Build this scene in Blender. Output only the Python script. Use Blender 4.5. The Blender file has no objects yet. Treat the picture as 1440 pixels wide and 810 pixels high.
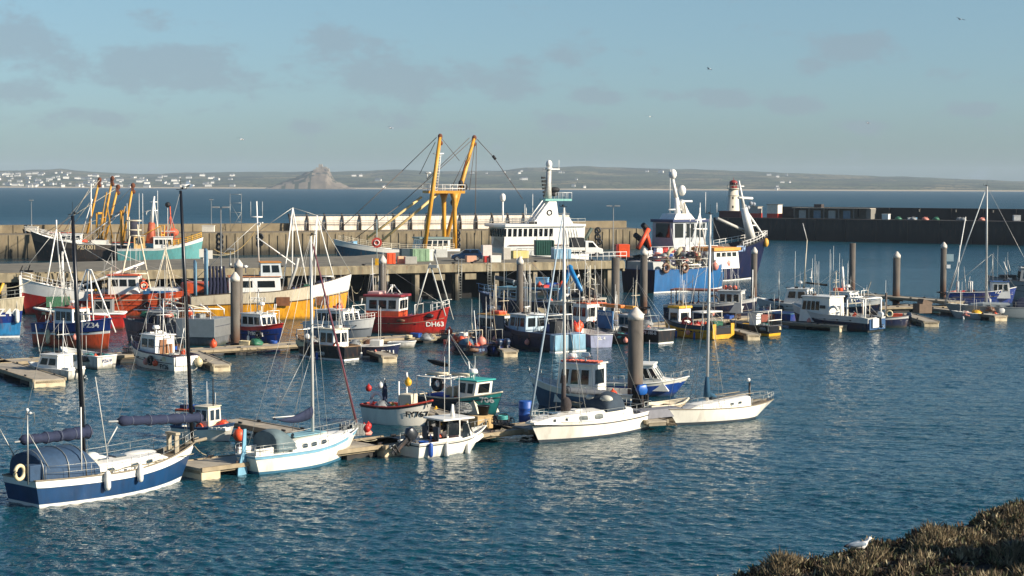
SKY0 = (.43, .61, .88, 1); SKYM = (.56, .75, 1.0, 1); SKY1 = (.67, .83, .95, 1); SKY2 = (.38, .61, .84, 1)
CLOUDC = (2.5, 3.1, 3.65, 1); WAVE = .14; SLOPE = .031; EXPO = .78
HAZE = 7.0e-5; HAZEC = (.70, .84, .97)
CLOUDS = [(20, 60, 60, 40, 1), (230, 95, 130, 34, 1), (330, 110, 60, 22, .8), (120, 165, 90, 12, .7), (45, 130, 50, 20, .6), (300, 155, 35, 14, .7), (240, 35, 50, 14, .6), (470, 60, 60, 26, .8), (560, 110, 90, 28, 1), (690, 115, 90, 26, .9), (540, 165, 60, 16, .8), (435, 180, 30, 9, .7), (730, 90, 40, 14, .6), (805, 75, 35, 25, .8), (845, 135, 60, 10, .9), (930, 132, 50, 10, .8), (1030, 140, 42, 13, 1.1), (1110, 148, 45, 12, 1.1), (1200, 72, 62, 24, 1.1), (1140, 90, 30, 14, .9), (1368, 153, 32, 12, 1.1), (1340, 105, 30, 9, .7), (1205, 178, 35, 9, .8), (800, 175, 60, 14, .7), (640, 180, 50, 12, .6), (1400, 178, 40, 10, .5)]
import bpy, math, random
from mathutils import Vector, Matrix
R = math.radians
random.seed(7)
scn = bpy.context.scene
col = scn.collection
# ---------------------------------------------------------------- camera
FPX, HC, HOR, ROLL = 2500.0, 14.0, 259.5, R(0.22)
PITCH = math.atan((405 - HOR) / FPX)
cam_d = bpy.data.cameras.new('camera'); cam = bpy.data.objects.new('camera', cam_d); col.objects.link(cam)
cam_d.sensor_width = 36; cam_d.lens = 36 * FPX / 1440; cam_d.clip_start = 0.5; cam_d.clip_end = 40000
CM = Matrix.Rotation(R(90) - PITCH, 4, 'X') @ Matrix.Rotation(ROLL, 4, 'Z')
CM.translation = (0, 0, HC)
cam.matrix_world = CM
scn.camera = cam
CR = CM.to_3x3()
def ray(px, py):
    return CR @ Vector(((px - 720) / FPX, (405 - py) / FPX, -1))
def G(px, py, z=0.0):
    d = ray(px, py); t = (z - HC) / d.z
    return Vector((d.x * t, d.y * t, z))
def V(px, py, Y):
    d = ray(px, py); t = Y / d.y
    return Vector((d.x * t, Y, HC + d.z * t))
# ---------------------------------------------------------------- materials
MATS = {}
def lin(c):
    if isinstance(c, str):
        c = [int(c[i:i+2], 16) / 255 for i in (0, 2, 4)]
        return tuple(x / 12.92 if x <= .04045 else ((x + .055) / 1.055) ** 2.4 for x in c)
    return tuple(c)
def M(name, c=None, rough=.5, metal=0, var=.18, scale=2.0, streak=0, rust=0, bump=0, spec=.5, coat=0, trans=0):
    if name in MATS: return MATS[name]
    c = lin(c)
    m = bpy.data.materials.new(name); m.use_nodes = True; MATS[name] = m
    nt = m.node_tree; nt.nodes.clear(); N = nt.nodes.new; L = nt.links.new
    out = N('ShaderNodeOutputMaterial'); b = N('ShaderNodeBsdfPrincipled'); L(b.outputs[0], out.inputs[0])
    b.inputs['Roughness'].default_value = rough; b.inputs['Metallic'].default_value = metal
    b.inputs['Specular IOR Level'].default_value = spec
    b.inputs['Coat Weight'].default_value = coat
    tc = N('ShaderNodeTexCoord'); mp = N('ShaderNodeMapping'); L(tc.outputs['Object'], mp.inputs[0])
    mp.inputs['Scale'].default_value = (1, 1, 1 if not streak else .22)
    n = N('ShaderNodeTexNoise'); n.inputs['Scale'].default_value = scale; n.inputs['Detail'].default_value = 5; n.inputs['Roughness'].default_value = .65
    L(mp.outputs[0], n.inputs[0])
    mr = N('ShaderNodeMapRange'); mr.inputs[1].default_value = .3; mr.inputs[2].default_value = .7
    mr.inputs[3].default_value = 1 - var; mr.inputs[4].default_value = 1 + var * .35
    L(n.outputs[0], mr.inputs[0])
    mx = N('ShaderNodeMix'); mx.data_type = 'RGBA'; mx.blend_type = 'MULTIPLY'; mx.inputs[0].default_value = 1
    mx.inputs[6].default_value = (*c, 1); L(mr.outputs[0], mx.inputs[7])
    last = mx.outputs[2]
    if rust:
        n2 = N('ShaderNodeTexNoise'); n2.inputs['Scale'].default_value = scale * 1.7; n2.inputs['Detail'].default_value = 6
        mp2 = N('ShaderNodeMapping'); L(tc.outputs['Object'], mp2.inputs[0]); mp2.inputs['Scale'].default_value = (1.3, 1.3, .35); mp2.inputs['Location'].default_value = (3, 7, 1)
        L(mp2.outputs[0], n2.inputs[0])
        r2 = N('ShaderNodeMapRange'); r2.inputs[1].default_value = .56; r2.inputs[2].default_value = .68; r2.inputs[4].default_value = rust
        L(n2.outputs[0], r2.inputs[0])
        m2 = N('ShaderNodeMix'); m2.data_type = 'RGBA'; L(r2.outputs[0], m2.inputs[0]); L(last, m2.inputs[6]); m2.inputs[7].default_value = (.16, .07, .03, 1)
        last = m2.outputs[2]
    L(last, b.inputs['Base Color'])
    if bump:
        bp = N('ShaderNodeBump'); bp.inputs['Strength'].default_value = bump; bp.inputs['Distance'].default_value = .05; L(n.outputs[0], bp.inputs['Height']); L(bp.outputs[0], b.inputs['Normal'])
    return m
def weedy(m):
    nt = m.node_tree; b = [n for n in nt.nodes if n.type == 'BSDF_PRINCIPLED'][0]; N = nt.nodes.new; L = nt.links.new; src = b.inputs['Base Color'].links[0].from_socket
    tc = N('ShaderNodeTexCoord'); sp = N('ShaderNodeSeparateXYZ'); L(tc.outputs['Object'], sp.inputs[0]); n = N('ShaderNodeTexNoise'); n.inputs['Scale'].default_value = 2.2; n.inputs['Detail'].default_value = 4; L(tc.outputs['Object'], n.inputs[0])
    a = N('ShaderNodeMath'); a.operation = 'MULTIPLY_ADD'; L(n.outputs[0], a.inputs[0]); a.inputs[1].default_value = -.5; L(sp.outputs[2], a.inputs[2])
    r = N('ShaderNodeMapRange'); r.inputs[1].default_value = -.2; r.inputs[2].default_value = .1; r.inputs[3].default_value = .75; r.inputs[4].default_value = 0; L(a.outputs[0], r.inputs[0])
    # scuffs: fine vertical marks and grime lines
    mp = N('ShaderNodeMapping'); mp.inputs['Scale'].default_value = (5, 5, .7); L(tc.outputs['Object'], mp.inputs[0]); n3 = N('ShaderNodeTexNoise'); n3.inputs['Scale'].default_value = 1.6; n3.inputs['Detail'].default_value = 6; L(mp.outputs[0], n3.inputs[0])
    r3 = N('ShaderNodeMapRange'); r3.inputs[1].default_value = .5; r3.inputs[2].default_value = .75; r3.inputs[3].default_value = 1; r3.inputs[4].default_value = .55; L(n3.outputs[0], r3.inputs[0])
    m1 = N('ShaderNodeMix'); m1.data_type = 'RGBA'; m1.blend_type = 'MULTIPLY'; m1.inputs[0].default_value = 1; L(src, m1.inputs[6]); L(r3.outputs[0], m1.inputs[7])
    mx = N('ShaderNodeMix'); mx.data_type = 'RGBA'; L(r.outputs[0], mx.inputs[0]); L(m1.outputs[2], mx.inputs[6]); mx.inputs[7].default_value = (.035, .04, .018, 1); L(mx.outputs[2], b.inputs['Base Color']); return m
def hull(name, c, rust=.35):
    if name in MATS: return MATS[name]
    return weedy(M(name, c, .42, var=.42, scale=1.1, streak=1, rust=min(.8, rust*1.7)))
white = M('white_paint', 'e9e6dd', .4, var=.12, scale=1.2, streak=1, rust=.12)
cream = M('cream_paint', 'd9ccb0', .5, var=.25, scale=1.2, streak=1, rust=.3)
offw = M('offwhite_gelcoat', 'e6e1d4', .3, var=.1, scale=1.0, streak=1, rust=.06)
glass = M('dark_glass', '0d1216', .08, var=.1)
glassl = M('pale_glass', '2a3a44', .08, var=.3)
steel = M('galvanised_steel', 'a7a8a2', .45, .6, var=.25)
alu = M('bare_aluminium', 'b7b8b4', .38, .7, var=.15)
alum = M('dull_mast_aluminium', 'cfccc4', .45, .15, var=.1)
black = M('black_rubber', '0c0c0e', .7, var=.3)
darkm = M('black_painted_steel', '111317', .45, var=.3, rust=.3)
deckg = M('grey_deck_paint', '6f7372', .7, var=.3, scale=1.5)
deckd = M('dark_worn_deck', '3b3a38', .8, var=.4, scale=2)
wood = M('weathered_timber', '8b7f6a', .8, var=.35, scale=3)
teak = M('worn_teak', '7d6f58', .8, var=.3, scale=5)
navy = M('navy_canvas', '1b2540', .85, var=.25, scale=3, bump=.5)
slatec = M('slate_canvas', '2e3c48', .85, var=.25, scale=3, bump=.5)
conc = M('pier_concrete', '77705f', .9, var=.45, scale=.5, bump=.6)
orange = M('orange_plastic', 'e2501e', .45, var=.15, scale=3)
orpaint = M('orange_paint', 'd95a2b', .45, var=.2, scale=1.3, streak=1, rust=.3)
redp = M('red_paint', 'b3231c', .42, var=.25, scale=1.3, streak=1, rust=.25)
yellow = M('yellow_paint', 'd8a31a', .45, var=.25, scale=1.2, streak=1, rust=.35)
rope = M('pale_rope', 'a39a7f', .95, var=.3, scale=8)
bluer = M('blue_rope', '2f6fa8', .9, var=.2, scale=8)
wire = M('rigging_wire', 'b4b2aa', .4, .3, var=.1)
wired = M('dark_rigging', '4a443c', .6, .2, var=.2)
# ---------------------------------------------------------------- mesh builder
class MB:
    def __init__(s): s.v = []; s.f = []; s.m = []; s.sm = []; s.cur = 0; s.smooth = False
    def add(s, vs, fs, smooth=None):
        o = len(s.v); s.v += [tuple(v) for v in vs]
        for f in fs: s.f.append([o + i for i in f]); s.m.append(s.cur); s.sm.append(s.smooth if smooth is None else smooth)
        return s
    def mat(s, i): s.cur = i; return s
    def box(s, c, d, rz=0, ry=0, tx=1, ty=1):
        hx, hy, hz = d[0]/2, d[1]/2, d[2]/2
        vs = [(x*hx*(tx if z > 0 else 1), y*hy*(ty if z > 0 else 1), z*hz) for z in (-1, 1) for x, y in ((-1,-1),(1,-1),(1,1),(-1,1))]
        if ry or rz:
            m = Matrix.Rotation(rz, 3, 'Z') @ Matrix.Rotation(ry, 3, 'Y'); vs = [m @ Vector(v) for v in vs]
        vs = [(v[0]+c[0], v[1]+c[1], v[2]+c[2]) for v in vs]
        return s.add(vs, [(3,2,1,0),(4,5,6,7),(0,1,5,4),(1,2,6,5),(2,3,7,6),(3,0,4,7)], False)
    def tube(s, pts, r=.03, seg=6, cap=True):
        pts = [Vector(p) for p in pts]; n = len(pts)
        rs = r if isinstance(r, (list, tuple)) else [r]*n
        vs = []
        for i, p in enumerate(pts):
            d = (pts[min(i+1, n-1)] - pts[max(i-1, 0)])
            if d.length < 1e-9: d = Vector((0, 0, 1))
            d.normalize(); a = d.cross(Vector((0, 0, 1)))
            if a.length < .05: a = d.cross(Vector((1, 0, 0)))
            a.normalize(); b = d.cross(a)
            for k in range(seg):
                t = 2*math.pi*k/seg; vs.append(p + (a*math.cos(t) + b*math.sin(t))*rs[i])
        fs = [(i*seg+k, i*seg+(k+1) % seg, (i+1)*seg+(k+1) % seg, (i+1)*seg+k) for i in range(n-1) for k in range(seg)]
        o = len(s.v); s.add(vs, fs, True)
        if cap:
            s.f.append([o+k for k in range(seg)][::-1]); s.m.append(s.cur); s.sm.append(False)
            s.f.append([o+(n-1)*seg+k for k in range(seg)]); s.m.append(s.cur); s.sm.append(False)
        return s
    def sph(s, c, r, seg=10, rings=7, half=False):
        if not isinstance(r, (tuple, list)): r = (r, r, r)
        vs = []; n = rings
        for i in range(n+1):
            ph = -math.pi/2 + math.pi*i/n if not half else math.pi/2*i/n
            for k in range(seg):
                t = 2*math.pi*k/seg; vs.append((c[0]+r[0]*math.cos(ph)*math.cos(t), c[1]+r[1]*math.cos(ph)*math.sin(t), c[2]+r[2]*math.sin(ph)))
        return s.add(vs, [(i*seg+k, i*seg+(k+1) % seg, (i+1)*seg+(k+1) % seg, (i+1)*seg+k) for i in range(n) for k in range(seg)], True)
    def torus(s, c, R0, r, axis='z', seg=16, sg=6, arc=1.0, squash=1):
        pts = []
        n = int(seg*arc)
        for i in range(n+1):
            t = 2*math.pi*arc*i/n; a, b = R0*math.cos(t), R0*math.sin(t)*squash
            p = {'z': (a, b, 0), 'y': (a, 0, b), 'x': (0, a, b)}[axis]
            pts.append((c[0]+p[0], c[1]+p[1], c[2]+p[2]))
        return s.tube(pts, r, sg, cap=arc < 1)
    def prism(s, poly, z0, z1, flip=False):
        n = len(poly); vs = [(x, y, z0) for x, y in poly] + [(x, y, z1) for x, y in poly]
        return s.add(vs, [tuple(range(n))[::-1], tuple(range(n, 2*n))] + [(i, (i+1) % n, n+(i+1) % n, n+i) for i in range(n)], False)
    def prism_y(s, poly, y0, y1):
        n = len(poly); vs = [(x, y0, z) for x, z in poly] + [(x, y1, z) for x, z in poly]
        return s.add(vs, [tuple(range(n)), tuple(range(n, 2*n))[::-1]] + [((i+1) % n, i, n+i, n+(i+1) % n) for i in range(n)], False)
    def loft(s, rings, close=True, caps=True, smooth=True):
        n = len(rings[0]); o = len(s.v)
        vs = [p for r_ in rings for p in r_]
        kk = n if close else n-1
        s.add(vs, [(i*n+k, i*n+(k+1) % n, (i+1)*n+(k+1) % n, (i+1)*n+k) for i in range(len(rings)-1) for k in range(kk)], smooth)
        if caps:
            for ring in (list(range(n))[::-1], [(len(rings)-1)*n+k for k in range(n)]):
                s.f.append([o+k for k in ring]); s.m.append(s.cur); s.sm.append(False)
        return s
    def mesh(s, name, mats):
        me = bpy.data.meshes.new(name); me.from_pydata(s.v, [], s.f); me.update()
        if not isinstance(mats, (list, tuple)): mats = [mats]
        for m in mats: me.materials.append(m)
        me.polygons.foreach_set('material_index', s.m); me.polygons.foreach_set('use_smooth', s.sm)
        import bmesh
        bm = bmesh.new(); bm.from_mesh(me); bmesh.ops.recalc_face_normals(bm, faces=bm.faces); bm.to_mesh(me); bm.free()
        return me
    def build(s, name, mats, parent=None, loc=None, bevel=0, rz=0):
        o = bpy.data.objects.new(name, s.mesh(name, mats)); col.objects.link(o)
        if parent: o.parent = parent
        if loc is not None: o.location = loc
        if rz: o.rotation_euler = (0, 0, rz)
        if bevel:
            b = o.modifiers.new('bevel', 'BEVEL'); b.width = bevel; b.segments = 2; b.limit_method = 'ANGLE'
        return o
def tag(o, label=None, cat=None, group=None, kind=None):
    if label: o['label'] = label
    if cat: o['category'] = cat
    if group: o['group'] = group
    if kind: o['kind'] = kind
    return o
def empty(name, loc=(0, 0, 0), rz=0, label=None, cat=None, group=None):
    o = bpy.data.objects.new(name, None); col.objects.link(o); o.location = loc; o.rotation_euler = (0, 0, rz); o.empty_display_size = .1
    return tag(o, label, cat, group)
def copy_tree(o, parent=None):
    c = o.copy(); col.objects.link(c)
    if parent: c.parent = parent
    for ch in list(o.children): copy_tree(ch, c)
    return c
def text_mesh(s, size, bold=.02, font=None):
    cu = bpy.data.curves.new('lettering', 'FONT'); cu.body = s; cu.size = size; cu.offset = bold*size; cu.resolution_u = 3
    cu.align_x = 'CENTER'; cu.align_y = 'CENTER'
    o = bpy.data.objects.new('lettering', cu); col.objects.link(o)
    dg = bpy.context.evaluated_depsgraph_get(); dg.update()
    me = bpy.data.meshes.new_from_object(o.evaluated_get(dg))
    vs = [tuple(v.co) for v in me.vertices]; fs = [tuple(p.vertices) for p in me.polygons]
    bpy.data.objects.remove(o); bpy.data.curves.remove(cu); bpy.data.meshes.remove(me)
    return vs, fs
# ---------------------------------------------------------------- boats
class Boat:
    def __init__(b, name, label, short, cat='boat', pos=None, head=0, L=8, B=None, group=None, bow=None, stern=None):
        if bow is not None:
            p, q = G(*bow), G(*stern); d = p - q; L = d.length; head = math.degrees(math.atan2(d.y, d.x)); pos = (p + q)/2
        elif not isinstance(pos, Vector): pos = G(*pos)
        b.L = L; b.h = R(head); b.pos = pos; b.B = B or L*.32; b.short = short
        b.root = empty(name, pos, b.h, label, cat, group)
        n = Vector((-math.sin(b.h), math.cos(b.h), 0))
        b.s = 1 if n.dot(-Vector((pos.x, pos.y, 0))) > 0 else -1
        b.n = n
        print('BOAT %-28s L=%.1f head=%.0f D=%.0f near=%+d' % (short[:28], L, head, pos.y, b.s))
    def w(b, x, y, z): return b.pos + Vector((x*math.cos(b.h)-y*math.sin(b.h), x*math.sin(b.h)+y*math.cos(b.h), z))
    def at(b, px, py, yl=0):
        d = ray(px, py); o = Vector((0, 0, HC)); p0 = b.w(0, yl, 0)
        t = (p0 - o).dot(b.n) / d.dot(b.n); q = o + d*t - b.pos
        return Vector((q.x*math.cos(b.h)+q.y*math.sin(b.h), yl, q.z))
    def sheer(b, t):
        m, bo, st = b.F
        return m + (bo-m)*max(0, (t-.42)/.58)**1.7 + (st-m)*max(0, (.42-t)/.42)**1.6
    def P(b, t, k, side):
        L, B = b.L, b.B
        if t > b.tm: wd = 1 - ((t-b.tm)/(1-b.tm))**b.pw
        else: wd = b.tr + (1-b.tr)*(1-((b.tm-t)/b.tm)**2)
        wd = max(wd, .012)
        c = b.fl - b.flb*t**3
        wk = wd*(c+(1-c)*max(k, 0)**.8) if k >= 0 else wd*c*(1+k*.6)
        if b.canoe and t < .5: wk *= (1-(1-t*2)**3*.25*(1-max(k, 0)))
        sh = b.sheer(t)
        x = -L/2 + t*L - (1-k)*b.rb*t**4 + (1-k)*b.rs*(1-t)**4
        return Vector((x, side*wk*B/2, k*sh))
    def hull(b, F, bands, gun=white, deckm=deckg, bw=.35, tr=.8, tm=.42, pw=2.3, fl=.9, flb=.45, rb=.8, rs=.1, boot=None, bottom=None, canoe=False, gr=.045, transom=None, deck_t1=1.0, camber=0):
        b.F = F; b.tr = tr; b.tm = tm; b.pw = pw; b.fl = fl; b.flb = flb; b.rb = rb; b.rs = rs; b.canoe = canoe; b.bw = bw
        ks = [-.45]; mats = []; names = []
        bottom = bottom or M('antifouling', '3a1712', .7)
        def mi(m):
            if m not in mats: mats.append(m)
            return mats.index(m)
        lev = [(-.45, bottom), (0.0, boot or bands[0][1])]
        bt = .14/F[0]
        if boot: lev.append((bt, bands[0][1]))
        for k, m in bands:
            if k > (bt if boot else 0): lev.append((k, m))
        lev2 = []
        for i, (k, m) in enumerate(lev):
            k1 = lev[i+1][0] if i+1 < len(lev) else 1
            nn = max(1, int(round((k1-k)/.22)))
            for j in range(nn): lev2.append((k+(k1-k)*j/nn, m))
        kk = [k for k, _ in lev2] + [1.0]; nt = 26
        ts = [1-(1-i/nt)**1.25 for i in range(nt+1)]
        mb = MB(); mb.smooth = True
        for side in (-1, 1):
            vs = [b.P(t, k, side) for t in ts for k in kk]; n = len(kk); o = len(mb.v)
            mb.v += [tuple(v) for v in vs]
            for i in range(nt):
                for j in range(n-1):
                    mb.f.append([o+i*n+j, o+(i+1)*n+j, o+(i+1)*n+j+1, o+i*n+j+1]); mb.m.append(mi(lev2[j][1])); mb.sm.append(True)
        for j in range(len(kk)-1):   # transom and stem
            for t, tm_ in ((0, transom), (1, None)):
                p = [b.P(t, kk[j], -1), b.P(t, kk[j], 1), b.P(t, kk[j+1], 1), b.P(t, kk[j+1], -1)]
                mb.cur = mi(tm_ if (tm_ and kk[j] >= 0) else lev2[j][1]); mb.add(p, [(0, 1, 2, 3)], False)
        # inner bulwark and deck
        kd = [1-bw/b.sheer(t) for t in ts]; ins = .97
        mg = mi(gun); md = mi(deckm)
        for i in range(nt):
            for side in (-1, 1):
                def q(t, k): p = b.P(t, k, side); return Vector((p.x-.03*(t > .95), p.y*ins - side*.02*(abs(p.y) > .1), p.z))
                mb.cur = mg if bw < .25 else mi(b_in) if (b_in := getattr(b, 'inner', None)) else mg
                mb.add([q(ts[i], 1), q(ts[i+1], 1), q(ts[i+1], kd[i+1]), q(ts[i], kd[i])], [(0, 1, 2, 3)], True)
                mb.cur = mg; mb.add([b.P(ts[i], 1, side), b.P(ts[i+1], 1, side), q(ts[i+1], 1), q(ts[i], 1)], [(0, 1, 2, 3)], True)
            mb.cur = md
            a0, a1 = b.P(ts[i], kd[i], 1), b.P(ts[i+1], kd[i+1], 1)
            c0, c1 = b.P(ts[i], kd[i], -1), b.P(ts[i+1], kd[i+1], -1)
            m0 = (a0+c0)/2+Vector((0, 0, camber)); m1 = (a1+c1)/2+Vector((0, 0, camber))
            mb.add([a0*1, m0, m1, a1*1], [(0, 1, 2, 3)], True); mb.add([m0, c0, c1, m1], [(0, 1, 2, 3)], True)
        b.hullo = mb.build('hull', mats, b.root)
        g = MB(); off = Vector((0, 0, .01))
        pts = [b.P(t, 1, -1)+off for t in ts] + [b.P(t, 1, 1)+off for t in ts[::-1]]; pts.append(pts[0])
        g.tube(pts, gr, 6, cap=False).build('gunwale', gun, b.root)
        return b
    def rub(b, k, m=None, r=.04, name='rubbing_strake', t0=0, t1=1):
        g = MB(); ts = [t0+(t1-t0)*i/22 for i in range(23)]
        for s in (-1, 1): g.tube([b.P(t, k, s)+Vector((0, s*.005, 0)) for t in ts], r, 5)
        g.build(name, m or black, b.root); return b
    def dz(b, x):
        t = min(1, max(0, x/b.L+.5)); return b.sheer(t)-b.bw
    def hw(b, x): t = min(1, max(0, x/b.L+.5)); return b.P(t, 1, 1).y
    def side_pt(b, x, z, side, off=.045):
        t = x/b.L+.5
        for _ in range(6):
            t = min(1, max(0, t)); k = z/b.sheer(t); p = b.P(t, k, side); t += (x-p.x)/b.L
        t = min(1, max(0, t)); p = b.P(t, z/b.sheer(t), side)
        return Vector((x, p.y+side*off, z))
    def text(b, s, px, py, size, m=white, bold=.02, both=False, spread=1.0):
        vs, fs = text_mesh(s, size, bold)
        a = b.at(px, py, b.s*b.B*.42)
        for side in ([b.s, -b.s] if both else [b.s]):
            mb = MB(); dirx = -1 if side > 0 else 1
            mb.add([b.side_pt(a.x+dirx*v[0]*spread, a.z+v[1], side) for v in vs], fs)
            mb.build('lettering', m, b.root)
        return b
    def transom_text(b, s, size, m=white, z=None, y=0):
        vs, fs = text_mesh(s, size, .02); z = z or b.sheer(0)*.6
        mb = MB()
        def X(zz): return b.P(0, zz/b.sheer(0), 1).x - .03
        mb.add([(X(z+v[1]), y - v[0], z+v[1]) for v in vs], fs); mb.build('lettering', m, b.root)
    def cabin(b, x0, x1, w, z0, h, m=white, roof=white, side=3, front=3, back=0, rf=.25, ra=0.0, w2=None, ov=.12, wz=(.5, .88), gm=glass, door=None, name='wheelhouse', rt=.09, band=None, y=0, frames=None, round_=.04, side_range=(.06, .94)):
        w2 = w2 or w*.94; hw, hw2 = w/2, w2/2
        lo = [(x0, -hw), (x1, -hw), (x1, hw), (x0, hw)]; hi = [(x0+ra, -hw2), (x1-rf, -hw2), (x1-rf, hw2), (x0+ra, hw2)]
        mb = MB(); mats = [m] + ([band[1]] if band else [])
        def Lp(i, u): return Vector((lo[i][0]+(hi[i][0]-lo[i][0])*u, y+lo[i][1]+(hi[i][1]-lo[i][1])*u, z0+h*u))
        lv = [-.5/h] + ([band[0]] if band else []) + [1]
        if band:
            mb.cur = 1; mb.loft([[Lp(i, -.3/h) for i in range(4)], [Lp(i, band[0]) for i in range(4)]], smooth=False)
            mb.cur = 0; mb.loft([[Lp(i, band[0]) for i in range(4)], [Lp(i, 1) for i in range(4)]], smooth=False)
        else: mb.loft([[Lp(i, -.3/h) for i in range(4)], [Lp(i, 1) for i in range(4)]], smooth=False)
        wh = mb.build(name, mats, b.root)
        faces = [(0, 1, side), (1, 2, front), (3, 2, side), (3, 0, back)]
        for i, j, n in faces:
            if not n: continue
            u0, u1 = side_range if n is side and i in (0, 3) and j in (1, 2) else (.06, .94)
            nrm = (Lp(j, .5)-Lp(i, .5)).cross(Lp(i, 1)-Lp(i, 0)).normalized()
            cen = Vector(((x0+x1)/2, y, z0+h/2))
            if nrm.dot(Lp(i, .5)-cen) < 0: nrm = -nrm
            for k in range(n):
                ww = (u1-u0)/n; a = u0+ww*(k+.12); c = u0+ww*(k+.88)
                def Q(u, v): return Lp(i, v).lerp(Lp(j, v), u)
                q = MB()
                fr = frames
                if fr: 
                    e = .05*ww/.3; q.cur = 1
                    q.add([Q(a-e, wz[0]-.03)+nrm*.012, Q(c+e, wz[0]-.03)+nrm*.012, Q(c+e, wz[1]+.03)+nrm*.012, Q(a-e, wz[1]+.03)+nrm*.012], [(0, 1, 2, 3)]); q.cur = 0
                q.add([Q(a, wz[0])+nrm*.022, Q(c, wz[0])+nrm*.022, Q(c, wz[1])+nrm*.022, Q(a, wz[1])+nrm*.022], [(0, 1, 2, 3)])
                # thin rim gives the pane depth
                q.cur = 1; c4 = [Q(a, wz[0]), Q(c, wz[0]), Q(c, wz[1]), Q(a, wz[1])]
                q.tube([p+nrm*.02 for p in c4+[c4[0]]], .018, 4, cap=False)
                q.build('window', [gm if gm is not glass else (glass, glass, M('mid_glass', '1c262c', .1, var=.5, scale=4))[(k+i) % 3], fr or black], wh)
        if door == 'back' or door == 'side':
            q = MB()
            if door == 'back':
                q.box((x0+ra*.5-.02, y+.1*w, z0+h*.42), (.04, .62, h*.84))
            else:
                q.box((x0+.6, y+b.s*(hw+.005), z0+h*.42), (.62, .04, h*.84))
            q.build('door', M('varnished_door', '8a5a34', .5), wh)
        if roof:
            r = MB(); zr = z0+h
            r.box(((x0+ra+x1-rf)/2, y, zr+rt/2), (x1-rf-x0-ra+2*ov, w2+2*ov, rt)); r.build('roof', roof, b.root, bevel=min(.04, rt*.4))
        b.top = z0+h+rt; b.cabx = (x0, x1)
        return wh
    def pole(b, name, p, q, r=.05, m=white, r2=None, seg=8):
        return MB().tube([p, q], [r, r2 or r*.8], seg).build(name, m, b.root)
    def wires(b, segs, m=wire, r=.012, name='rigging'):
        g = MB()
        for p, q in segs:
            p, q = Vector(p), Vector(q); g.tube([p, q], r, 4)
        return g.build(name, m, b.root)
    def frame(b, name, polys, m=white, r=.05, seg=6):
        g = MB()
        for pl in polys: g.tube(pl, r, seg)
        return g.build(name, m, b.root)
    def rail(b, t0, t1, h=.6, m=steel, side=(-1, 1), n=6, rails=2, name='railing', r=.018, inset=.05, join=False):
        g = MB()
        for s in side:
            ps = []
            for i in range(n+1):
                t = t0+(t1-t0)*i/n; p = b.P(t, 1, s); p.y -= s*inset*(abs(p.y) > .15); ps.append(p)
            for p in ps: g.tube([p, p+Vector((0, 0, h))], r, 5)
            for j in range(rails): g.tube([p+Vector((0, 0, h*(j+1)/rails)) for p in ps], r*.8, 5)
        if join and t1 > .9:
            a, c = b.P(t1, 1, -1), b.P(t1, 1, 1); g.tube([a+Vector((0, 0, h)), (a+c)/2+Vector((.25, 0, h)), c+Vector((0, 0, h))], r, 5)
        if join and t0 < .1:
            a, c = b.P(t0, 1, -1), b.P(t0, 1, 1)
            for j in range(rails): g.tube([a+Vector((0, 0, h*(j+1)/rails)), c+Vector((0, 0, h*(j+1)/rails))], r, 5)
        return g.build(name, m, b.root)
    def radar(b, x, y, z, h=.5, dome=False, m=white):
        g = MB(); g.tube([(x, y, z-.05), (x, y, z+h)], .06, 6)
        if dome: g.tube([(x, y, z+h), (x, y, z+h+.08), (x, y, z+h+.28)], [.25, .3, .22], 12)
        else: g.tube([(x, y, z+h), (x, y, z+h+.16)], .13, 8); g.box((x, y, z+h+.22), (.12, 1.2, .1), rz=.5)
        return g.build('radar', m, b.root)
    def antennas(b, lst, m=white, r=.014):
        for x, y, z, h in lst: MB().tube([(x, y, z), (x, y, z+h)], [r*1.3, r], 4).build('antenna', m, b.root)
    def outboard(b, x=None, y=0, z=None, m=black, tilt=0.0, s=1.0):
        x = -b.L/2 if x is None else x; z = b.sheer(0) if z is None else z
        ob = empty('outboard_motor', (0, 0, 0)); ob.parent = b.root; ob.location = (x, y, z); ob.rotation_euler = (0, tilt, 0); ob.scale = (s, s, s)
        MB().loft([[(-.45, -.1, .02), (-.02, -.14, .02), (-.02, .14, .02), (-.45, .1, .02)], [(-.6, -.17, .3), (0, -.2, .3), (0, .2, .3), (-.6, .17, .3)], [(-.5, -.12, .55), (-.06, -.15, .6), (-.06, .15, .6), (-.5, .12, .55)]]).build('cowling', m, ob, bevel=.05)
        g = MB(); g.box((-.22, 0, -.3), (.2, .12, .7), tx=1); g.box((-.28, 0, -.68), (.5, .16, .05)); g.tube([(-.5, 0, -.85), (-.05, 0, -.85)], [.04, .07], 6); g.box((-.05, 0, -.05), (.14, .3, .3))
        g.box((-.24, 0, -.85), (.16, .06, .35)); g.build('lower_unit', darkm, ob)
        g = MB()
        for k in range(3): g.box((-.54, .11*math.cos(k*2.09), -.85+.11*math.sin(k*2.09)), (.03, .1, .1))
        g.build('propeller', steel, ob)
        return ob
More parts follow.
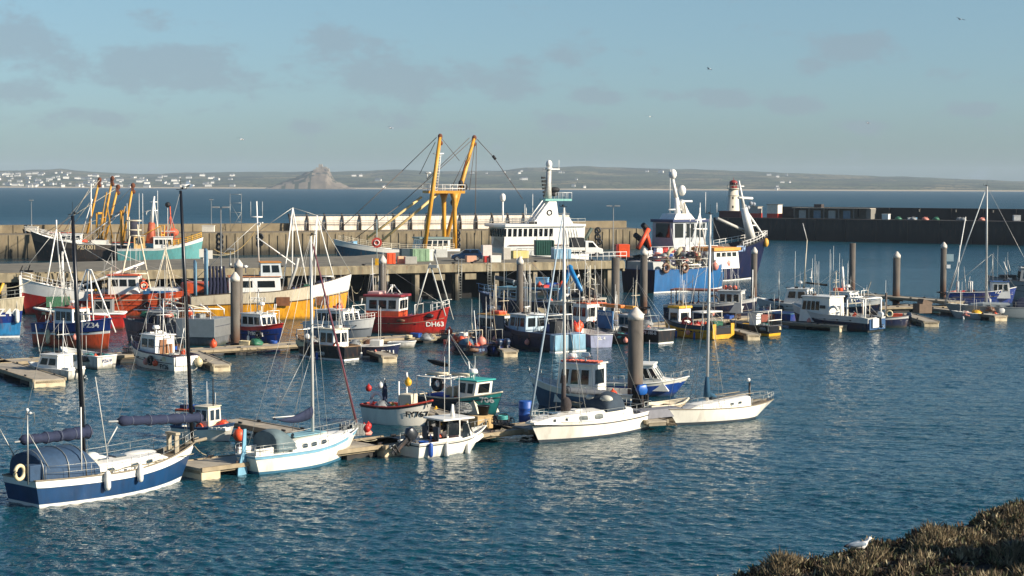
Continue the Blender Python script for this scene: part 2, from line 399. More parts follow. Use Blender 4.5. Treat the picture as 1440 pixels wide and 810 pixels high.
def busy(b, seed, ant=3, mast=True, side=True):
    if 660 < 720+b.pos.x/b.pos.y*FPX < 1090: ant += 3
    rr = random.Random(seed); has = hasattr(b, 'top'); zt = b.top if has else b.sheer(.5)
    cx = b.cabx if has else (-.5, .5)
    b.antennas([(rr.uniform(cx[0]+.2, cx[1]-.3), rr.uniform(-.6, .6), zt, rr.uniform(1.2, 4.4)) for _ in range(ant)], rr.choice((white, wire, alum)))
    if has:
        g = MB()
        for k in range(2): x = rr.uniform(cx[0]+.3, cx[1]-.4); g.box((x, rr.uniform(-.6, .6), zt+.09), (rr.uniform(.12, .4), rr.uniform(.15, .5), rr.uniform(.1, .22)))
        g.box((cx[1]-.25, 0, zt+.03), (.1, 1.2, .07))
        for y in (-.5, 0, .5): g.tube([(cx[1]-.25, y, zt), (cx[1]-.25, y, zt+.14)], .02, 4)
        g.build('roof_fittings', rr.choice((darkm, steel, offw)), b.root)
    if b.L > 5.5:
        b.rub(rr.choice((.5, .62, .74)), rr.choice((black, wood, darkm)), .03, 'rubbing_strake', .03, .97); g = MB()
        for k in range(5): p = b.side_pt((-.3+.15*k)*b.L, b.sheer(.5)-b.bw*.9, b.s, .0); g.box((p.x, p.y, p.z), (.22, .06, .09))
        g.tube([b.side_pt((-.3+.06*k)*b.L, b.sheer(.5)-b.bw*.9, b.s, .0) for k in range(11)], .015, 4); g.build('scuppers', black, b.root)
    if mast:
        x = cx[0]+.25; h = rr.uniform(2.0, 3.6); g = MB(); g.tube([(x, 0, zt-.1), (x-.1, 0, zt+h)], [.05, .03], 6); g.tube([(x-.05, -.6, zt+h*.55), (x-.05, .6, zt+h*.55)], .025, 4); g.tube([(x-.9, 0, b.dz(x)+.3), (x-.08, 0, zt+h*.5)], .03, 4); g.build('signal_mast', rr.choice((white, steel, cream)), b.root)
        b.wires([((x-.1, 0, zt+h), (b.L*.48, 0, b.sheer(1))), ((x-.1, 0, zt+h), (-b.L*.48, .5, b.sheer(0)+.3)), ((x-.1, 0, zt+h), (-b.L*.48, -.5, b.sheer(0)+.3))])
    if side and b.L > 4.5:
        pool = [('net heap', 'brown'), ('net heap', 'grey'), ('lobster pot', 'black'), ('fish box', 'cream'), ('fish box', 'blue'), ('net heap', 'black'), ('rope coil', 'cream'), ('lobster pot', 'brown'), ('fish box', 'white'), ('net heap', 'teal'), ('buoy', 'orange')]
        xr = (-b.L*.44, cx[0]-.3) if (cx[0] > -b.L*.2) else (cx[1]+.3, b.L*.3)
        if xr[1]-xr[0] > .8: clutter(b, [(*rr.choice(pool), 1) for _ in range(int(3+b.L*.7))], xr[0], xr[1], seed=seed, w=.8)
        x = sum(xr)/2; z = b.dz(x); hw_ = b.hw(x)*.8
        if rr.random() < .6: b.frame('deck_arch', [[(x, -hw_, z), (x, -hw_, z+1.7), (x, hw_, z+1.7), (x, hw_, z)], [(x, hw_*.4, z+1.7), (x+.1, hw_*.4, z+2.3)]], rr.choice((white, steel, cream)), .04)
        b.frame('derrick_pole', [[(x-.3, 0, z), (x+rr.uniform(-.8, .8), rr.uniform(-.6, .6), z+rr.uniform(2.2, 3.6))]], rr.choice((white, wood, wire)), .035)
    if side:
        for k in range(rr.randint(1, 3)):
            x = rr.uniform(-.38, .3)*b.L; kd, c, s_ = rr.choice((('tyre', 'black', 1.1), ('buoy', 'orange', .8), ('buoy', 'pink', .8), ('fender', 'white', .9), ('fender', 'blue', .8)))
            zz = b.sheer(x/b.L+.5)*.45; p = b.side_pt(x, zz, b.s, .2); gear(kd, c, b.w(p.x, p.y, p.z-.25), b.h, '%s %s slung over the side of %s' % (c, STATE.get(kd, 'fender'), b.short), 'fenders slung along %s' % b.short, s_)
# ---------------------------------------------------------------- loose gear
PROTO = {}
def cmat(c):
    H = {'orange': 'e0532a', 'red': 'b5261c', 'blue': '1f4f9c', 'pale blue': '6fa3c4', 'green': '2e6a4e', 'yellow': 'd9a82a', 'white': 'e2dfd6', 'grey': '8a8c8a', 'black': '15161a', 'pink': 'd98a78', 'brown': '6a4a33', 'cream': 'd3c39b', 'dark blue': '1a2a52', 'teal': '3f8f8a'}
    return M('plastic_'+c.replace(' ', '_'), H[c], .5, var=.2, scale=3)
def gear(kind, c, pos, rz, label, group, s=1.0):
    key = (kind, c)
    if key not in PROTO:
        m = cmat(c); parts = []
        if kind == 'fish box':
            g = MB(); w, d, h = .8, .5, .3
            g.box((0, 0, .02), (w-.04, d-.04, .04)); g.box((0, d/2, h/2), (w, .04, h)); g.box((0, -d/2, h/2), (w, .04, h)); g.box((w/2, 0, h/2), (.04, d-.05, h)); g.box((-w/2, 0, h/2), (.04, d-.05, h))
            g.tube([(w/2+.02, d/2+.02, h), (w/2+.02, -d/2-.02, h), (-w/2-.02, -d/2-.02, h), (-w/2-.02, d/2+.02, h), (w/2+.02, d/2+.02, h)], .025, 4)
            parts.append(('fish_box', g, m))
        elif kind == 'buoy':
            g = MB(); g.sph((0, 0, .28), (.27, .27, .3), 12, 8); g.tube([(0, 0, .54), (0, 0, .66)], [.08, .05], 6); parts.append(('buoy', g, m))
        elif kind == 'lobster pot':
            g = MB(); n = 7
            for i in range(5):
                x = -.35+.7*i/4; g.tube([(x, -.22, 0)] + [(x, .24*-math.cos(math.pi*k/n), .05+.36*math.sin(math.pi*k/n)) for k in range(n+1)] + [(x, .22, 0)], .018, 4)
            for k in range(n+1): a = math.pi*k/n; g.tube([(-.36, -.24*math.cos(a), .05+.36*math.sin(a)), (.36, -.24*math.cos(a), .05+.36*math.sin(a))], .015, 4)
            g.box((0, 0, .02), (.72, .46, .04))
            for i in range(9):
                x = -.32+.08*i; g.tube([(x, -.2, .06), (x+.05, 0, .37), (x, .2, .06)], .008, 3)
            parts.append(('lobster_pot', g, m))
        elif kind == 'rope coil':
            g = MB()
            for k in range(4): g.torus((0, 0, .04+.05*k), .26-.02*(k % 2), .035, seg=14, sg=5)
            parts.append(('rope_coil', g, m))
        elif kind == 'barrel':
            g = MB(); g.tube([(0, 0, 0), (0, 0, .03), (0, 0, .3), (0, 0, .33), (0, 0, .36), (0, 0, .6), (0, 0, .63), (0, 0, .66), (0, 0, .92), (0, 0, .95)], [.27, .3, .3, .32, .3, .3, .32, .3, .3, .27], 16); parts.append(('barrel', g, m))
        elif kind == 'bucket':
            g = MB(); n = 14
            rings = [[(r*math.cos(2*math.pi*k/n), r*math.sin(2*math.pi*k/n), z) for k in range(n)] for r, z in ((.2, 0), (.28, .4), (.3, .4), (.3, .44), (.26, .44), (.19, .06))]
            g.loft(rings); parts.append(('bucket', g, m))
        elif kind == 'net heap':
            g = MB(); rr = random.Random(3); n = 16
            rings = []
            for z, r in ((0, .5), (.15, .52), (.3, .4), (.42, .22), (.47, .05)): rings.append([((r*(1+rr.uniform(-.2, .2)))*math.cos(2*math.pi*k/n), (r*(1+rr.uniform(-.2, .2)))*math.sin(2*math.pi*k/n), z+rr.uniform(-.03, .03)) for k in range(n)])
            g.loft(rings); 
            for k in range(14): a = rr.uniform(0, 6.3); g.torus((.3*math.cos(a), .3*math.sin(a), rr.uniform(.1, .35)), rr.uniform(.1, .22), .015, axis=rr.choice('xyz'), seg=9, sg=4)
            parts.append(('net_heap', g, m))
        elif kind == 'tyre':
            g = MB(); g.torus((0, 0, .35), .26, .1, axis='y', seg=18, sg=8); parts.append(('tyre', g, m))
        elif kind == 'lifebuoy':
            g = MB(); g.torus((0, 0, 0), .27, .075, axis='y', seg=20, sg=8); parts.append(('lifebuoy', g, m))
        elif kind == 'fender':
            g = MB(); g.tube([(0, 0, -.42), (0, 0, -.38), (0, 0, -.28), (0, 0, .2), (0, 0, .3), (0, 0, .36)], [.04, .1, .13, .13, .1, .03], 12); g.tube([(0, 0, .36), (0, 0, .85)], .012, 4); parts.append(('fender', g, m))
        elif kind == 'canister':
            g = MB(); g.tube([(-.4, 0, .2), (-.36, 0, .2), (.36, 0, .2), (.4, 0, .2)], [.12, .2, .2, .12], 14); g.box((0, 0, .03), (.6, .36, .06)); parts.append(('liferaft_canister', g, m))
        elif kind == 'tub':
            g = MB(); w, d, h = 1.2, 1.0, .75
            g.box((0, 0, h/2+.08), (w, d, h)); g.box((0, 0, h+.1), (w+.08, d+.08, .07))
            for x in (-.45, 0, .45): g.box((x, 0, .05), (.14, d-.1, .1))
            parts.append(('insulated_tub', g, m))
        elif kind == 'dan flag':
            g = MB(); g.tube([(0, 0, 0), (0, 0, 2.1)], .018, 5)
            parts.append(('dan_buoy_pole', g, M('bamboo', 'b8a878', .6)))
        nm, g, mm = parts[0]
        PROTO[key] = g.mesh(nm, mm); PROTO[key]['nm'] = nm
    me = PROTO[key]
    o = bpy.data.objects.new(me['nm'], me); col.objects.link(o); o.location = pos; o.rotation_euler = (0, 0, rz)
    if s != 1: o.scale = (s, s, s)
    return tag(o, label, kind, group)
STATE = {'fish box': 'plastic fish box', 'buoy': 'round buoy', 'lobster pot': 'lobster pot', 'rope coil': 'coil of rope', 'barrel': 'plastic barrel', 'bucket': 'bucket', 'net heap': 'heap of netting', 'tyre': 'tyre', 'tub': 'insulated fish tub', 'canister': 'liferaft canister'}
def clutter(b, items, x0, x1, z=None, w=.6, seed=1):
    rr = random.Random(seed*13+int(b.L*10)); placed = []; lift = max(0, getattr(b, 'bw', .3)-.42)
    for kind, c, n in items:
        for i in range(n):
            for _ in range(25):
                x = rr.uniform(x0, x1); y = rr.uniform(-1, 1)*b.hw(x)*w
                if all(abs(x-p[0]) > .45 or abs(y-p[1]) > .4 for p in placed): break
            h = sum(p[2] for p in placed if abs(x-p[0]) < .35 and abs(y-p[1]) < .3)
            placed.append((x, y, .3))
            zz = (b.dz(x)+.005+lift if z is None else z) + h
            st = STATE[kind]; k = '%s %s' % (c, st)
            gear(kind, c, b.w(x, y, zz), rr.uniform(0, 6.3), '%s on the deck of %s' % (k, b.short), '%s pieces on %s' % (k, b.short), rr.uniform(.85, 1.15))
# ---------------------------------------------------------------- light and sky
SAZ, SEL = R(-20), R(25)
to_sun = Vector((math.cos(SAZ)*math.cos(SEL), math.sin(SAZ)*math.cos(SEL), math.sin(SEL)))
sun = bpy.data.lights.new('sun', 'SUN'); sun.energy = 5.0; sun.angle = R(.53); sun.color = (1, .9, .76)
so = bpy.data.objects.new('sun', sun); col.objects.link(so); so.rotation_euler = to_sun.to_track_quat('Z', 'Y').to_euler()
so.location = (60, -20, 60)
w = bpy.data.worlds.new('World'); scn.world = w; w.use_nodes = True; nt = w.node_tree; nt.nodes.clear(); N = nt.nodes.new; LK = nt.links.new
wo = N('ShaderNodeOutputWorld'); bg = N('ShaderNodeBackground'); sky = N('ShaderNodeTexSky')
sky.sky_type = 'NISHITA'; sky.sun_disc = False; sky.sun_elevation = SEL; sky.sun_rotation = R(110); sky.air_density = 1.0; sky.dust_density = .6; sky.ozone_density = 1.5
tc = N('ShaderNodeTexCoord'); sx = N('ShaderNodeSeparateXYZ'); LK(tc.outputs['Generated'], sx.inputs[0])
# elevation grade of the sky: the bright milky band low down is toned towards blue-grey
gr = N('ShaderNodeValToRGB'); LK(sx.outputs[2], gr.inputs[0])
e = gr.color_ramp.elements
e[0].position = 0.0; e[0].color = SKY0; e[1].position = .11; e[1].color = SKY1
k = e.new(.045); k.color = SKYM; k = e.new(.5); k.color = SKY2
mul = N('ShaderNodeMix'); mul.data_type = 'RGBA'; mul.blend_type = 'MULTIPLY'; mul.inputs[0].default_value = 1
LK(sky.outputs[0], mul.inputs[6]); LK(gr.outputs[0], mul.inputs[7])
# clouds: small ragged cumulus low over the horizon, slightly darker than the sky
mp = N('ShaderNodeMapping'); mp.inputs['Scale'].default_value = (34, 34, 70); LK(tc.outputs['Generated'], mp.inputs[0])
n1 = N('ShaderNodeTexNoise'); n1.inputs['Scale'].default_value = 1; n1.inputs['Detail'].default_value = 9; n1.inputs['Roughness'].default_value = .66; LK(mp.outputs[0], n1.inputs[0])
acc = None
for (cx, cy, rx, ry, am) in CLOUDS:
    d = ray(cx, cy).normalized(); mp2 = N('ShaderNodeMapping'); mp2.vector_type = 'TEXTURE'
    mp2.inputs['Location'].default_value = d; mp2.inputs['Scale'].default_value = (rx*1.5/FPX, 1.0, ry*1.5/FPX); LK(tc.outputs['Generated'], mp2.inputs[0])
    le = N('ShaderNodeVectorMath'); le.operation = 'LENGTH'; LK(mp2.outputs[0], le.inputs[0])
    mr_ = N('ShaderNodeMapRange'); mr_.interpolation_type = 'SMOOTHSTEP'; mr_.inputs[1].default_value = 0; mr_.inputs[2].default_value = 1.25; mr_.inputs[3].default_value = am; mr_.inputs[4].default_value = 0; LK(le.outputs['Value'], mr_.inputs[0])
    if acc is None: acc = mr_.outputs[0]
    else: mm_ = N('ShaderNodeMath'); mm_.operation = 'MAXIMUM'; LK(acc, mm_.inputs[0]); LK(mr_.outputs[0], mm_.inputs[1]); acc = mm_.outputs[0]
ad = N('ShaderNodeMath'); ad.operation = 'MULTIPLY_ADD'; LK(acc, ad.inputs[0]); ad.inputs[1].default_value = .34; LK(n1.outputs[0], ad.inputs[2])
cr = N('ShaderNodeMapRange'); cr.interpolation_type = 'SMOOTHSTEP'; cr.inputs[1].default_value = .56; cr.inputs[2].default_value = .79; LK(ad.outputs[0], cr.inputs[0])
ef = N('ShaderNodeValToRGB'); LK(sx.outputs[2], ef.inputs[0]); ee = ef.color_ramp.elements
ee[0].position = 0.0; ee[0].color = (.8,)*3+(1,); ee[1].position = .3; ee[1].color = (.6,)*3+(1,)
cm = N('ShaderNodeMath'); cm.operation = 'MULTIPLY'; LK(cr.outputs[0], cm.inputs[0]); LK(ef.outputs[0], cm.inputs[1])
cm2 = N('ShaderNodeMath'); cm2.operation = 'MULTIPLY'; LK(cm.outputs[0], cm2.inputs[0]); cm2.inputs[1].default_value = .72
tint = N('ShaderNodeMix'); tint.data_type = 'RGBA'; LK(cm2.outputs[0], tint.inputs[0]); LK(mul.outputs[2], tint.inputs[6]); tint.inputs[7].default_value = CLOUDC
LK(tint.outputs[2], bg.inputs[0]); bg.inputs[1].default_value = .07
LK(bg.outputs[0], wo.inputs[0])
scn.view_settings.view_transform = 'Standard'; scn.view_settings.look = 'None'; scn.view_settings.exposure = EXPO; scn.view_settings.gamma = 1
# ---------------------------------------------------------------- water
def water_mat():
    m = bpy.data.materials.new('harbour_water'); m.use_nodes = True; nt = m.node_tree; N = nt.nodes.new; L = nt.links.new
    b = nt.nodes['Principled BSDF']; b.inputs['Base Color'].default_value = (*lin('0a3c48'), 1); b.inputs['Roughness'].default_value = .06; b.inputs['IOR'].default_value = 1.33
    b.inputs['Specular IOR Level'].default_value = .5
    g = N('ShaderNodeNewGeometry')
    def noise(scale, rot, st, det, w_=0):
        mp = N('ShaderNodeMapping'); mp.inputs['Rotation'].default_value = (0, 0, R(rot)); mp.inputs['Scale'].default_value = (scale, scale*st, 1)
        L(g.outputs['Position'], mp.inputs[0]); n = N('ShaderNodeTexNoise'); n.inputs['Scale'].default_value = 1; n.inputs['Detail'].default_value = det; n.inputs['Roughness'].default_value = .6
        n.inputs['Distortion'].default_value = w_; L(mp.outputs[0], n.inputs[0]); return n.outputs[0]
    a = noise(1.15, 17, 1.7, 3, .5); c = noise(3.3, 10, 1.5, 2, .4); l0 = noise(.33, 25, 1.7, 2); d = noise(.02, 15, 2.5, 3); f = noise(.006, 0, 3.0, 3)
    s1 = N('ShaderNodeMath'); s1.operation = 'MULTIPLY_ADD'; L(c, s1.inputs[0]); s1.inputs[1].default_value = .3; L(a, s1.inputs[2])
    s0 = N('ShaderNodeMath'); s0.operation = 'MULTIPLY_ADD'; L(l0, s0.inputs[0]); s0.inputs[1].default_value = 2.2; L(s1.outputs[0], s0.inputs[2]); s1 = s0
    # calmer and rougher patches of surface
    pm = N('ShaderNodeMapRange'); pm.inputs[1].default_value = .35; pm.inputs[2].default_value = .65; pm.inputs[3].default_value = .55; pm.inputs[4].default_value = 1.15; L(d, pm.inputs[0])
    pm2 = N('ShaderNodeMapRange'); pm2.inputs[1].default_value = .35; pm2.inputs[2].default_value = .65; pm2.inputs[3].default_value = .7; pm2.inputs[4].default_value = 1.25; L(f, pm2.inputs[0])
    mm = N('ShaderNodeMath'); mm.operation = 'MULTIPLY'; L(pm.outputs[0], mm.inputs[0]); L(pm2.outputs[0], mm.inputs[1])
    sp = N('ShaderNodeSeparateXYZ'); L(g.outputs['Position'], sp.inputs[0]); op = N('ShaderNodeMapRange'); op.inputs[1].default_value = 130; op.inputs[2].default_value = 520; op.inputs[3].default_value = 1; op.inputs[4].default_value = 2.8; L(sp.outputs[1], op.inputs[0])
    m3 = N('ShaderNodeMath'); m3.operation = 'MULTIPLY'; L(mm.outputs[0], m3.inputs[0]); L(op.outputs[0], m3.inputs[1]); mm = m3
    s2 = N('ShaderNodeMath'); s2.operation = 'MULTIPLY'; L(s1.outputs[0], s2.inputs[0]); L(mm.outputs[0], s2.inputs[1])
    ro = N('ShaderNodeMapRange'); ro.inputs[1].default_value = 60; ro.inputs[2].default_value = 420; ro.inputs[3].default_value = .07; ro.inputs[4].default_value = .2; L(sp.outputs[1], ro.inputs[0])
    r2 = N('ShaderNodeMapRange'); r2.inputs[1].default_value = 420; r2.inputs[2].default_value = 800; r2.inputs[3].default_value = 0; r2.inputs[4].default_value = .22; L(sp.outputs[1], r2.inputs[0])
    r3 = N('ShaderNodeMath'); r3.operation = 'ADD'; L(ro.outputs[0], r3.inputs[0]); L(r2.outputs[0], r3.inputs[1]); L(r3.outputs[0], b.inputs['Roughness'])
    bp = N('ShaderNodeBump'); bp.inputs['Strength'].default_value = 1; bp.inputs['Distance'].default_value = WAVE; L(s2.outputs[0], bp.inputs['Height']); L(bp.outputs[0], b.inputs['Normal'])
    return m
W = 8200
import numpy as np
def sea_sheet():
    rg = np.random.default_rng(4)
    ys = [15., 30, 42]; y = 50.
    while y < 430: ys.append(y); y += max(.07, y*y/(HC*1778)*.55)
    ys += [450, 500, 600, 800, 1200, 2000, 4000, 8000]; ys = np.array(ys); tc_ = np.linspace(-.335, .335, 1000)
    tn = np.concatenate(([-60, -8, -2, -.9, -.5, -.38], tc_, [.38, .5, .9, 2, 8, 60])); nY, nX = len(ys), len(tn)
    X = ys[:, None]*tn[None, :]; X = np.clip(X, -W, W); Y = np.repeat(ys[:, None], nX, 1)
    dy = np.gradient(ys)[:, None]; Z = np.zeros_like(X); n = 54
    patch = 1 + .22*np.sin(X*.05+Y*.03+1)+.2*np.sin(X*.021-Y*.043+2)+.16*np.sin(X*.11+Y*.07)*np.sin(Y*.031-X*.02)
    for i in range(n):
        lam = .26*(8 ** (i/n))*rg.uniform(.9, 1.1); th = rg.normal(R(58), R(34)); kx, ky = 2*math.pi/lam*math.cos(th), 2*math.pi/lam*math.sin(th)
        att = np.ones_like(Z)*np.clip((2*math.pi/max(abs(ky), .3))/(2.2*dy)-.6, 0, 1); att *= np.clip(lam/(2.2*Y*.00067)-.6, 0, 1)
        Z += att*SLOPE*(1.35 if lam < 1.0 else .62)*lam/(2*math.pi)*np.sin(kx*X+ky*Y+rg.uniform(0, 6.28))
    Z *= patch; Z *= np.clip((Y-42)/10, 0, 1)*np.clip((440-Y)/40, 0, 1)*np.clip((.37-np.abs(tn))/.03, 0, 1)[None, :]
    co = np.stack([X, Y, Z], -1).reshape(-1, 3).astype('f4')
    idx = np.arange(nY*nX, dtype='i4').reshape(nY, nX); q = np.stack([idx[:-1, :-1], idx[:-1, 1:], idx[1:, 1:], idx[1:, :-1]], -1).reshape(-1)
    me = bpy.data.meshes.new('sea_water'); me.vertices.add(nY*nX); me.vertices.foreach_set('co', co.ravel()); nf = len(q)//4
    me.loops.add(len(q)); me.loops.foreach_set('vertex_index', q); me.polygons.add(nf); me.polygons.foreach_set('loop_start', np.arange(0, 4*nf, 4, dtype='i4')); me.polygons.foreach_set('loop_total', np.full(nf, 4, 'i4'))
    me.polygons.foreach_set('use_smooth', np.ones(nf, bool)); me.update(calc_edges=True); me.validate(); me.materials.append(water_mat())
    o = bpy.data.objects.new('sea_water', me); col.objects.link(o); print('sea', nY, nX); return o
tag(sea_sheet(), kind='structure')
mb = MB(); mb.add([(-W, -60, -3), (W, -60, -3), (W, 8000, -3), (-W, 8000, -3)], [(0, 1, 2, 3)])
tag(mb.build('seabed', M('seabed_mud', '4a4234', .9)), kind='structure')
# ---------------------------------------------------------------- far hills
HPX = [(-400, 244), (-100, 241), (0, 240), (60, 239), (85, 237), (110, 240), (150, 243), (200, 245), (260, 243), (330, 242), (400, 241.5), (500, 241), (560, 238), (600, 241), (700, 240), (740, 236), (780, 235), (800, 233.5), (860, 235), (900, 236.5), (1000, 239), (1060, 241), (1100, 243), (1200, 246.5), (1300, 249.5), (1380, 253), (1440, 255), (1600, 258), (1900, 260)]
YS, YR = 4850.0, 7000.0
def interp(x, T):
    for (a, p), (b_, q) in zip(T, T[1:]):
        if x <= b_: return p + (q-p)*max(0, x-a)/(b_-a)
    return T[-1][1]
from mathutils import noise as mn
def hill(u, s):   # u = photo column at the ridge, s = 0 shore .. 1 ridge
    Y = YS + (YR-YS)*s; x = (u-720)/FPX*Y
    rid = max(2, V(u, interp(u, HPX), YR).z)
    z = rid*(.06*min(1, s*8) + .94*s**.85) * (1 + .10*math.sin(s*3.1416)*mn.noise(Vector((x*.0016, Y*.0016, 0)))*2)
    if 0.02 < s: z += 3.0*mn.noise(Vector((x*.012, Y*.01, 5)))*min(1, s*4)
    return Vector((x, Y, z - (0 if s > 0 else 1.5)))
mb = MB(); mb.smooth = True; nu, ns = 330, 34
for i in range(nu+1):
    u = -420 + 2350*i/nu
    for j in range(ns+1): mb.v.append(tuple(hill(u, j/ns)))
    p = hill(u, 1); mb.v.append((p.x*1.05, p.y*1.05, -3))
n = ns+2
for i in range(nu):
    for j in range(n-1): mb.f.append([i*n+j, (i+1)*n+j, (i+1)*n+j+1, i*n+j+1]); mb.m.append(0); mb.sm.append(True)
def land_mat():
    m = bpy.data.materials.new('distant_farmland'); m.use_nodes = True; nt = m.node_tree; N = nt.nodes.new; L = nt.links.new
    b = nt.nodes['Principled BSDF']; b.inputs['Roughness'].default_value = .95; b.inputs['Specular IOR Level'].default_value = .1
    g = N('ShaderNodeNewGeometry'); mp = N('ShaderNodeMapping'); mp.inputs['Scale'].default_value = (.0065, .0035, 0); L(g.outputs['Position'], mp.inputs[0])
    v = N('ShaderNodeTexVoronoi'); v.inputs['Scale'].default_value = 1; L(mp.outputs[0], v.inputs['Vector'])
    r = N('ShaderNodeValToRGB'); sp = N('ShaderNodeSeparateColor'); L(v.outputs['Color'], sp.inputs[0]); L(sp.outputs[0], r.inputs[0])
    e = r.color_ramp.elements; e[0].color = (*lin('3f4830'), 1); e[1].color = (*lin('7d7252'), 1); k = e.new(.4); k.color = (*lin('545a3c'), 1); k = e.new(.7); k.color = (*lin('655f44'), 1)
    v2 = N('ShaderNodeTexVoronoi'); v2.feature = 'DISTANCE_TO_EDGE'; L(mp.outputs[0], v2.inputs['Vector'])
    h = N('ShaderNodeMapRange'); h.inputs[1].default_value = .03; h.inputs[2].default_value = .09; L(v2.outputs['Distance'], h.inputs[0])
    n = N('ShaderNodeTexNoise'); n.inputs['Scale'].default_value = .006; n.inputs['Detail'].default_value = 5; L(g.outputs['Position'], n.inputs[0])
    h2 = N('ShaderNodeMapRange'); h2.inputs[1].default_value = .50; h2.inputs[2].default_value = .57; h2.inputs[3].default_value = 1; h2.inputs[4].default_value = 0; L(n.outputs[0], h2.inputs[0])
    mn_ = N('ShaderNodeMath'); mn_.operation = 'MINIMUM'; L(h.outputs[0], mn_.inputs[0]); L(h2.outputs[0], mn_.inputs[1])
    mx = N('ShaderNodeMix'); mx.data_type = 'RGBA'; L(mn_.outputs[0], mx.inputs[0]); mx.inputs[6].default_value = (*lin('2b3222'), 1); L(r.outputs[0], mx.inputs[7])
    sz = N('ShaderNodeSeparateXYZ'); L(g.outputs['Position'], sz.inputs[0]); br = N('ShaderNodeMapRange'); br.inputs[1].default_value = 2.5; br.inputs[2].default_value = 4.5; L(sz.outputs[2], br.inputs[0])
    m2 = N('ShaderNodeMix'); m2.data_type = 'RGBA'; L(br.outputs[0], m2.inputs[0]); m2.inputs[6].default_value = (*lin('a89a80'), 1); L(mx.outputs[2], m2.inputs[7])
    L(m2.outputs[2], b.inputs['Base Color']); return m
tag(mb.build('hills', land_mat()), kind='structure')
# houses of the far shore
hw_, hr_ = M('white_render', 'dcd8cc', .8), M('slate_roof', '5b5d60', .8)
hp = []
for (a, d, h, r) in ((12, 8, 6, 3), (20, 9, 6, 3), (9, 8, 5, 3.5), (22, 9, 6.5, 3)):
    g = MB(); g.box((0, 0, h/2-2), (a, d, h+4)); g.cur = 1
    g.add([(-a/2-.5, -d/2-.5, h), (a/2+.5, -d/2-.5, h), (a/2+.5, d/2+.5, h), (-a/2-.5, d/2+.5, h), (-a/2-.5, 0, h+r), (a/2+.5, 0, h+r)], [(0, 1, 5, 4), (2, 3, 4, 5), (0, 4, 3), (1, 2, 5), (0, 3, 2, 1)], False)
    g.cur = 0; g.box((a*.3, 0, h+r-.5), (1.2, 1.2, 3)); hp.append(g.mesh('house', [hw_, hr_]))
rr = random.Random(11)
def far_house(u, s, k, lab, grp):
    p = hill(u, s); o = bpy.data.objects.new('house', hp[k]); col.objects.link(o); o.location = (p.x, p.y, p.z+.3); o.rotation_euler = (0, 0, rr.uniform(-.5, .5)); o.scale = (rr.uniform(.6, .95),)*3
    tag(o, lab, 'house', grp)
for i in range(150):
    band = rr.choice([.03, .05, .12, .2, .3, .45, .6]); u = rr.gauss(60, 55) if i < 62 else rr.uniform(-20, 330)
    if u < -30: u = rr.uniform(-20, 140)
    far_house(u, max(.02, band+rr.uniform(-.03, .04)), rr.choice([0, 1, 1, 2, 3]), 'tiny white house in the town on the far shore at left', 'white houses of the far shore town')
for i in range(28):
    far_house(rr.choice([rr.uniform(490, 560), rr.uniform(660, 870), rr.uniform(700, 980), rr.uniform(1075, 1110)]), rr.choice([.03, .25, .4, .55, .7])+rr.uniform(-.02, .05), rr.choice([0, 1, 2]), 'tiny white farmhouse on the far hillside right of the island', 'scattered white farmhouses')
# tidal island with castle
IY = 4750.0
def isl(u, t):   # t: -1 front shore .. 1 back
    T = [(376, 0), (386, 4), (398, 9), (410, 14), (422, 18.5), (430, 22.5), (437, 25), (440, 25.5), (463, 25.5), (466, 17), (470, 12), (478, 8), (488, 3), (500, 0)]
    h = interp(u, T)/FPX*IY; y = IY+90*t; f = max(0, 1-t*t)**.55
    x = (u-720)/FPX*IY
    return Vector((x, y, h*f*(1+.04*mn.noise(Vector((x*.03, y*.03, 2)))) + 4*f*mn.noise(Vector((x*.07, y*.07, 9))) - (3 if f == 0 or h == 0 else 0)))
mb = MB(); nu, nt_ = 70, 20
for i in range(nu+1):
    for j in range(nt_+1): mb.v.append(tuple(isl(374+128*i/nu, -1+2*j/nt_)))
for i in range(nu):
    for j in range(nt_):
        a = i*(nt_+1)+j; u = 374+128*i/nu; j2 = j/nt_
        mb.f.append([a, a+nt_+1, a+nt_+2, a+1]); mb.sm.append(False)
        rock = mn.noise(Vector((u*.16, j*.5, 1))) + (.28 if u > 440 else -.35) + (.4 if j < 3 else 0)
        mb.m.append(0 if rock > 0 else 1)
tag(mb.build('rocky_island_hill', [M('granite_rock', '75695a', .9, var=.45, scale=.05), M('dark_island_trees', '2c3524', .95, var=.4, scale=.05)]), kind='structure')
cs = empty('castle', (0, 0, 0), 0, 'grey stone castle crowning the rocky tidal island', 'castle')
stone = M('castle_stone', '9b9080', .9, var=.3, scale=.1)
def cw(u, px0, py0, px1, py1, dep, nm):
    a = V(px0, py1, IY+dep); c = V(px1, py0, IY+dep); g = MB(); g.box(((a.x+c.x)/2, IY+dep, (a.z+c.z)/2), (c.x-a.x, 16, c.z-a.z))
    n = max(2, int((c.x-a.x)/4))
    for i in range(n): g.box((a.x+(c.x-a.x)*(i+.5)/n, IY+dep-7, c.z+.8), ((c.x-a.x)/n*.5, 1.5, 1.8))
    return g.build(nm, stone, cs)
cw(0, 441, 238.5, 463.5, 246, 0, 'curtain_wall'); cw(0, 444.5, 236, 452, 240, 2, 'wing'); cw(0, 448.5, 231.5, 453.5, 239, 6, 'tower'); cw(0, 453, 235, 460, 240, 4, 'hall'); cw(0, 459, 237, 463, 240, -2, 'turret')
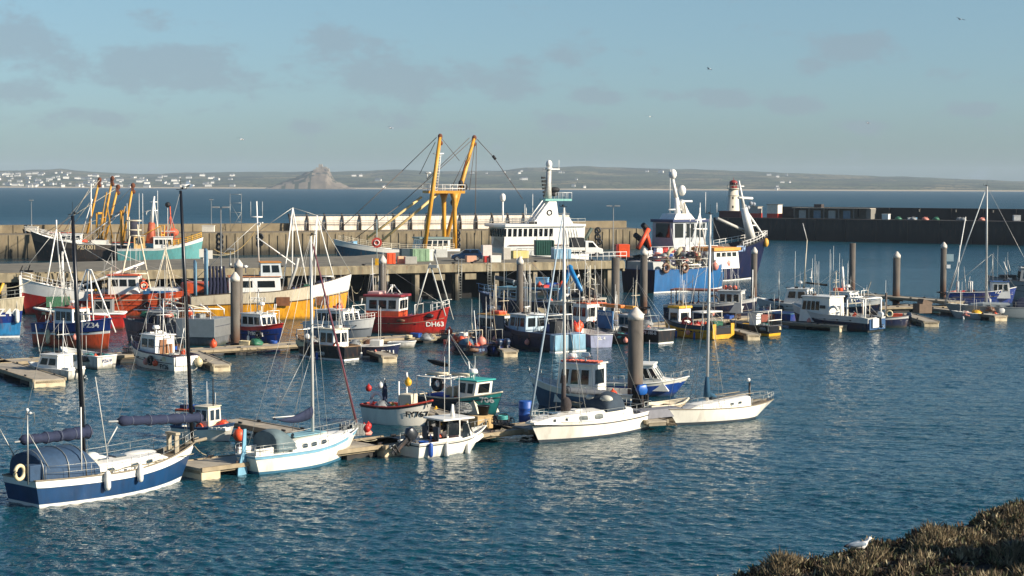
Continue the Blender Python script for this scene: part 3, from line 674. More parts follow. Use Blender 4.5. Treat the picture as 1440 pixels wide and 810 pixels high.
# ---------------------------------------------------------------- far quay with sea wall
quay = M('quay_stone', '84765c', .9, var=.4, scale=.25, bump=.7); 
def wet_mat(name, top, wet, z0, z1):
    m = M(name, top, .9, var=.55, scale=.9, streak=1, rust=.15, bump=.5); nt = m.node_tree; b = nt.nodes['Principled BSDF']; N = nt.nodes.new; L = nt.links.new
    src = b.inputs['Base Color'].links[0].from_socket
    g = N('ShaderNodeNewGeometry'); s = N('ShaderNodeSeparateXYZ'); L(g.outputs['Position'], s.inputs[0])
    n = N('ShaderNodeTexNoise'); n.inputs['Scale'].default_value = .6; L(g.outputs['Position'], n.inputs[0])
    ad = N('ShaderNodeMath'); ad.operation = 'ADD'; L(s.outputs[2], ad.inputs[0]); L(n.outputs[0], ad.inputs[1])
    r = N('ShaderNodeMapRange'); r.inputs[1].default_value = z0+.5; r.inputs[2].default_value = z1+.5; L(ad.outputs[0], r.inputs[0])
    mx = N('ShaderNodeMix'); mx.data_type = 'RGBA'; L(r.outputs[0], mx.inputs[0]); mx.inputs[6].default_value = (*lin(wet), 1); L(src, mx.inputs[7]); L(mx.outputs[2], b.inputs['Base Color'])
    return m
quayw = wet_mat('quay_wall_with_weed', '7f7259', '2e2b22', .6, 2.6)
Q = [(-120, 306), (-47, 350-24), (-38, 347), (28, 388)]
Q = [G(-300, 372), G(0, 364), G(450, 357.5), G(905, 350)]; Qf = [(p.x, p.y) for p in Q]
def offs(P_, d): return [(x - .25*d, y + d) for x, y in P_]
g = MB(); g.prism(Qf + offs(Qf, 16)[::-1], -3, 4.4)
for (xa_, ya_), (xb_, yb_) in zip(Qf, Qf[1:]):
    n_ = int(math.hypot(xb_-xa_, yb_-ya_)/1.7)
    for i in range(n_): t = i/n_; g.box((xa_+(xb_-xa_)*t, ya_+(yb_-ya_)*t-.02, 1.0+random.random()*.6), (.28, .3, 5.2+random.random()*1.0), rz=math.atan2(yb_-ya_, xb_-xa_))
tag(g.build('stone_quay', quayw), 'long stone quay with weathered face behind the moored trawlers', 'quay')
q2 = offs(Qf, 12)
g = MB(); g.prism(q2 + offs(q2, 3)[::-1], 4.4, 5.9)
tag(g.build('sea_wall', quay), 'low brown stone sea wall along the back of the quay', 'wall')
# ribbed white wind wall with curved dark posts
t0, t1 = G(405, 350).x, 0
def qp(px, d):   # point on the quay line seen at photo column px, d metres behind the front edge
    P_ = offs(Qf, d)
    for (a, c) in zip(P_, P_[1:]):
        for k in range(200):
            x = a[0]+(c[0]-a[0])*k/200; y = a[1]+(c[1]-a[1])*k/200
            if 720+x/y*FPX >= px: return Vector((x, y, 0))
    return Vector((P_[-1][0], P_[-1][1], 0))
ww = empty('wind_wall', qp(405, 11), 0, 'long white panelled wind wall with curved dark posts on the quay', 'wall')
a, c = qp(405, 11), qp(800, 11); n = 17
Lw = (c-a).length; ang = math.atan2(c.y-a.y, c.x-a.x); ww.rotation_euler = (0, 0, ang)
for i in range(n):
    g = MB(); x0 = Lw*i/n
    for j in range(3): g.box((x0+Lw/n/2, 0, 4.9+.98*j), (Lw/n-.25, .12, .9))
    g.build('wall_panel', M('white_corrugated_panel', 'dccfbc', .6, var=.35, scale=1.2, streak=1, rust=.35), ww)
    g = MB(); g.tube([(x0, -.5, 4.4), (x0, -.55, 5.6), (x0, -.45, 6.6), (x0, -.1, 7.3), (x0+.1, .6, 7.75)], .22, 6); g.build('curved_post', M('dark_steel_post', '3a332d', .7), ww)
g = MB(); g.box((Lw/2, .3, 7.62), (Lw, 1.1, .08)); g.box((Lw/2, -.62, 6.0), (Lw, .08, .12)); g.build('wall_coping', M('grey_coping', '77756e', .8), ww)
for px, lab in ((44, 'white painted block beneath the lamp post on the far quay'), (291, 'white painted block on the quay beside the slim lamp')):
    p = qp(px, 9); g = MB(); g.box((0, 0, .6), (2.4, .8, 1.2)); g.box((0, 0, 1.25), (2.6, .95, .1)); tag(g.build('concrete_block', M('white_masonry', 'ddd6c6', .8), loc=(p.x, p.y, 4.4)), lab, 'block')
# tyre fenders on the quay face
for px, zs in ((307, (3.6, 2.6, 1.6)), (641, (3.8, 2.4, 1.3)), (365, (3.4, 2.2)), (840, (4.0, 2.6)), (842, (1.5,))):
    for z in zs:
        p = qp(px, -.25); o = gear('tyre', 'black', (p.x, p.y, z-.5), .1, 'black tyre fender hanging on the stone quay face', 'tyre fenders hung on the stone quay', 2.0)
# ---------------------------------------------------------------- lighthouse pier
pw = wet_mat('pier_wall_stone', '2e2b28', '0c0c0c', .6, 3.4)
A_, B_ = G(1003, 336), G(1440, 345); dv = (B_-A_).normalized(); E_ = A_+dv*190; nb = Vector((-dv.y, dv.x, 0))
if nb.y < 0: nb = -nb
def pf(s, d): p = A_+dv*s+nb*d; return (p.x, p.y)
g = MB(); g.prism([pf(0, 0), pf(190, 0), pf(190, 15), pf(0, 15)], -3, 5.6); g.prism([pf(-.01, .35), pf(190, .35), pf(190, .36), pf(-.01, .36)], 5.6, 5.62)
for i in range(24): p = pf(4+i*8, -.12); g.box((p[0], p[1], 2.6), (.35, .3, 5.6), rz=math.atan2(dv.y, dv.x))
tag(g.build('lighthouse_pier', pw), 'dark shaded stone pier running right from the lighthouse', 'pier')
g = MB(); g.prism([pf(14, 10), pf(190, 10), pf(190, 12.5), pf(14, 12.5)], 5.6, 8.5)
for i in range(22): p = pf(20+i*8, 9.8); g.box((p[0], p[1], 7.3), (.3, .4, 2.4), rz=math.atan2(dv.y, dv.x))
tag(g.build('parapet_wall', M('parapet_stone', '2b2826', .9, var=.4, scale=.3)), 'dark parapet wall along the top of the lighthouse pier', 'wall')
lp = V(1031, 295, 485); lh = empty('lighthouse', (lp.x, lp.y, 5.6), 0, 'white tapered lighthouse with red lantern at the pier end', 'lighthouse')
sc_ = 485/FPX
g = MB(); g.tube([(0, 0, -.2), (0, 0, .6), (0, 0, .61), (0, 0, 7.4)], [2.0, 2.0, 1.78, 1.3], 24)
lw = M('lighthouse_white', 'e4d9c2', .6, var=.2, scale=.6, streak=1, rust=.15); t = g.build('tower', lw, lh)
for z in (2.6, 5.0):
    MB().box((-.3, -1.55, z), (.4, .3, .6)).build('window', glass, t)
g = MB(); g.tube([(0, 0, 7.4), (0, 0, 7.6)], [1.75, 1.75], 24); g.tube([(0, 0, 5.6), (0, 0, 5.75)], [1.62, 1.62], 24); g.torus((0, 0, 8.4), 1.7, .04, seg=24, sg=4)
for k in range(12): a = k*math.pi/6; g.tube([(1.7*math.cos(a), 1.7*math.sin(a), 7.6), (1.7*math.cos(a), 1.7*math.sin(a), 8.4)], .03, 4)
g.build('gallery', lw, lh)
g = MB(); g.tube([(0, 0, 7.6), (0, 0, 8.2)], [1.05, 1.05], 16); g.cur = 1; g.tube([(0, 0, 8.2), (0, 0, 9.1)], [.95, .95], 12); g.cur = 0; g.sph((0, 0, 9.1), (1.15, 1.15, .75), 16, 6, half=True); g.tube([(0, 0, 9.8), (0, 0, 10.5)], .06, 6)
for k in range(8): a = k*math.pi/4; g.tube([(1*math.cos(a), 1*math.sin(a), 8.2), (1*math.cos(a), 1*math.sin(a), 9.1)], .06, 4)
g.build('lantern', [M('lantern_red', '8e2a22', .5), glass], lh)
rz_ = math.atan2(dv.y, dv.x)
redb = M('red_band_paint', 'c8341c', .6, var=.2)
for s, w_, d_, h_, top, nm, lab in ((6.2, 2.6, 3, 2.7, 'a', 'kiosk', 'small grey hut below the lighthouse with a red band'), (11.6, 3.0, 3, 3.3, 'b', 'kiosk', 'cream pier hut with a broad orange band at its foot')):
    p = pf(s+3, 6); r_ = empty(nm, (p[0], p[1], 5.6), rz_, lab, 'hut')
    MB().box((0, 0, h_*.6+.2), (w_, d_, h_*.8)).build('wall', M('hut_'+top, 'b3ada0' if top == 'a' else 'e6dcc6', .7), r_)
    MB().box((0, 0, .5), (w_+.04, d_+.04, 1.3)).build('painted_band', redb, r_); MB().box((0, 0, h_+.2), (w_+.3, d_+.3, .15)).build('roof', M('hut_roof', '8a8478', .8), r_)
p = pf(3, 5); g = MB(); g.box((0, 0, .7), (6, 3, 1.6)); g.box((0, 0, 1.6), (6.4, 3.4, .2)); tag(g.build('store_hut', M('dull_maroon', '5a2622', .7), loc=(p[0], p[1], 5.6), rz=rz_), 'low maroon store at the foot of the lighthouse', 'hut')
p = pf(30, 8); sh = empty('shed', (p[0], p[1], 5.6), rz_, 'long open fronted shed with a pale flat roof on the pier', 'shed')
g = MB(); g.box((0, 1.9, 1.3), (20, .2, 2.6)); g.box((-10, 0, 1.3), (.2, 4, 2.6)); g.box((10, 0, 1.3), (1.2, 4, 2.6))
for k in range(6): g.box((-10+4*k, -1.8, 1.3), (.25, .25, 2.6))
g.build('wall', M('shed_wall', '7c786e', .8), sh); MB().box((0, 0, 2.68), (21, 4.8, .16)).build('roof', M('shed_roof', 'a89e8c', .8), sh)
for k in range(4):
    MB().box((-8+4*k, -1.3, 1.05), (1.9, .1, 2.0)).build('door', M('shed_door_'+'ab'[k % 2], '6f8794' if k % 2 else 'b4b2a8', .7), sh)
MB().box((-4, 0, 3.2), (2, 2, .9)).build('roof_box', M('dark_box', '3c332e', .8), sh)
rr = random.Random(5)
PIERG = [('lobster pot', 'brown'), ('fish box', 'white'), ('net heap', 'green'), ('fish box', 'pale blue'), ('net heap', 'pink'), ('buoy', 'orange'), ('tub', 'white'), ('net heap', 'grey')]
for i in range(36):
    kd, cc = PIERG[i % 8]; p = pf(45+rr.uniform(0, 115), rr.uniform(1.5, 7)); gear(kd, cc, (p[0], p[1], 5.64), rr.uniform(0, 6), '%s %s stored on the dark lighthouse pier' % (cc, STATE[kd]), '%s gear on the lighthouse pier' % kd, 1.6)
for i in range(13):   # pale round lamps/bollards on the parapet
    p = pf(52+i*9.3, 9.4); g = MB(); g.tube([(0, 0, 0), (0, 0, .5), (0, 0, .55)], [.18, .14, .25], 8); o = g.build('bollard', M('pale_bollard', 'b9b2a2', .7), loc=(p[0], p[1], 7.6)); tag(o, 'small pale bollard fixed along the dark parapet wall', 'bollard', 'pale bollards along the parapet')
for px in (1197, 1208):
    p = G(px, 339); g = MB(); g.tube([(0, 0, -2), (0, 0, 3.4)], .22, 8); tag(g.build('timber_post', M('bleached_post', 'a89a7c', .9), loc=(p.x, p.y-1.2, 0)), 'thin pale timber post against the pier wall, %s of a pair' % ('left' if px == 1197 else 'right'), 'post')
# ---------------------------------------------------------------- middle jetty
JZ = 4.2
jf = [Vector((-110, 172, 0)), Vector((14.8, 226, 0))]
jf = [G(-250, 0, 0) if 0 else V(-200, 0, 182), V(880, 0, 225.5)]; J0 = (jf[0].x, 181.0); J1 = (jf[1].x, 225.5)
jdir = Vector((J1[0]-J0[0], J1[1]-J0[1], 0)); jL = jdir.length; jdir /= jL; jang = math.atan2(jdir.y, jdir.x); jn = Vector((-jdir.y, jdir.x, 0))
jet = empty('concrete_jetty', (J0[0], J0[1], 0), jang, 'long concrete jetty on tall piles crossing the middle of the harbour', 'jetty')
def jw(s, d, z=0): return Vector((J0[0]+jdir.x*s+jn.x*d, J0[1]+jdir.y*s+jn.y*d, z))
def jat(px, py, z=JZ):   # jetty point under a photo pixel
    return G(px, py, z)
jl = lambda p: ((p-Vector((*J0, 0))).dot(jdir), (p-Vector((*J0, 0))).dot(jn))
bk = [jl(G(x, y, JZ)) for x, y in ((880, 350), (580, 353), (500, 360), (260, 364), (0, 371))]
print('jetty back', bk)
poly = [(0, 0), (jL, 0), (jL, bk[0][1])] + bk[1:] + [(0, bk[-1][1]+1)]
g = MB(); g.prism(poly, JZ-.45, JZ); g.build('deck', conc, jet)
g = MB(); g.box((jL/2, -.08, JZ-.32), (jL, .3, .86)); g.box((jL/2, .16, JZ+.12), (jL, .3, .22)); g.box((jL+.02, 14, JZ-.6), (.3, 28, 1.0)); g.build('edge_beam', M('beam_concrete', '8f8368', .85, var=.55, scale=1.3, streak=1, rust=.35), jet)
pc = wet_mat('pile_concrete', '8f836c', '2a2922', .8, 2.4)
npile = int(jL/5.4)
for i in range(npile):
    x = jL-2-i*5.4
    g = MB()
    for k, y in enumerate((.45, 2.6)):
        g.box((x+(0 if k == 0 else .8), y, .55), (.55, .55, 6.7))
    g.box((x, 2.3, JZ-.85), (.5, 4, .5))
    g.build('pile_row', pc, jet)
g = MB(); g.box((jL/2, 4.6, 1.2), (jL-.6, .4, 5.6)); g.box((jL-.5, 14, 1.2), (.4, 18, 5.6)); g.build('shade_wall', M('under_jetty_shade', '0e0d0b', .9), jet)  # near-black wall added beneath the deck, its colour standing in for the shade
for px, py in ((552, 392), (640, 391), (676, 389)):
    s, d = jl(G(px, py, 3.0)); MB().box((s, -.35, 2.9), (1.5, .25, .7)).build('fender_block', M('beam_concrete'), jet)
# ladders on jetty face
for px in (692, 745):
    s, d = jl(V(px, 0, 0.0+jw(jL*.8, 0).y)); g = MB()
    P0 = G(px, 378, JZ); s, d = jl(P0)
    for k in (-.22, .22): g.tube([(s+k, -.35, .2), (s+k, -.35, JZ+.9)], .03, 5)
    for k in range(13): g.tube([(s-.22, -.35, .4+.32*k), (s+.22, -.35, .4+.32*k)], .02, 4)
    tag(g.build('ladder', steel, None, loc=(J0[0], J0[1], 0), rz=jang), 'steel ladder down the jetty face, %s of two' % ('left' if px == 692 else 'right'), 'ladder')
# lamp posts
def lamp(pos, h, heads, lab, r=.07):
    l = empty('lamp_post', pos, 0, lab, 'lamp post', 'lamp posts of the quays')
    MB().tube([(0, 0, 0), (0, 0, .5), (0, 0, .52), (0, 0, h)], [r*1.6, r*1.6, r, r*.7], 8).build('pole', steel, l)
    for k in range(heads):
        d = 0 if heads == 1 else (-.55 if k else .55)
        MB().box((d, 0, h+.05), (.75, .35, .16)).build('lamp_head', M('lamp_grey', '8d8f8e', .5), l)
    if heads > 1: MB().tube([(-.6, 0, h-.02), (.6, 0, h-.02)], .03, 5).build('cross_arm', steel, l)
p = qp(44, 9); lamp((p.x, p.y, 5.6), V(44, 282, p.y).z-5.6, 1, 'slim lamp post on the far quay at far left')
p = qp(297, 9); lamp((p.x, p.y, 4.4), V(297, 281, p.y).z-4.4, 1, 'slim lamp post on the far quay beside the dark mast')
p = jat(311, 381); lamp(p, V(311, 292, p.y).z-JZ, 2, 'two headed lamp post on the jetty left of the piles')
p = jat(862, 361); lamp(p, V(862, 290, p.y).z-JZ, 2, 'two headed lamp post on the jetty behind the white truck')
p = jat(324, 376); lamp(p, V(324, 352, p.y).z-JZ+.1, 1, 'short white lamp post in front of the grey pile', .09)
# lattice antenna gantry on the quay
p = qp(330, 10); g = MB(); 
xa, xb = V(322, 0, p.y).x-p.x, V(338, 0, p.y).x-p.x; zt = V(330, 272, p.y).z-4.4
for x in (xa, xb): g.tube([(x, 0, 0), (x, 0, zt)], .05, 4)
for z in (zt*.25, zt*.5, zt*.75, zt-.2): g.tube([(xa, 0, z), (xb, 0, z)], .035, 4)
g.tube([(xa, 0, 0), (xb, 0, zt*.5)], .035, 4); g.tube([(xb, 0, zt*.25), (xa, 0, zt*.75)], .03, 4)
tag(g.build('lattice_gantry', steel, loc=(p.x, p.y, 4.4)), 'thin lattice gantry frame standing on the far quay', 'gantry')
# ---------------------------------------------------------------- pontoon piles
pm_ = wet_mat('mooring_pile_steel', '6a635a', '5a4030', 1.0, 2.3); capm = M('pile_cap', 'c9c1b4', .6, var=.25, scale=4)
def pile(px, ytop, ybase, lab, dia=.78, cap=True, D=None):
    p = G(px, ybase); zt = V(px, ytop, p.y).z
    r_ = empty('mooring_pile', (p.x, p.y, 0), 0, lab, 'mooring pile', 'steel mooring piles of the marina')
    h = zt-(.75 if cap else 0); MB().tube([(0, 0, -2.9), (0, 0, h)], [dia/2]*2, 24).build('shaft', pm_, r_)
    if cap: MB().tube([(0, 0, h-.25), (0, 0, h+.12)], dia/2+.02, 24).loft([[(r_c*math.cos(2*math.pi*k/24), r_c*math.sin(2*math.pi*k/24), z_c) for k in range(24)] for r_c, z_c in ((dia/2+.015, h+.12), (.12, h+.5), (.1, h+.54))], smooth=False).build('cap', capm, r_)
    g = MB()
    for k in range(4):
        a = k*math.pi/2; g.box((.62*math.cos(a), .62*math.sin(a), .62), (.12 if k % 2 == 0 else 1.36, 1.36 if k % 2 == 0 else .12, .14))
    g.build('collar', darkm, r_); return r_
pile(893, 427, 580, 'tallest nearest mooring pile with cone cap beside the white yacht stern', .95)
pile(331, 379, 493, 'grey mooring pile with white cone cap, left of the blue FY boat')
pile(336, 362, 458, 'grey capped pile half hidden just behind a nearer capped pile', .8)
pile(538, 356, 462, 'capped mooring pile rising behind the red DH63 boat', .74)
pile(731, 358, 452, 'mooring pile in front of the jetty under the white trawler', .7)
pile(865, 362, 462, 'bare topped mooring pile right of the jetty end', .8, False)
pile(905, 346, 440, 'capped mooring pile in front of the bright blue trawler stern', .8)
pile(1060, 345, 425, 'capped mooring pile under the navy trawler bow', .72)
pile(1198, 342, 416, 'bare grey mooring pile behind the white cabin boats', .78, False)
pile(1260, 351, 430, 'capped mooring pile standing alone right of the cabin boats', .84)
pr = pile(1326, 338, 418, 'capped mooring pile carrying small sign boxes', .76)
MB().box((.75, -.2, 5.0), (.9, .12, .9)).build('sign_board', M('pale_sign', '8fa6ac', .5), pr); MB().box((.55, -.3, 3.9), (.5, .12, .45)).build('notice', M('white_sign', 'd9dcda', .5), pr)
# ---------------------------------------------------------------- pontoons
ptop = M('pontoon_deck', 'a59a86', .85, var=.3, scale=1.5); pfl = M('pontoon_float', 'cdbb98', .7, var=.3, scale=1.5, rust=.2); pdk = M('pontoon_frame', '2c2a27', .8, var=.3)
def pontoon(a, c, w_, lab, end=True, z=.55):
    a = G(*a, z); c = G(*c, z); d = c-a; L_ = Vector((d.x, d.y)).length; ang = math.atan2(d.y, d.x)
    r_ = empty('pontoon', (a.x, a.y, 0), ang, lab, 'pontoon', 'floating pontoons of the marina')
    n = max(2, int(L_/2.4))
    g = MB()
    for i in range(n): g.box((L_*(i+.5)/n, 0, z-.05), (L_/n-.03, w_-.2, .1))
    g.build('deck', ptop, r_)
    g = MB()
    for s in (-1, 1): g.box((L_/2, s*(w_/2-.04), z-.06), (L_, .14, .2))
    g.box((L_/2, 0, z-.2), (L_, w_-.3, .16)); g.build('frame', wood if w_ < 2.2 else M('timber_edge', '9a8a6e', .8, var=.3), r_)
    k = max(1, int(L_/5))
    for i in range(k):
        MB().box((L_*(i+.5)/k, 0, .02), (2.0, w_-.5, .6)).build('float', pdk, r_)
    if end: MB().box((.55, 0, .12), (1.1, w_-.1, .66)).build('float', pfl, r_, bevel=.05)
    g = MB()
    for i in range(max(2, int(L_/4))):
        for s in (-1, 1): g.box((L_*(i+.5)/max(2, int(L_/4)), s*(w_/2-.12), z+.1), (.34, .06, .1)); g.box((L_*(i+.5)/max(2, int(L_/4)), s*(w_/2-.12), z+.05), (.1, .05, .1))
    g.build('cleat', darkm, r_); return r_, ang, L_
pontoon((262, 655), (560, 617), 2.6, 'front walkway pontoon between the blue ketch and the white cuddy boat')
pontoon((520, 624), (720, 600), 2.6, 'front walkway pontoon carrying the cardboard crate and pots')
pontoon((722, 602), (958, 575), 2.6, 'front walkway pontoon under the tall foreground pile', False)
pontoon((444, 612), (322, 590), 1.5, 'light finger pontoon behind the blue trimmed white yacht', False)
pontoon((706, 604), (560, 566), 1.6, 'finger pontoon between the FY767 boat and the teal boat', False)
pontoon((925, 592), (800, 560), 1.4, 'short finger pontoon behind the white motor boat', False)
pontoon((-60, 512), (290, 491), 2.4, 'middle walkway pontoon at the far left', False)
pontoon((290, 491), (560, 474), 2.4, 'middle walkway pontoon between the capped pile and the black boat', False)
pontoon((560, 474), (880, 460), 2.4, 'middle walkway pontoon behind the red DH63 boat bow', False)
pontoon((880, 460), (1110, 440), 2.4, 'middle walkway pontoon behind the yellow boat', False)
pontoon((70, 533), (-30, 502), 2.3, 'broad timber finger pontoon at the left edge beside the small white cruiser')
pontoon((312, 512), (268, 494), 1.4, 'short finger pontoon ending in a cream float right of the FY26 boat')
pontoon((548, 500), (480, 478), 1.3, 'short finger pontoon with cream float beside the blue FY11 boat')
pontoon((718, 493), (650, 468), 1.3, 'short finger pontoon with cream float under the piled fishing gear')
pontoon((1060, 470), (990, 452), 1.3, 'short finger pontoon with cream float right of the yellow boat')
pontoon((1186, 458), (1066, 450), 1.4, 'finger pontoon in front of the white cabin boat with davit rail')
pontoon((1310, 452), (1270, 440), 1.6, 'stubby brown pontoon end standing alone right of the pile')
pontoon((1408, 444), (1270, 428), 1.6, 'light finger pontoon behind the small dinghy')
pontoon((1205, 413), (1345, 424), 2.4, 'dark sided floating breakwater behind the lone capped pile', False, z=1.1)
pontoon((1230, 432), (1480, 427), 2.2, 'right hand walkway pontoon in front of the blue fishing boat', False)
# ---------------------------------------------------------------- yacht helpers
def coach(b, secs, m=offw, name='coachroof', top=None):
    """secs: (x, half width, height) list from aft to forward, standing on the deck"""
    g = MB(); rings = []
    for x, hw, h in secs:
        z = b.dz(x)-.02
        rings.append([(x, hw, z-.05), (x, hw*.93, z+h*.72), (x, hw*.8, z+h*.93), (x, 0, z+h*1.08), (x, -hw*.8, z+h*.93), (x, -hw*.93, z+h*.72), (x, -hw, z-.05)])
    n = 7; o = 0
    g.loft(rings, close=False, caps=True, smooth=False)
    b.cs = secs; return g.build(name, m, b.root)
def coach_at(b, x):
    s = b.cs
    for (x0, w0, h0), (x1, w1, h1) in zip(s, s[1:]):
        if x <= x1: t = max(0, (x-x0)/(x1-x0)); return w0+(w1-w0)*t, h0+(h1-h0)*t
    return s[-1][1], s[-1][2]
def portlight(b, par, x, ln=.5, hh=.16, z=.42, m=glassl, fr=None, both=True):
    for s in (1, -1):
        g = MB(); rim = []; pts = []
        for k in range(12):
            a = 2*math.pi*k/12; cx = math.copysign(abs(math.cos(a))**.5, math.cos(a)); cz = math.copysign(abs(math.sin(a))**.5, math.sin(a))
            xx = x+ln/2*cx; w_, h_ = coach_at(b, xx); zz = h_*z+hh/2*cz; f = zz/(h_*.72)
            pts.append((xx, s*(w_*(1-.07*f)+.015), b.dz(xx)-.02+zz))
        g.add(pts, [tuple(range(12))]); g.cur = 1; g.tube(pts+[pts[0]], .014, 4, cap=False)
        g.build('window', [m, fr or steel], par)
def hatch(b, par, x, w_=.5, m=None, y=0):
    hw, h = coach_at(b, x); z = b.dz(x)+h*1.08
    MB().box((x, y, z+.03), (w_, w_, .07)).build('hatch', m or M('smoked_hatch', '3d4a55', .2), par, bevel=.015)
def mast(b, base, top, r=.075, m=alum, spreader=(.55,), sw=.8, name='mast', truck=True, dark=None):
    a = b.at(*base); t = b.at(*top)
    p = Vector((a.x, 0, b.dz(a.x))); q = Vector((t.x, 0, t.z))
    ms = MB().tube([p, p.lerp(q, .6), q], [r, r, r*.72], 10).build(name, m, b.root)
    for f in spreader:
        c = p.lerp(q, f); MB().tube([c+Vector((-.03, -sw, -.02)), c, c+Vector((-.03, sw, -.02))], .022, 5).build('spreader', m, ms)
    if truck:
        g = MB(); g.tube([q, q+Vector((0, 0, .6))], .01, 4); g.tube([q+Vector((-.25, 0, .05)), q+Vector((.35, 0, .08))], .014, 4); g.sph((q.x+.1, 0, q.z+.12), .06, 6, 4); g.tube([q+Vector((.35, 0, .08)), q+Vector((.35, 0, .3))], .012, 4)
        g.build('masthead_gear', black, ms)
    return p, q
def sailcover(b, p, q, r=.16, m=navy, sag=.05, bands=True, name='sail_cover', r1=None):
    p, q = Vector(p), Vector(q); n = 20; pts = []; rs = []
    for i in range(n+1):
        t = i/n; pts.append(p.lerp(q, t)-Vector((0, 0, sag*math.sin(t*3.14)))); rs.append((r+(r1-r if r1 else -r*.35)*t)*(1+.13*math.sin(i*2.1)+.06*math.sin(i*5.3+1))*(.55 if i in (0, n) else 1))
    g = MB(); g.tube(pts, rs, 10)
    if bands:
        g.cur = 1
        for i in range(1, n, 4): g.tube([pts[i]-Vector((.02, 0, 0)), pts[i]+Vector((.02, 0, 0))], rs[i]*1.05, 10)
    return g.build(name, [m, M('cover_tie', '4c5262', .8)], b.root)
def lifelines(b, t0=.03, t1=.93, h=.55, n=6, **k):
    b.rail(t0, t1, h, n=n, rails=2, r=.012, name='guard_rail', **k)
def pulpit(b, bow=True, h=.6, m=steel):
    g = MB(); ts = [.9, .95, .985] if bow else [.10, .05, .0]
    for lev in (h, h*.55):
        a = [b.P(t, 1, 1)+Vector((0, -.03, lev)) for t in ts]; c = [b.P(t, 1, -1)+Vector((0, .03, lev)) for t in ts[::-1]]
        mid = [Vector((b.L/2+.12, 0, b.sheer(1)+lev))] if bow else []
        g.tube(a+mid+c, .015, 5)
    for t in ts:
        for s in (-1, 1): p = b.P(t, 1, s); g.tube([p, p+Vector((0, 0, h))], .014, 4)
    g.build('pulpit' if bow else 'pushpit', m, b.root)
def fender(b, px, py, c='white', s=1.0):
    a = b.at(px, py, b.s*b.B*.48); x = a.x
    p = b.side_pt(x, a.z, b.s, .14); gear('fender', c, b.w(*p), 0, '%s fender hanging over the side of %s' % (c, b.short), 'fenders of %s' % b.short, s)
def ring(b, px, py, c='orange', yl=None, s=1.0, lab=None):
    a = b.at(px, py, b.s*b.B*.3 if yl is None else yl)
    gear('lifebuoy', c, b.w(a.x, a.y, a.z), b.h, lab or '%s lifebuoy mounted on %s' % (c, b.short), None, s)
# ---------------------------------------------------------------- 1 blue two-masted yacht
hb = M('blue_hull_paint', '1b4168', .35, var=.4, scale=1.6, streak=1, rust=.05)
b = Boat('sailing_yacht', 'blue hulled two masted yacht with dark masts, nearest boat at left', 'the blue two masted yacht', 'yacht', bow=(274, 673), stern=(27, 711), B=3.5)
b.hull((1.15, 1.72, 1.2), [(0, hb), (.74, white)], boot=white, bottom=M('white_boot', 'd9d2c4', .5), deckm=teak, gun=wood, bw=.12, tr=.72, rs=.25, rb=.9, pw=2.0, fl=.92, flb=.35, gr=.035)
b.rub(.74, white, .025)
p, q = mast(b, (119, 640), (102, 303), .105, M('black_carbon_mast', '15171c', .35), (), name='main_mast')
p2, q2 = mast(b, (271, 622), (254, 268), .095, M('black_carbon_mast', '15171c', .35), (), name='fore_mast')
def cyl_line(a, c, r, m, nm): return MB().tube([a, c], r, 6).build(nm, m, b.root)
a = b.at(128, 606); c = b.at(28, 619); cyl_line(a, b.at(20, 622), .05, alum, 'boom'); sailcover(b, a, c, .30, navy, .04, r1=.2)
a = b.at(284, 587); c = b.at(166, 592); cyl_line(a, b.at(152, 593), .05, alum, 'boom'); sailcover(b, a, c, .25, navy, .02, r1=.22)
cyl_line(b.at(151, 640), b.at(134, 530), .02, M('white_stay', 'cfcbc0', .5), 'staysail_pole'); cyl_line(b.at(165, 600), b.at(151, 625), .03, alum, 'boom_crutch')
coach(b, [(b.at(98, 650).x-.3, 1.0, .42), (b.at(112, 650).x, 1.12, .5), (b.at(185, 640).x, 1.0, .46), (b.at(212, 635).x, .78, .36), (b.at(226, 630).x, .6, .05)])
cr_ = b.root.children[-1]
cr_ = [o for o in b.root.children if o.name.startswith('coachroof')][0]
for px in (108, 155, 190, 212): portlight(b, cr_, b.at(px, 650, b.s*1.0).x, .42, .15, .4, glassl)
for px in (165, 140): hatch(b, cr_, b.at(px, 640).x, .6)
z = b.dz(0)+.5; MB().sph((b.at(137, 641).x, .1, z), (.55, .4, .2), 12, 6, half=True).build('deck_moulding', offw, cr_); MB().sph((b.at(200, 640).x, .2, z), (.9, .5, .12), 12, 6, half=True).build('liferaft_shell', offw, cr_)
# cockpit tent and sprayhood
xa, xb = b.at(36, 655).x, b.at(118, 655).x
g = MB(); rings = []
for t in [i/8 for i in range(9)]:
    x = xa+(xb-xa)*t; hh = 1.25*(1-.12*(2*t-1)**2) if t < .75 else 1.25*(1-((t-.72)/.28)**2*.55); w_ = 1.25
    rings.append([(x, w_*math.cos(a)*(1 if 1 else 1), b.dz(x)+.1+hh*max(0, math.sin(a))**.6) for a in [math.pi*k/10 for k in range(11)]])
g.loft(rings, close=False); g.build('cockpit_tent', M('blue_grey_tent', '26415c', .8, var=.3, scale=3, bump=.4), b.root)
for t in (.02, .45, .75):
    x = xa+(xb-xa)*t; g = MB(); g.tube([(x, 1.28*math.cos(a), b.dz(x)+.1+1.27*math.sin(a)**.6) for a in [math.pi*k/10 for k in range(11)]], .02, 5); g.build('tent_hoop', steel, b.root)
x = b.at(106, 642).x; MB().sph((x+.55, b.s*.45, b.dz(x)+.75), (.4, .3, .22), 10, 7).build('dome_light', M('milky_plastic', 'cfd0c8', .4), b.root)
g = MB(); x = b.at(19, 675).x
zt = b.at(19, 575).z
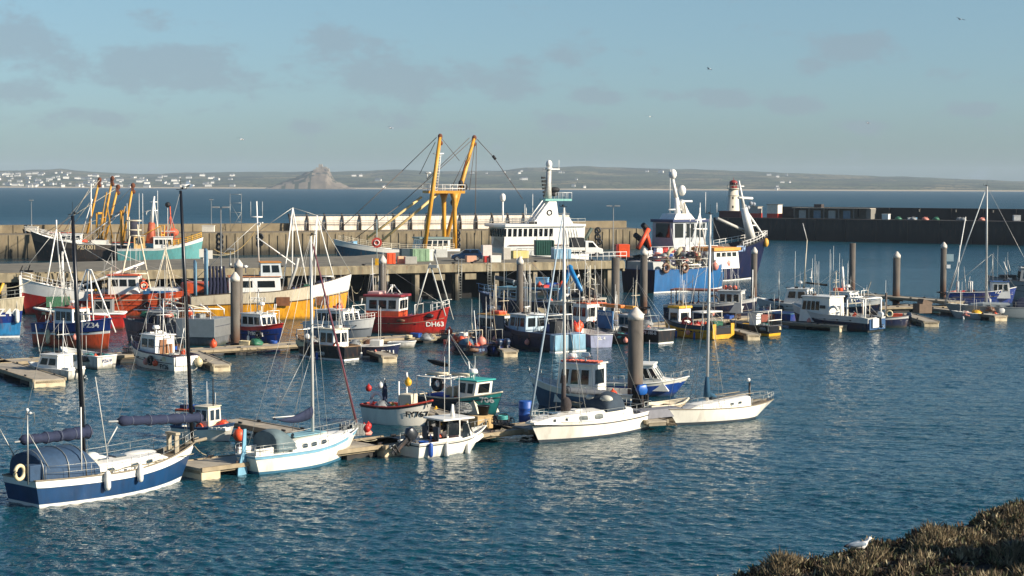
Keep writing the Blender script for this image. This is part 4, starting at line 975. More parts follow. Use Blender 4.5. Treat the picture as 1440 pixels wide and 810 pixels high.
for s in (-1, 1): g.tube([(x, s*1.1, b.dz(x)), (x, s*1.1, zt)], .035, 6); g.tube([(x+.05, s*1.1, b.dz(x)+2.2), (x+1.3, s*1.2, b.dz(x)+.1)], .025, 5)
g.tube([(x, -1.1, zt-.35), (x, 1.1, zt-.35)], .03, 6); g.tube([(x, b.s*1.1, zt-.1), (x, b.s*1.1+b.s*.1, zt-.1), (x+.35, b.s*1.1, zt-.1), (x+.35, b.s*1.1, zt-.5)], .02, 5); g.tube([(x, 1.1, zt-.5), (x-1.8, 1.1, zt-.75)], .03, 6)
g.build('stern_gantry', steel, b.root)
g = MB(); g.sph((x, b.s*1.1, zt+.05), .08, 8, 5); g.sph((x+.15, b.s*1.1, zt-.1), .06, 8, 5); g.build('navigation_light', white, b.root)
gear('lifebuoy', 'cream', b.w(x-.35, b.s*1.0, b.dz(x)+.55), b.h+.3, 'cream horseshoe lifebuoy on the stern rail of the blue two masted yacht', None, 1.1)
MB().box((x+.5, b.s*.9, b.dz(x)+.45), (.9, .5, .7)).build('dodger_panel', M('blue_grey_tent', '26415c'), b.root, bevel=.05)
lifelines(b, .05, .93, .6, n=8); pulpit(b, True)
fender(b, 148, 674, 'white', 1.15); fender(b, 195, 664, 'white', 1.05)
g = MB(); pb = b.P(1, 1, 1); g.tube([(pb.x-.6, 0, b.sheer(1)), (pb.x+.7, 0, b.sheer(1)+.12)], .08, 6); g.tube([(pb.x-.5, .1, b.sheer(1)+.1), (pb.x+.3, .1, b.sheer(1)+.2), (pb.x+.35, .1, b.sheer(1)-.1)], .04, 5); g.build('bowsprit', wood, b.root)
g = MB()
for s in (-1, 1): g.box((b.at(243, 630).x, s*.28, b.dz(2)+.5), (.22, .1, 1.2))
g.box((b.at(243, 630).x, 0, b.dz(2)+1.1), (.26, .8, .12)); g.build('samson_post', M('pale_timber', 'a89c84', .8), b.root)
MB().tube([(b.at(92, 650).x, -1.2, b.dz(0)), (b.at(92, 650).x, -1.2, b.at(91, 575, -1.2).z)], .03, 6).build('aerial_pole', white, b.root)
for px in (150, 168, 182): a_ = b.at(px, 650, b.s*.9); MB().tube([(a_.x, b.s*1.35, b.dz(a_.x)), (a_.x, b.s*1.35, b.dz(a_.x)+.16)], [.09, .07], 8).build('winch', steel, b.root)
for k, (xa_, xb_) in enumerate(((-2, 3.4), (-1.4, 4.2))): MB().tube([(xa_+(xb_-xa_)*t/8, b.s*(1.25-.05*t-.15*k), b.dz(0)+.06+.05*math.sin(t*2.3)+t*.03) for t in range(9)], .02, 4).build('deck_rope', rope, b.root)
g = MB(); g.torus((3.6, 0, b.dz(3.6)+.06), .2, .03, seg=12); g.torus((3.6, 0, b.dz(3.6)+.11), .17, .03, seg=12); g.build('coiled_line', rope, b.root)
b.wires([(p+Vector((0, 0, 3)), q), ((p.x+.4, .3, b.dz(0)+.5), q), ((p2.x-.3, .2, b.dz(3)+.3), q2), ((p2.x-.5, -.2, b.dz(3)+.3), q2.lerp(p2, .3)), (b.at(28, 619), q), (b.at(166, 592), q2)], wire, .012)
# ---------------------------------------------------------------- 2 white yacht with pale blue trim
wy = M('white_hull_paint', 'e8e2d2', .35, var=.2, scale=.8, streak=1, rust=.2)
lb = M('pale_blue_trim', '6fa0b5', .5, var=.2)
b = Boat('sailing_yacht', 'white yacht with pale blue trim and rudder, its navy sail cover hung like a hammock', 'the white and pale blue yacht', 'yacht', bow=(503, 640), stern=(345, 667), B=2.7)
b.hull((.95, 1.4, .9), [(0, wy), (.86, lb)], boot=M('blue_boot_stripe', '3f6f86', .5), bottom=M('green_antifouling', '2d4a50', .6), deckm=M('pale_blue_deck', 'a9c0c6', .6), gun=white, bw=.08, tr=.5, rs=.35, rb=1.0, pw=1.8, fl=.9, flb=.4, gr=.03)
b.rub(.84, lb, .02)
X = lambda px, py=640: b.at(px, py).x
cr_ = coach(b, [(X(395), .85, .5), (X(405), .9, .62), (X(445), .85, .6), (X(460), .75, .42), (X(480), .55, .28), (X(488), .4, .05)])
g = MB()
for i in range(5):
    x = X(402)+(X(448)-X(402))*i/5; w_, h_ = coach_at(b, x+.2); g.box((x+.25, 0, b.dz(x)+h_*1.1), ((X(448)-X(402))/5-.02, w_*1.3, .03))
g.build('roof_panel', M('pale_blue_roof', '86b0b8', .6), cr_)
for px in (428, 441, 455): portlight(b, cr_, b.at(px, 630, b.s*.8).x, .38, .2, .42)
xh = X(388); g = MB(); rings = []
for i in range(7):
    t = i/6; x = xh-.75+1.5*t; hh = [.95, 1.0, 1.02, .98, .85, .55, .25][i]
    rings.append([(x, .85*math.cos(a), b.dz(x)+.15+hh*max(0, math.sin(a))**.5) for a in [math.pi*k/8 for k in range(9)]])
g.loft(rings, close=False); hd = g.build('spray_hood', M('grey_green_hood', '5c6d70', .8, var=.3, bump=.4), b.root)
for k in range(2): MB().sph((xh+.5, b.s*(.55+.1*k), b.dz(0)+.6+.2*k), (.12, .03, .1), 8, 4).build('window', glass, hd)
p, q = mast(b, (440, 640), (437, 332), .08, alum, (.58,), .75)
a = Vector((p.x-.05, 0, b.at(440, 583).z)); c = b.at(385, 587)
g = MB(); n = 10; rings = []
for i in range(n+1):
    t = i/n; pt = a.lerp(c, t); zt_ = pt.z+(.55*(1-t)**2.2)-.12; zb = pt.z-.35*math.sin(math.pi*min(1, t*.9+.1))**.7
    rings.append([(pt.x, .05, zt_), (pt.x, .1, (zt_+zb)/2), (pt.x, .03, zb), (pt.x, -.03, zb), (pt.x, -.1, (zt_+zb)/2), (pt.x, -.05, zt_)])
g.loft(rings); g.build('sail_cover', navy, b.root)
cyl = lambda a, c, r, m, nm: MB().tube([a, c], r, 6).build(nm, m, b.root)
cyl(a, c+Vector((-.1, 0, 0)), .035, alum, 'boom')
b.wires([((b.L/2-.1, 0, b.sheer(1)), q), ((-b.L/2, 0, b.sheer(0)), q), ((p.x, 1.1, 1), q.lerp(p, .05)), ((p.x, -1.1, 1), q.lerp(p, .05)), ((p.x-.5, 1.1, 1), p.lerp(q, .58)), ((p.x-.5, -1.1, 1), p.lerp(q, .58)), (c, q), (c, p.lerp(q, .5)), (a.lerp(c, .5), p.lerp(q, .45))])
fs_ = Vector((b.L/2-.1, 0, b.sheer(1)+.3)); MB().tube([fs_, fs_.lerp(q, .5), fs_.lerp(q, .96)], [.075, .06, .035], 6).build('furled_sail', M('maroon_sail', '6a3a44', .8), b.root)
lifelines(b, .04, .92, .5); pulpit(b, True, .5); pulpit(b, False, .5)
g = MB(); xs = -b.L/2; g.prism_y([(xs-.05, -.6), (xs-.55, -.6), (xs-.5, .3), (xs-.22, 1.1), (xs-.12, 2.2), (xs+.05, 2.2), (xs+.02, 1.0), (xs+.1, .1)], -.04, .04); g.build('rudder', lb, b.root)
g = MB(); g.box((xs+1.4, 0, b.dz(xs+1)+.1), (2.0, 1.3, .1)); g.box((xs+1.2, .6, b.dz(xs+1)+.25), (2.2, .12, .3)); g.box((xs+1.2, -.6, b.dz(xs+1)+.25), (2.2, .12, .3)); g.build('cockpit', offw, b.root)
# ---------------------------------------------------------------- 3 white yacht with blue sprayhood
b = Boat('sailing_yacht', 'white yacht with dark sprayhood and grey sail cover beside the tallest pile', 'the white yacht with the dark sprayhood', 'yacht', bow=(745, 625), stern=(898, 600), B=2.9)
b.hull((1.0, 1.25, 1.0), [(0, wy)], boot=M('grey_boot_stripe', '3c444a', .5), bottom=M('green_antifouling', '2d4a50', .6), deckm=M('pale_deck', 'bdb6a6', .6, var=.2), gun=white, bw=.08, tr=.62, rs=.1, rb=.8, pw=2.0, fl=.93, flb=.4, gr=.03)
b.rub(.8, M('dark_rubbing_band', '2c2f35', .6), .035)
cr_ = coach(b, [(X(872), .95, .5), (X(858), 1.0, .55), (X(790), .9, .48), (X(768), .7, .38), (X(745), .35, .04)][::1], offw)
g = MB(); xa = X(742, 600); 
for px in (822, 843): portlight(b, cr_, b.at(px, 587, b.s*.95).x, .72, .26, .45, M('grey_window', '6c706c', .25), M('grey_frame', '5b5d5a'))
for px in (785, 799): portlight(b, cr_, b.at(px, 590, b.s*.9).x, .16, .16, .45, glass)
hatch(b, cr_, X(775), .5); hatch(b, cr_, X(808), .6, offw)
xh = X(848, 595)
dome = MB(); rings = []
for i in range(8):
    t = i/7; x = xh+.85-1.7*t; hh = [.35, .7, .95, 1.05, 1.08, 1.05, 1.0, .1][i] if i < 7 else .15
    rings.append([(x, 1.0*math.cos(a), b.dz(x)+.42+hh*.95*max(0, math.sin(a))**.55) for a in [math.pi*k/10 for k in range(11)]])
dome.loft(rings, close=False); hd = dome.build('spray_hood', slatec, b.root)
for k in (-1, 1): MB().sph((xh+.35, k*.5, b.dz(0)+1.05), (.35, .42, .22), 10, 6).build('window', M('clear_vinyl', 'b8b6a8', .2), hd)
p, q = mast(b, (794, 592), (793, 292), .085, alum, (.56,), .8)
a = Vector((p.x-.1, 0, b.at(794, 548).z)); c = b.at(853, 552); cyl(a, b.at(858, 552), .045, alum, 'boom'); sailcover(b, a, c, .2, M('grey_cover', '474b50', .85, bump=.5), .03)
g = MB(); g.sph((p.x, .1, b.dz(p.x)+.9), (.35, .3, .45), 9, 6); g.tube([(p.x+.1, 0, b.dz(0)+.5), (p.x+.1, 0, b.dz(0)+2.6)], [.16, .11], 8); g.build('bundled_sail', M('dark_bundle', '3c3432', .9, var=.4), b.root)
fb = Vector((b.L/2-.05, 0, b.sheer(1)))
b.wires([(fb, q), ((-b.L/2, .4, b.sheer(0)), q), ((p.x, 1.2, 1), q.lerp(p, .04)), ((p.x, -1.2, 1), q.lerp(p, .04)), ((p.x-.6, 1.2, 1), p.lerp(q, .56)), ((p.x-.6, -1.2, 1), p.lerp(q, .56)), (c, q)])
MB().tube([fb+Vector((0, 0, .3)), fb.lerp(q, .5), fb.lerp(q, .97)], [.07, .06, .035], 6).build('furled_sail', M('furled_blue_grey', '9aaab4', .7), b.root)
lifelines(b, .04, .92, .55); pulpit(b, True, .55); pulpit(b, False, .6)
b_w3 = b
# ---------------------------------------------------------------- 4 right hand white yacht
b = Boat('sailing_yacht', 'slim white yacht with long overhanging stern, rightmost of the foreground boats', 'the slim white yacht at right', 'yacht', bow=(939, 600), stern=(1083, 583), B=2.3)
b.hull((.85, 1.0, .95), [(0, wy)], boot=M('grey_boot_stripe', '3c444a', .5), bottom=M('blue_antifouling', '34506a', .6), deckm=teak, gun=wood, bw=.08, tr=.22, rs=1.6, rb=.8, pw=1.9, fl=.9, flb=.4, gr=.03)
cr_ = coach(b, [(X(1045), .62, .62), (X(1035), .75, .66), (X(1000), .78, .5), (X(972), .6, .34), (X(962), .4, .05)])
for px in (1040, 1029): portlight(b, cr_, b.at(px, 568, b.s*.7).x, .3, .14, .5)
g = MB(); g.tube([(X(1048), .5, b.dz(0)+.75), (X(1002), .55, b.dz(0)+.68)], .03, 5); g.tube([(X(1048), -.5, b.dz(0)+.75), (X(1002), -.55, b.dz(0)+.68)], .03, 5); g.build('handrail', wood, cr_)
p, q = mast(b, (994, 572), (999, 302), .085, alum, (.55,), .75)
g = MB(); z0 = b.at(996, 551).z; g.tube([(p.x, 0, z0-.3), (p.x, 0, z0+.2), (p.x, 0, z0+.9)], [.2, .18, .1], 8); g.tube([(p.x, 0, z0-.1), (p.x-.5, 0, z0-.25), (p.x-.8, 0, z0-.4)], [.16, .14, .06], 8); g.build('mast_boot', M('blue_cover', '1d4a63', .85, bump=.5), b.root)
g = MB(); a = Vector((p.x-.3, 0, z0-.4)); c = Vector((X(1050), 0, z0-.2)); g.tube([a, a.lerp(c, .3)-Vector((0, 0, .08)), a.lerp(c, .6)-Vector((0, 0, .05)), c], [.12, .07, .1, .03], 7); g.build('boom', M('dark_boom', '2f3b45', .8), b.root)
g = MB(); x = X(1053); g.tube([(x, 0, b.dz(x)), (x, 0, b.dz(x)+1.3)], .07, 7); g.build('mizzen_stub', darkm, b.root); MB().sph((x, -.1, b.dz(x)+1.45), .12, 8, 6).build('stern_light', white, b.root)
b.wires([((b.L/2+.0, 0, b.sheer(1)), q), ((-b.L/2-1.2, 0, 1), q), ((p.x, 1, 1), q.lerp(p, .04)), ((p.x, -1, 1), q.lerp(p, .04)), ((p.x-.5, 1, 1), p.lerp(q, .55)), ((p.x+.5, -1, 1), p.lerp(q, .55))])
lifelines(b, .02, .9, .45); pulpit(b, False, .5)
# ---------------------------------------------------------------- 5 cuddy boat with outboard
b = Boat('motor_boat', 'small white cuddy boat with tilted black outboard beside the front pontoon', 'the white cuddy boat', 'motor boat', pos=(630, 635.5), head=41, L=5.2, B=2.1)
b.hull((.75, 1.15, .72), [(0, wy), (.8, M('dark_rubbing_band', '2c2f35')), (.88, wy)], boot=wy, deckm=M('pale_deck', 'bdb6a6'), gun=offw, bw=.35, tr=.85, rs=.05, rb=1.0, pw=2.2, fl=.85, flb=.4)
L_ = b.L
coach(b, [(L_*.03, .8, .6), (L_*.1, .82, .7), (L_*.18, .82, .75), (L_*.24, .76, .45), (L_*.30, .66, .28), (L_*.42, .3, .12)], offw, 'cuddy')
cu_ = [o for o in b.root.children if o.name.startswith('cuddy')][0]
for s in (-1, 1):
    g = MB(); w_ = .86; z = b.dz(0)
    g.add([(L_*.05, s*w_, z+.35), (L_*.17, s*w_, z+.35), (L_*.15, s*(w_-.06), z+.68), (L_*.06, s*(w_-.06), z+.68)], [(0, 1, 2, 3)]); g.build('window', glass, cu_)
g = MB(); z = b.dz(0)+.28
for s in (-1, 1): g.box((L_*.02, s*.82, z+.55), (.09, .06, 1.1)); g.box((-L_*.13, s*.82, z+.45), (.09, .06, .9)); g.box((L_*.15, s*.82, z+.5), (.09, .06, 1.0), ry=-.35); g.box((-.45, s*.82, z+.05), (1.7, .05, .25))
g.box((.05, 0, z+1.12), (2.1, 1.75, .09)); g.build('shelter', offw, b.root, bevel=.03)
g = MB()
for s in (-1, 1): g.box((-.35, s*.84, z+.62), (.85, .02, .65)); g.box((.55, s*.84, z+.62), (.5, .02, .5))
g.box((.98, 0, z+.6), (.03, 1.4, .6), ry=-.35); g.build('shelter_glass', glass, b.root)
for k in range(2): MB().box((-.9-.1*k, -.4+.8*k, b.dz(-1)+.4), (.4, .42, .12)).box((-1.1-.1*k, -.4+.8*k, b.dz(-1)+.75), (.1, .42, .6)).build('seat', M('dark_seat', '26303c', .7), b.root)
b.outboard(m=M('dark_grey_cowl', '23262b', .3), tilt=.95, s=1.15, y=-.05)
MB().tube([(.3, 0, z+1.1), (.3, 0, z+1.8)], [.14, .05], 8).build('light_mast', white, b.root); b.antennas([(.0, .3, z+1.1, 3.2), (.5, -.3, z+1.1, 2.2)], white)
b.rail(.7, 1, .35, n=3, rails=1, name='bow_rail', join=True)
for px, c in ((605, 'blue'), (627, 'white'), (660, 'white')): fender(b, px, 632, c, .95)
clutter(b, [('bucket', 'blue', 1), ('buoy', 'orange', 1), ('bucket', 'black', 1), ('fish box', 'white', 1)], -L_*.4, -L_*.05, seed=3)
b.rail(.02, .3, .4, n=3, rails=1, name='stern_rail', side=(-b.s,))
# ---------------------------------------------------------------- 6 FY767 open fishing boat
red_lt = M('rail_red', 'a83826', .6, var=.3)
b = Boat('fishing_boat', 'white open fishing boat lettered FY767 with red gunwale and fishing flags', 'the white FY767 boat', 'fishing boat', pos=(560, 596), head=-27, L=4.6, B=2.0)
b.hull((1.05, 1.5, 1.05), [(0, wy), (.88, M('dark_rubbing_band', '2c2f35'))], boot=wy, bottom=M('black_bottom', '1b1b1e', .6), deckm=deckd, gun=red_lt, bw=.55, tr=.5, rs=.15, rb=.55, pw=2.3, fl=.85, flb=.35, gr=.06)
b.text('FY767', 581, 584, .44, black, .03)
z = b.dz(0)
b.frame('gallows_post', [[(.4, .3, z), (.4, .3, z+2.2)], [(.1, -.1, z), (.1, -.1, z+2.0)]], white, .05)
MB().tube([(.4, .3, z+2.2), (.4, .3, z+2.5)], [.09, .05], 6).build('light', white, b.root)
MB().box((.7, 0, z+.7), (.8, .8, 1.2)).build('net_hauler_box', cream, b.root, bevel=.06)
MB().torus((-1.5, .1, z+.8), .42, .12, axis='y', seg=16).build('pot_hauler', white, b.root)
MB().tube([(1.2, -.5, z), (1.3, -.4, z+1.6), (1.9, -.3, z+1.5), (2.1, -.2, z+.6)], .03, 5).build('crane_tube', steel, b.root)
clutter(b, [('buoy', 'yellow', 2), ('net heap', 'cream', 2), ('fish box', 'black', 1), ('fish box', 'blue', 2), ('rope coil', 'cream', 2), ('buoy', 'red', 1), ('net heap', 'grey', 2)], -L_*.32, b.L*.3, seed=5)
gear('buoy', 'yellow', b.w(.5, .3, z+1.7), 0, 'yellow float lashed high on the post of the FY767 boat', None, .8)
gear('buoy', 'red', b.w(-1.9, -.2, z+1.3), 0, 'red float at the stern of the FY767 boat held on a pole', None, .7)
gear('buoy', 'white', b.w(-1.25, .1, z+1.45), 0, 'white float on the flag pole of the FY767 boat', None, .7)
x, y = -1.1, .15
fp = empty('flag_pole', b.w(x, y, z), b.h, 'pole with furled navy flag standing in the FY767 boat', 'flag pole')
MB().tube([(0, 0, 0), (.08, 0, 2.1)], .025, 6).build('pole', alum, fp); MB().tube([(.02, 0, .5), (.06, .03, 1.0), (.1, 0, 1.6), (.12, 0, 2.0)], [.2, .18, .13, .05], 9).build('flag', navy, fp)
MB().tube([(-.9, 0, 1.6), (0, 0, 1.3), (.5, 0, 1.7)], .02, 5).build('cross_stick', alum, fp)
gear('buoy', 'yellow', Vector((*G(613, 588).xy, 0)), 0, 'large pale yellow buoy hanging at the bow of the FY767 boat', None, 1.1)
# ---------------------------------------------------------------- 7 teal 706 boat
teal = hull('teal_hull_paint', '3aa097', .1)
b = Boat('fishing_boat', 'teal fishing boat numbered 706 with teal roofed wheelhouse and gear frame aft', 'the teal 706 boat', 'fishing boat', pos=(650, 581), head=-40, L=6.4, B=2.5)
b.hull((1.0, 1.55, .95), [(0, M('teal_navy', '17303f', .45, var=.2))], boot=None, deckm=deckd, gun=cream, bw=.55, tr=.8, rs=.1, rb=.6, pw=2.6, fl=.85, flb=.5, gr=.05)
# teal forward part of the hull, its own plating
g = MB(); g.smooth = True; ts = [.62+.38*i/10 for i in range(11)]
for s in (-1, 1):
    o = len(g.v)
    for t in ts:
        for k in (0, .25, .5, .75, .97): p = b.P(t, k, s); g.v.append((p.x+.01, p.y+s*.02, p.z))
    for i in range(10):
        for j in range(4): g.f.append([o+i*5+j, o+(i+1)*5+j, o+(i+1)*5+j+1, o+i*5+j+1]); g.m.append(0); g.sm.append(True)
g.build('bow_plating', teal, b.root)
b.rub(.8, M('dark_rubbing_band', '2c2f35'), .05)
z = b.dz(0)
b.cabin(.3, 2.0, 1.9, z, .6, cream, None, 0, 0, name='foredeck_housing', rf=.3)
b.cabin(.35, 1.6, 1.6, z+.5, 1.15, offw, M('teal_roof', '2f9c93', .5, var=.15), 2, 1, 0, rf=-.22, wz=(.35, .88), gm=glass, frames=white, ov=.15)
b.text('706', 676, 564, .48, white, .03)
b.radar(.9, 0, b.top, .3, True); b.pole('mast', (.7, 0, b.top), (.5, 0, b.top+1.0), .05); b.antennas([(.6, .5, b.top, 1.3), (1.4, -.5, b.top, .9)])
fr = [[(-2.9, s*1.0, z), (-2.9, s*.95, z+1.7), (.1, s*.95, z+1.7)] for s in (-1, 1)] + [[(x, s*1.0, z), (x, s*.95, z+1.7)] for x in (-1.8, -.6, .1) for s in (-1, 1)] + [[(x, -.95, z+1.7), (x, .95, z+1.7)] for x in (-2.9, -1.8, -.6, .1)]
b.frame('shelter_frame', fr, white, .035)
MB().tube([(-2.5, -.5, z+1.85), (-1.0, -.2, z+1.9)], .1, 8).tube([(-1.2, .4, z+1.85), (.2, .5, z+1.85)], .09, 8).build('boom', cream, b.root)
b.pole('mast', (-1.1, 0, z+1.7), (-1.1, 0, z+4.6), .04); b.wires([((-1.1, 0, z+4.4), (-2.9, 1, z+1.7)), ((-1.1, 0, z+4.4), (1, 0, b.top)), ((-1.1, 0, z+4.4), (.6, 1, z+1.7))])
MB().torus((-2.7, .7, z+1.1), .38, .16, axis='y', seg=14).build('net_drum', darkm, b.root)
MB().tube([(-.5, -.6, z+.8), (-.5, .6, z+.8)], .38, 14).build('winch_drum', M('cream_rust', 'b4a486', .6, rust=.5), b.root)
MB().tube([(-2.9, 0, z+2.6), (-2.4, .1, z+2.5), (-1.5, .1, z+2.4), (-1.2, 0, z+2.4)], [.05, .17, .15, .08], 8).build('stowed_net', M('black_net', '141416', .95), b.root)
clutter(b, [('fish box', 'black', 2), ('fish box', 'cream', 1), ('net heap', 'orange', 1), ('net heap', 'dark blue', 2), ('buoy', 'orange', 1), ('fish box', 'white', 1), ('net heap', 'brown', 1)], -b.L*.42, 0, seed=8)
MB().box((-1.3, b.s*.2, z+.6), (1.6, 1.3, .1)).build('blue_tarpaulin', M('royal_blue_tarp', '1c3f9a', .6, var=.3), b.root)
# ---------------------------------------------------------------- 8 red and white boat behind the blue yacht
b = Boat('fishing_boat', 'small white fishing boat with cream wheelhouse and orange floats behind the blue yacht', 'the cream cabin boat behind the blue yacht', 'fishing boat', pos=(290, 617), head=-30, L=3.9, B=1.75)
b.hull((.68, 1.0, .65), [(0, wy), (.84, M('blue_grey_band', '2f4d6e', .5))], bottom=M('black_bottom', '1b1b1e'), deckm=deckg, gun=M('blue_grey_band', '2f4d6e'), bw=.35, tr=.8, rb=.35, pw=2.5, fl=.85, flb=.4, gr=.04)
z = b.dz(0); b.cabin(-.35, .65, 1.1, z, 1.45, cream, cream, 2, 2, 1, rf=.08, wz=(.5, .9), frames=white, gm=glassl, ov=.06, rt=.06)
b.frame('roof_rack', [[(-1.7, -.55, z), (-1.7, -.55, z+1.15), (-.35, -.55, z+1.15)], [(-1.7, .55, z), (-1.7, .55, z+1.15), (-.35, .55, z+1.15)], [(-1.7, -.55, z+1.15), (-1.7, .55, z+1.15)]], white, .03)
MB().box((-1.05, 0, z+1.2), (1.35, 1.15, .1)).build('shelter_roof', orpaint, b.root)
b.antennas([(-1.6, .3, z+1.15, 1.2), (-.1, .2, b.top, 1.3), (.3, -.2, b.top, .9), (.5, .2, b.top, .7)]); b.pole('mast', (.5, 0, b.top), (.5, 0, b.top+1.5), .035, black)
gear('fish box', 'blue', b.w(-.8, .1, z+1.26), b.h, 'blue box on the orange shelter roof behind the blue yacht', None, .6)
gear('fish box', 'dark blue', b.w(-1.4, -.1, z+1.26), b.h, 'dark blue box at the end of the orange shelter roof', None, .6)
for k in range(4): gear('fish box', 'white', b.w(.9+.27*k, b.s*(.55-.05*k), z+.3), b.h+1.57, 'white upright fish box in the row along the cream cabin boat', 'row of white boxes on the cream cabin boat', .5)
gear('net heap', 'red', b.w(1.0, 0, z+.3), 0, 'red net heap on the foredeck of the cream cabin boat', None, .65); gear('net heap', 'grey', b.w(1.45, .1, z+.35), 0, 'grey net heap at the bow of the cream cabin boat', None, .55); gear('net heap', 'orange', b.w(.95, .3, z+.5), 0, 'orange net heap on the foredeck of the cream cabin boat', None, .5)
gear('lifebuoy', 'orange', b.w(.1, b.s*.68, z+.35), b.h, 'orange lifebuoy on the wheelhouse side of the cream cabin boat', None, .8)
gear('buoy', 'orange', Vector((*G(336, 622).xy, .05)), 0, 'large orange buoy hanging off the bow of the cream cabin boat', None, 1.2)
b.outboard(s=.8, tilt=.2)
# ---------------------------------------------------------------- 9 white motor fishing boat
b = Boat('fishing_boat', 'white fishing boat with tall three window wheelhouse behind the tallest pile', 'the tall white wheelhouse boat', 'fishing boat', pos=(820, 574), head=152, L=7.6, B=2.8)
b.hull((1.2, 1.9, 1.15), [(0, M('grey_blue_hull', '3d5a72', .5, var=.2)), (.72, wy)], deckm=deckg, gun=white, bw=.5, tr=.85, rb=.7, pw=2.3, fl=.85, flb=.5)  # lower hull grey-blue, white above
z = b.dz(0); b.cabin(-1.1, 1.5, 2.1, z, 2.1, offw, offw, 3, 3, 1, rf=.35, wz=(.42, .86), door=None, frames=white)
g = MB(); 
for k in range(9): g.box((-1.0+.28*k, 0, b.top+.05), (.2, 1.1, .1))
g.build('roof_float', M('coral_float', 'd9674a', .6), b.root, bevel=.03)
b.radar(-.3, .3, b.top, .35, True); b.radar(.9, -.3, b.top, .2, True); b.antennas([(.2, .2, b.top, 4.5), (1.1, 0, b.top, 3.0), (-.8, -.4, b.top, 2.2)])
b.pole('mast', (1.2, .0, b.top), (1.3, 0, b.top+1.1), .04, steel); b.rail(.66, 1, .5, n=4, rails=2, join=True); b.rail(.0, .4, .4, n=4, rails=1)
gear('buoy', 'orange', b.w(-2.6, b.s*1.2, b.dz(-2)+.1), 0, 'orange buoy by the stern of the tall white wheelhouse boat', None, 1.1)
b.outboard(s=1.1, tilt=.1, y=.8)
# ---------------------------------------------------------------- 10 cabin cruiser
b = Boat('cabin_cruiser', 'white cabin cruiser with blue hull side and raked dark windows behind the tallest pile', 'the blue sided cabin cruiser', 'cabin cruiser', pos=(910, 555), head=-12, L=5.6, B=2.4)
b.hull((.85, 1.3, .8), [(0, hull('royal_blue_hull', '1a4a9c', .05)), (.78, wy)], deckm=offw, gun=white, bw=.2, tr=.85, rb=1.0, pw=2.3, fl=.82, flb=.45)
z = b.dz(0); b.cabin(-1.2, 1.35, 1.9, z, 1.35, offw, offw, 3, 2, 0, rf=.9, wz=(.38, .88), frames=white, ra=.1, rt=.14, side_range=(.25, .96))
coach(b, [(1.0, .8, .45), (1.6, .6, .3), (2.3, .25, .05)], offw, 'foredeck'); b.antennas([(.1, .2, b.top, 1.5)]); b.rail(.6, 1, .45, n=4, rails=1, join=True); b.rail(0, .25, .5, n=2, rails=1)
# ---------------------------------------------------------------- 11 long tender beside pontoon
b = Boat('tender', 'low cream open tender moored along the pontoon left of the slim white yacht', 'the low cream tender', 'tender', bow=(968, 577), stern=(906, 582), B=1.7)
b.hull((.5, .75, .5), [(0, M('cream_tender', 'b9a98e', .5, var=.2))], deckm=deckd, gun=cream, bw=.4, tr=.85, rb=.5, gr=.07, pw=2.2)
g = MB()
for x in (-.8, .3, 1.1): g.box((x, 0, .42), (.25, 1.3, .05))
g.build('thwart', wood, b.root)
ob = b.outboard(m=M('blue_cowl', '1d5fae', .4), tilt=0, s=1.15, z=1.15, x=-b.L/2+.1); MB().box((-b.L/2+.1, 0, .75), (.1, .5, .9)).build('transom_bracket', darkm, b.root)
p = G(922, 588, .5); g = MB(); g.box((0, 0, .25), (3.2, .9, .5)); o = g.build('grey_locker', M('grey_tarp', '77777c', .8), loc=(p.x, p.y, .57), rz=R(38)); o.name = 'dock_box'; tag(o, 'grey tarpaulin covered dock box in front of the cream tender', 'dock box')
# ---------------------------------------------------------------- loose things on the front pontoon
PZ = .56
def onp(kind, c, px, py, lab, s=1, rz=.6, z=PZ): return gear(kind, c, G(px, py, z), rz, lab, None, s)
g = MB(); g.box((0, 0, .34), (1.05, .85, .66)); g.box((0, 0, .70), (1.1, .9, .06)); g.box((0, -.44, .34), (.06, .02, .62)); g.box((-.54, 0, .34), (.02, .06, .62))
pp = G(676, 602, PZ); tag(g.build('storage_box', M('plywood_box', 'b99a68', .75, var=.2), loc=pp, rz=R(38)), 'pale plywood box standing on the front pontoon under a black tub', 'box')
gear('bucket', 'black', pp+Vector((.15, 0, .735)), 0, 'large black tub resting on top of the plywood box', None, 1.2)
for i, (px, py, k) in enumerate(((700, 597, 1), (706, 594, 1), (712, 598, 1), (703, 596, 2), (709, 594, 2))):
    onp('lobster pot', 'black', px, py, 'dark lobster pot stacked right of the plywood box on the pontoon', 1.1, .6+i, PZ+(.45 if k == 2 else 0)).__setitem__('group', 'dark lobster pots by the plywood box')
onp('rope coil', 'teal', 707, 590, 'teal rope coil topping the dark lobster pots', 1.0, 0, PZ+.9)
for i, (px, py) in enumerate(((647, 580), (655, 579), (651, 577))): onp('lobster pot', 'grey', px, py, 'grey lobster pot on the finger pontoon in front of the teal boat', 1.1, .3+i, PZ+.42*(i == 2)).__setitem__('group', 'grey pots by the teal boat')
onp('barrel', 'blue', 739, 594, 'upright blue plastic barrel on the pontoon behind the white yacht bow', 1.3, 0, .5)
for i, (px, py) in enumerate(((489, 612), (502, 612))):
    g = MB(); g.box((0, 0, .3), (.75, .55, .6)); pp = G(px, py, PZ); 
    for k in range(4): g.tube([(-.38+.25*k, -.285, 0), (-.38+.25*k, -.285, .62)], .02, 4)
    for k in range(3): g.tube([(-.38, -.285, .1+.25*k), (.38, -.285, .1+.25*k)], .02, 4)
    tag(g.build('wire_crate', M('crate_grey', '8b8c86', .6) if i else M('crate_dark', '5e6366', .6), loc=pp, rz=R(30)), ('pale' if i else 'dark') + ' wire crate on the pontoon by the blue trimmed yacht bow', 'crate')
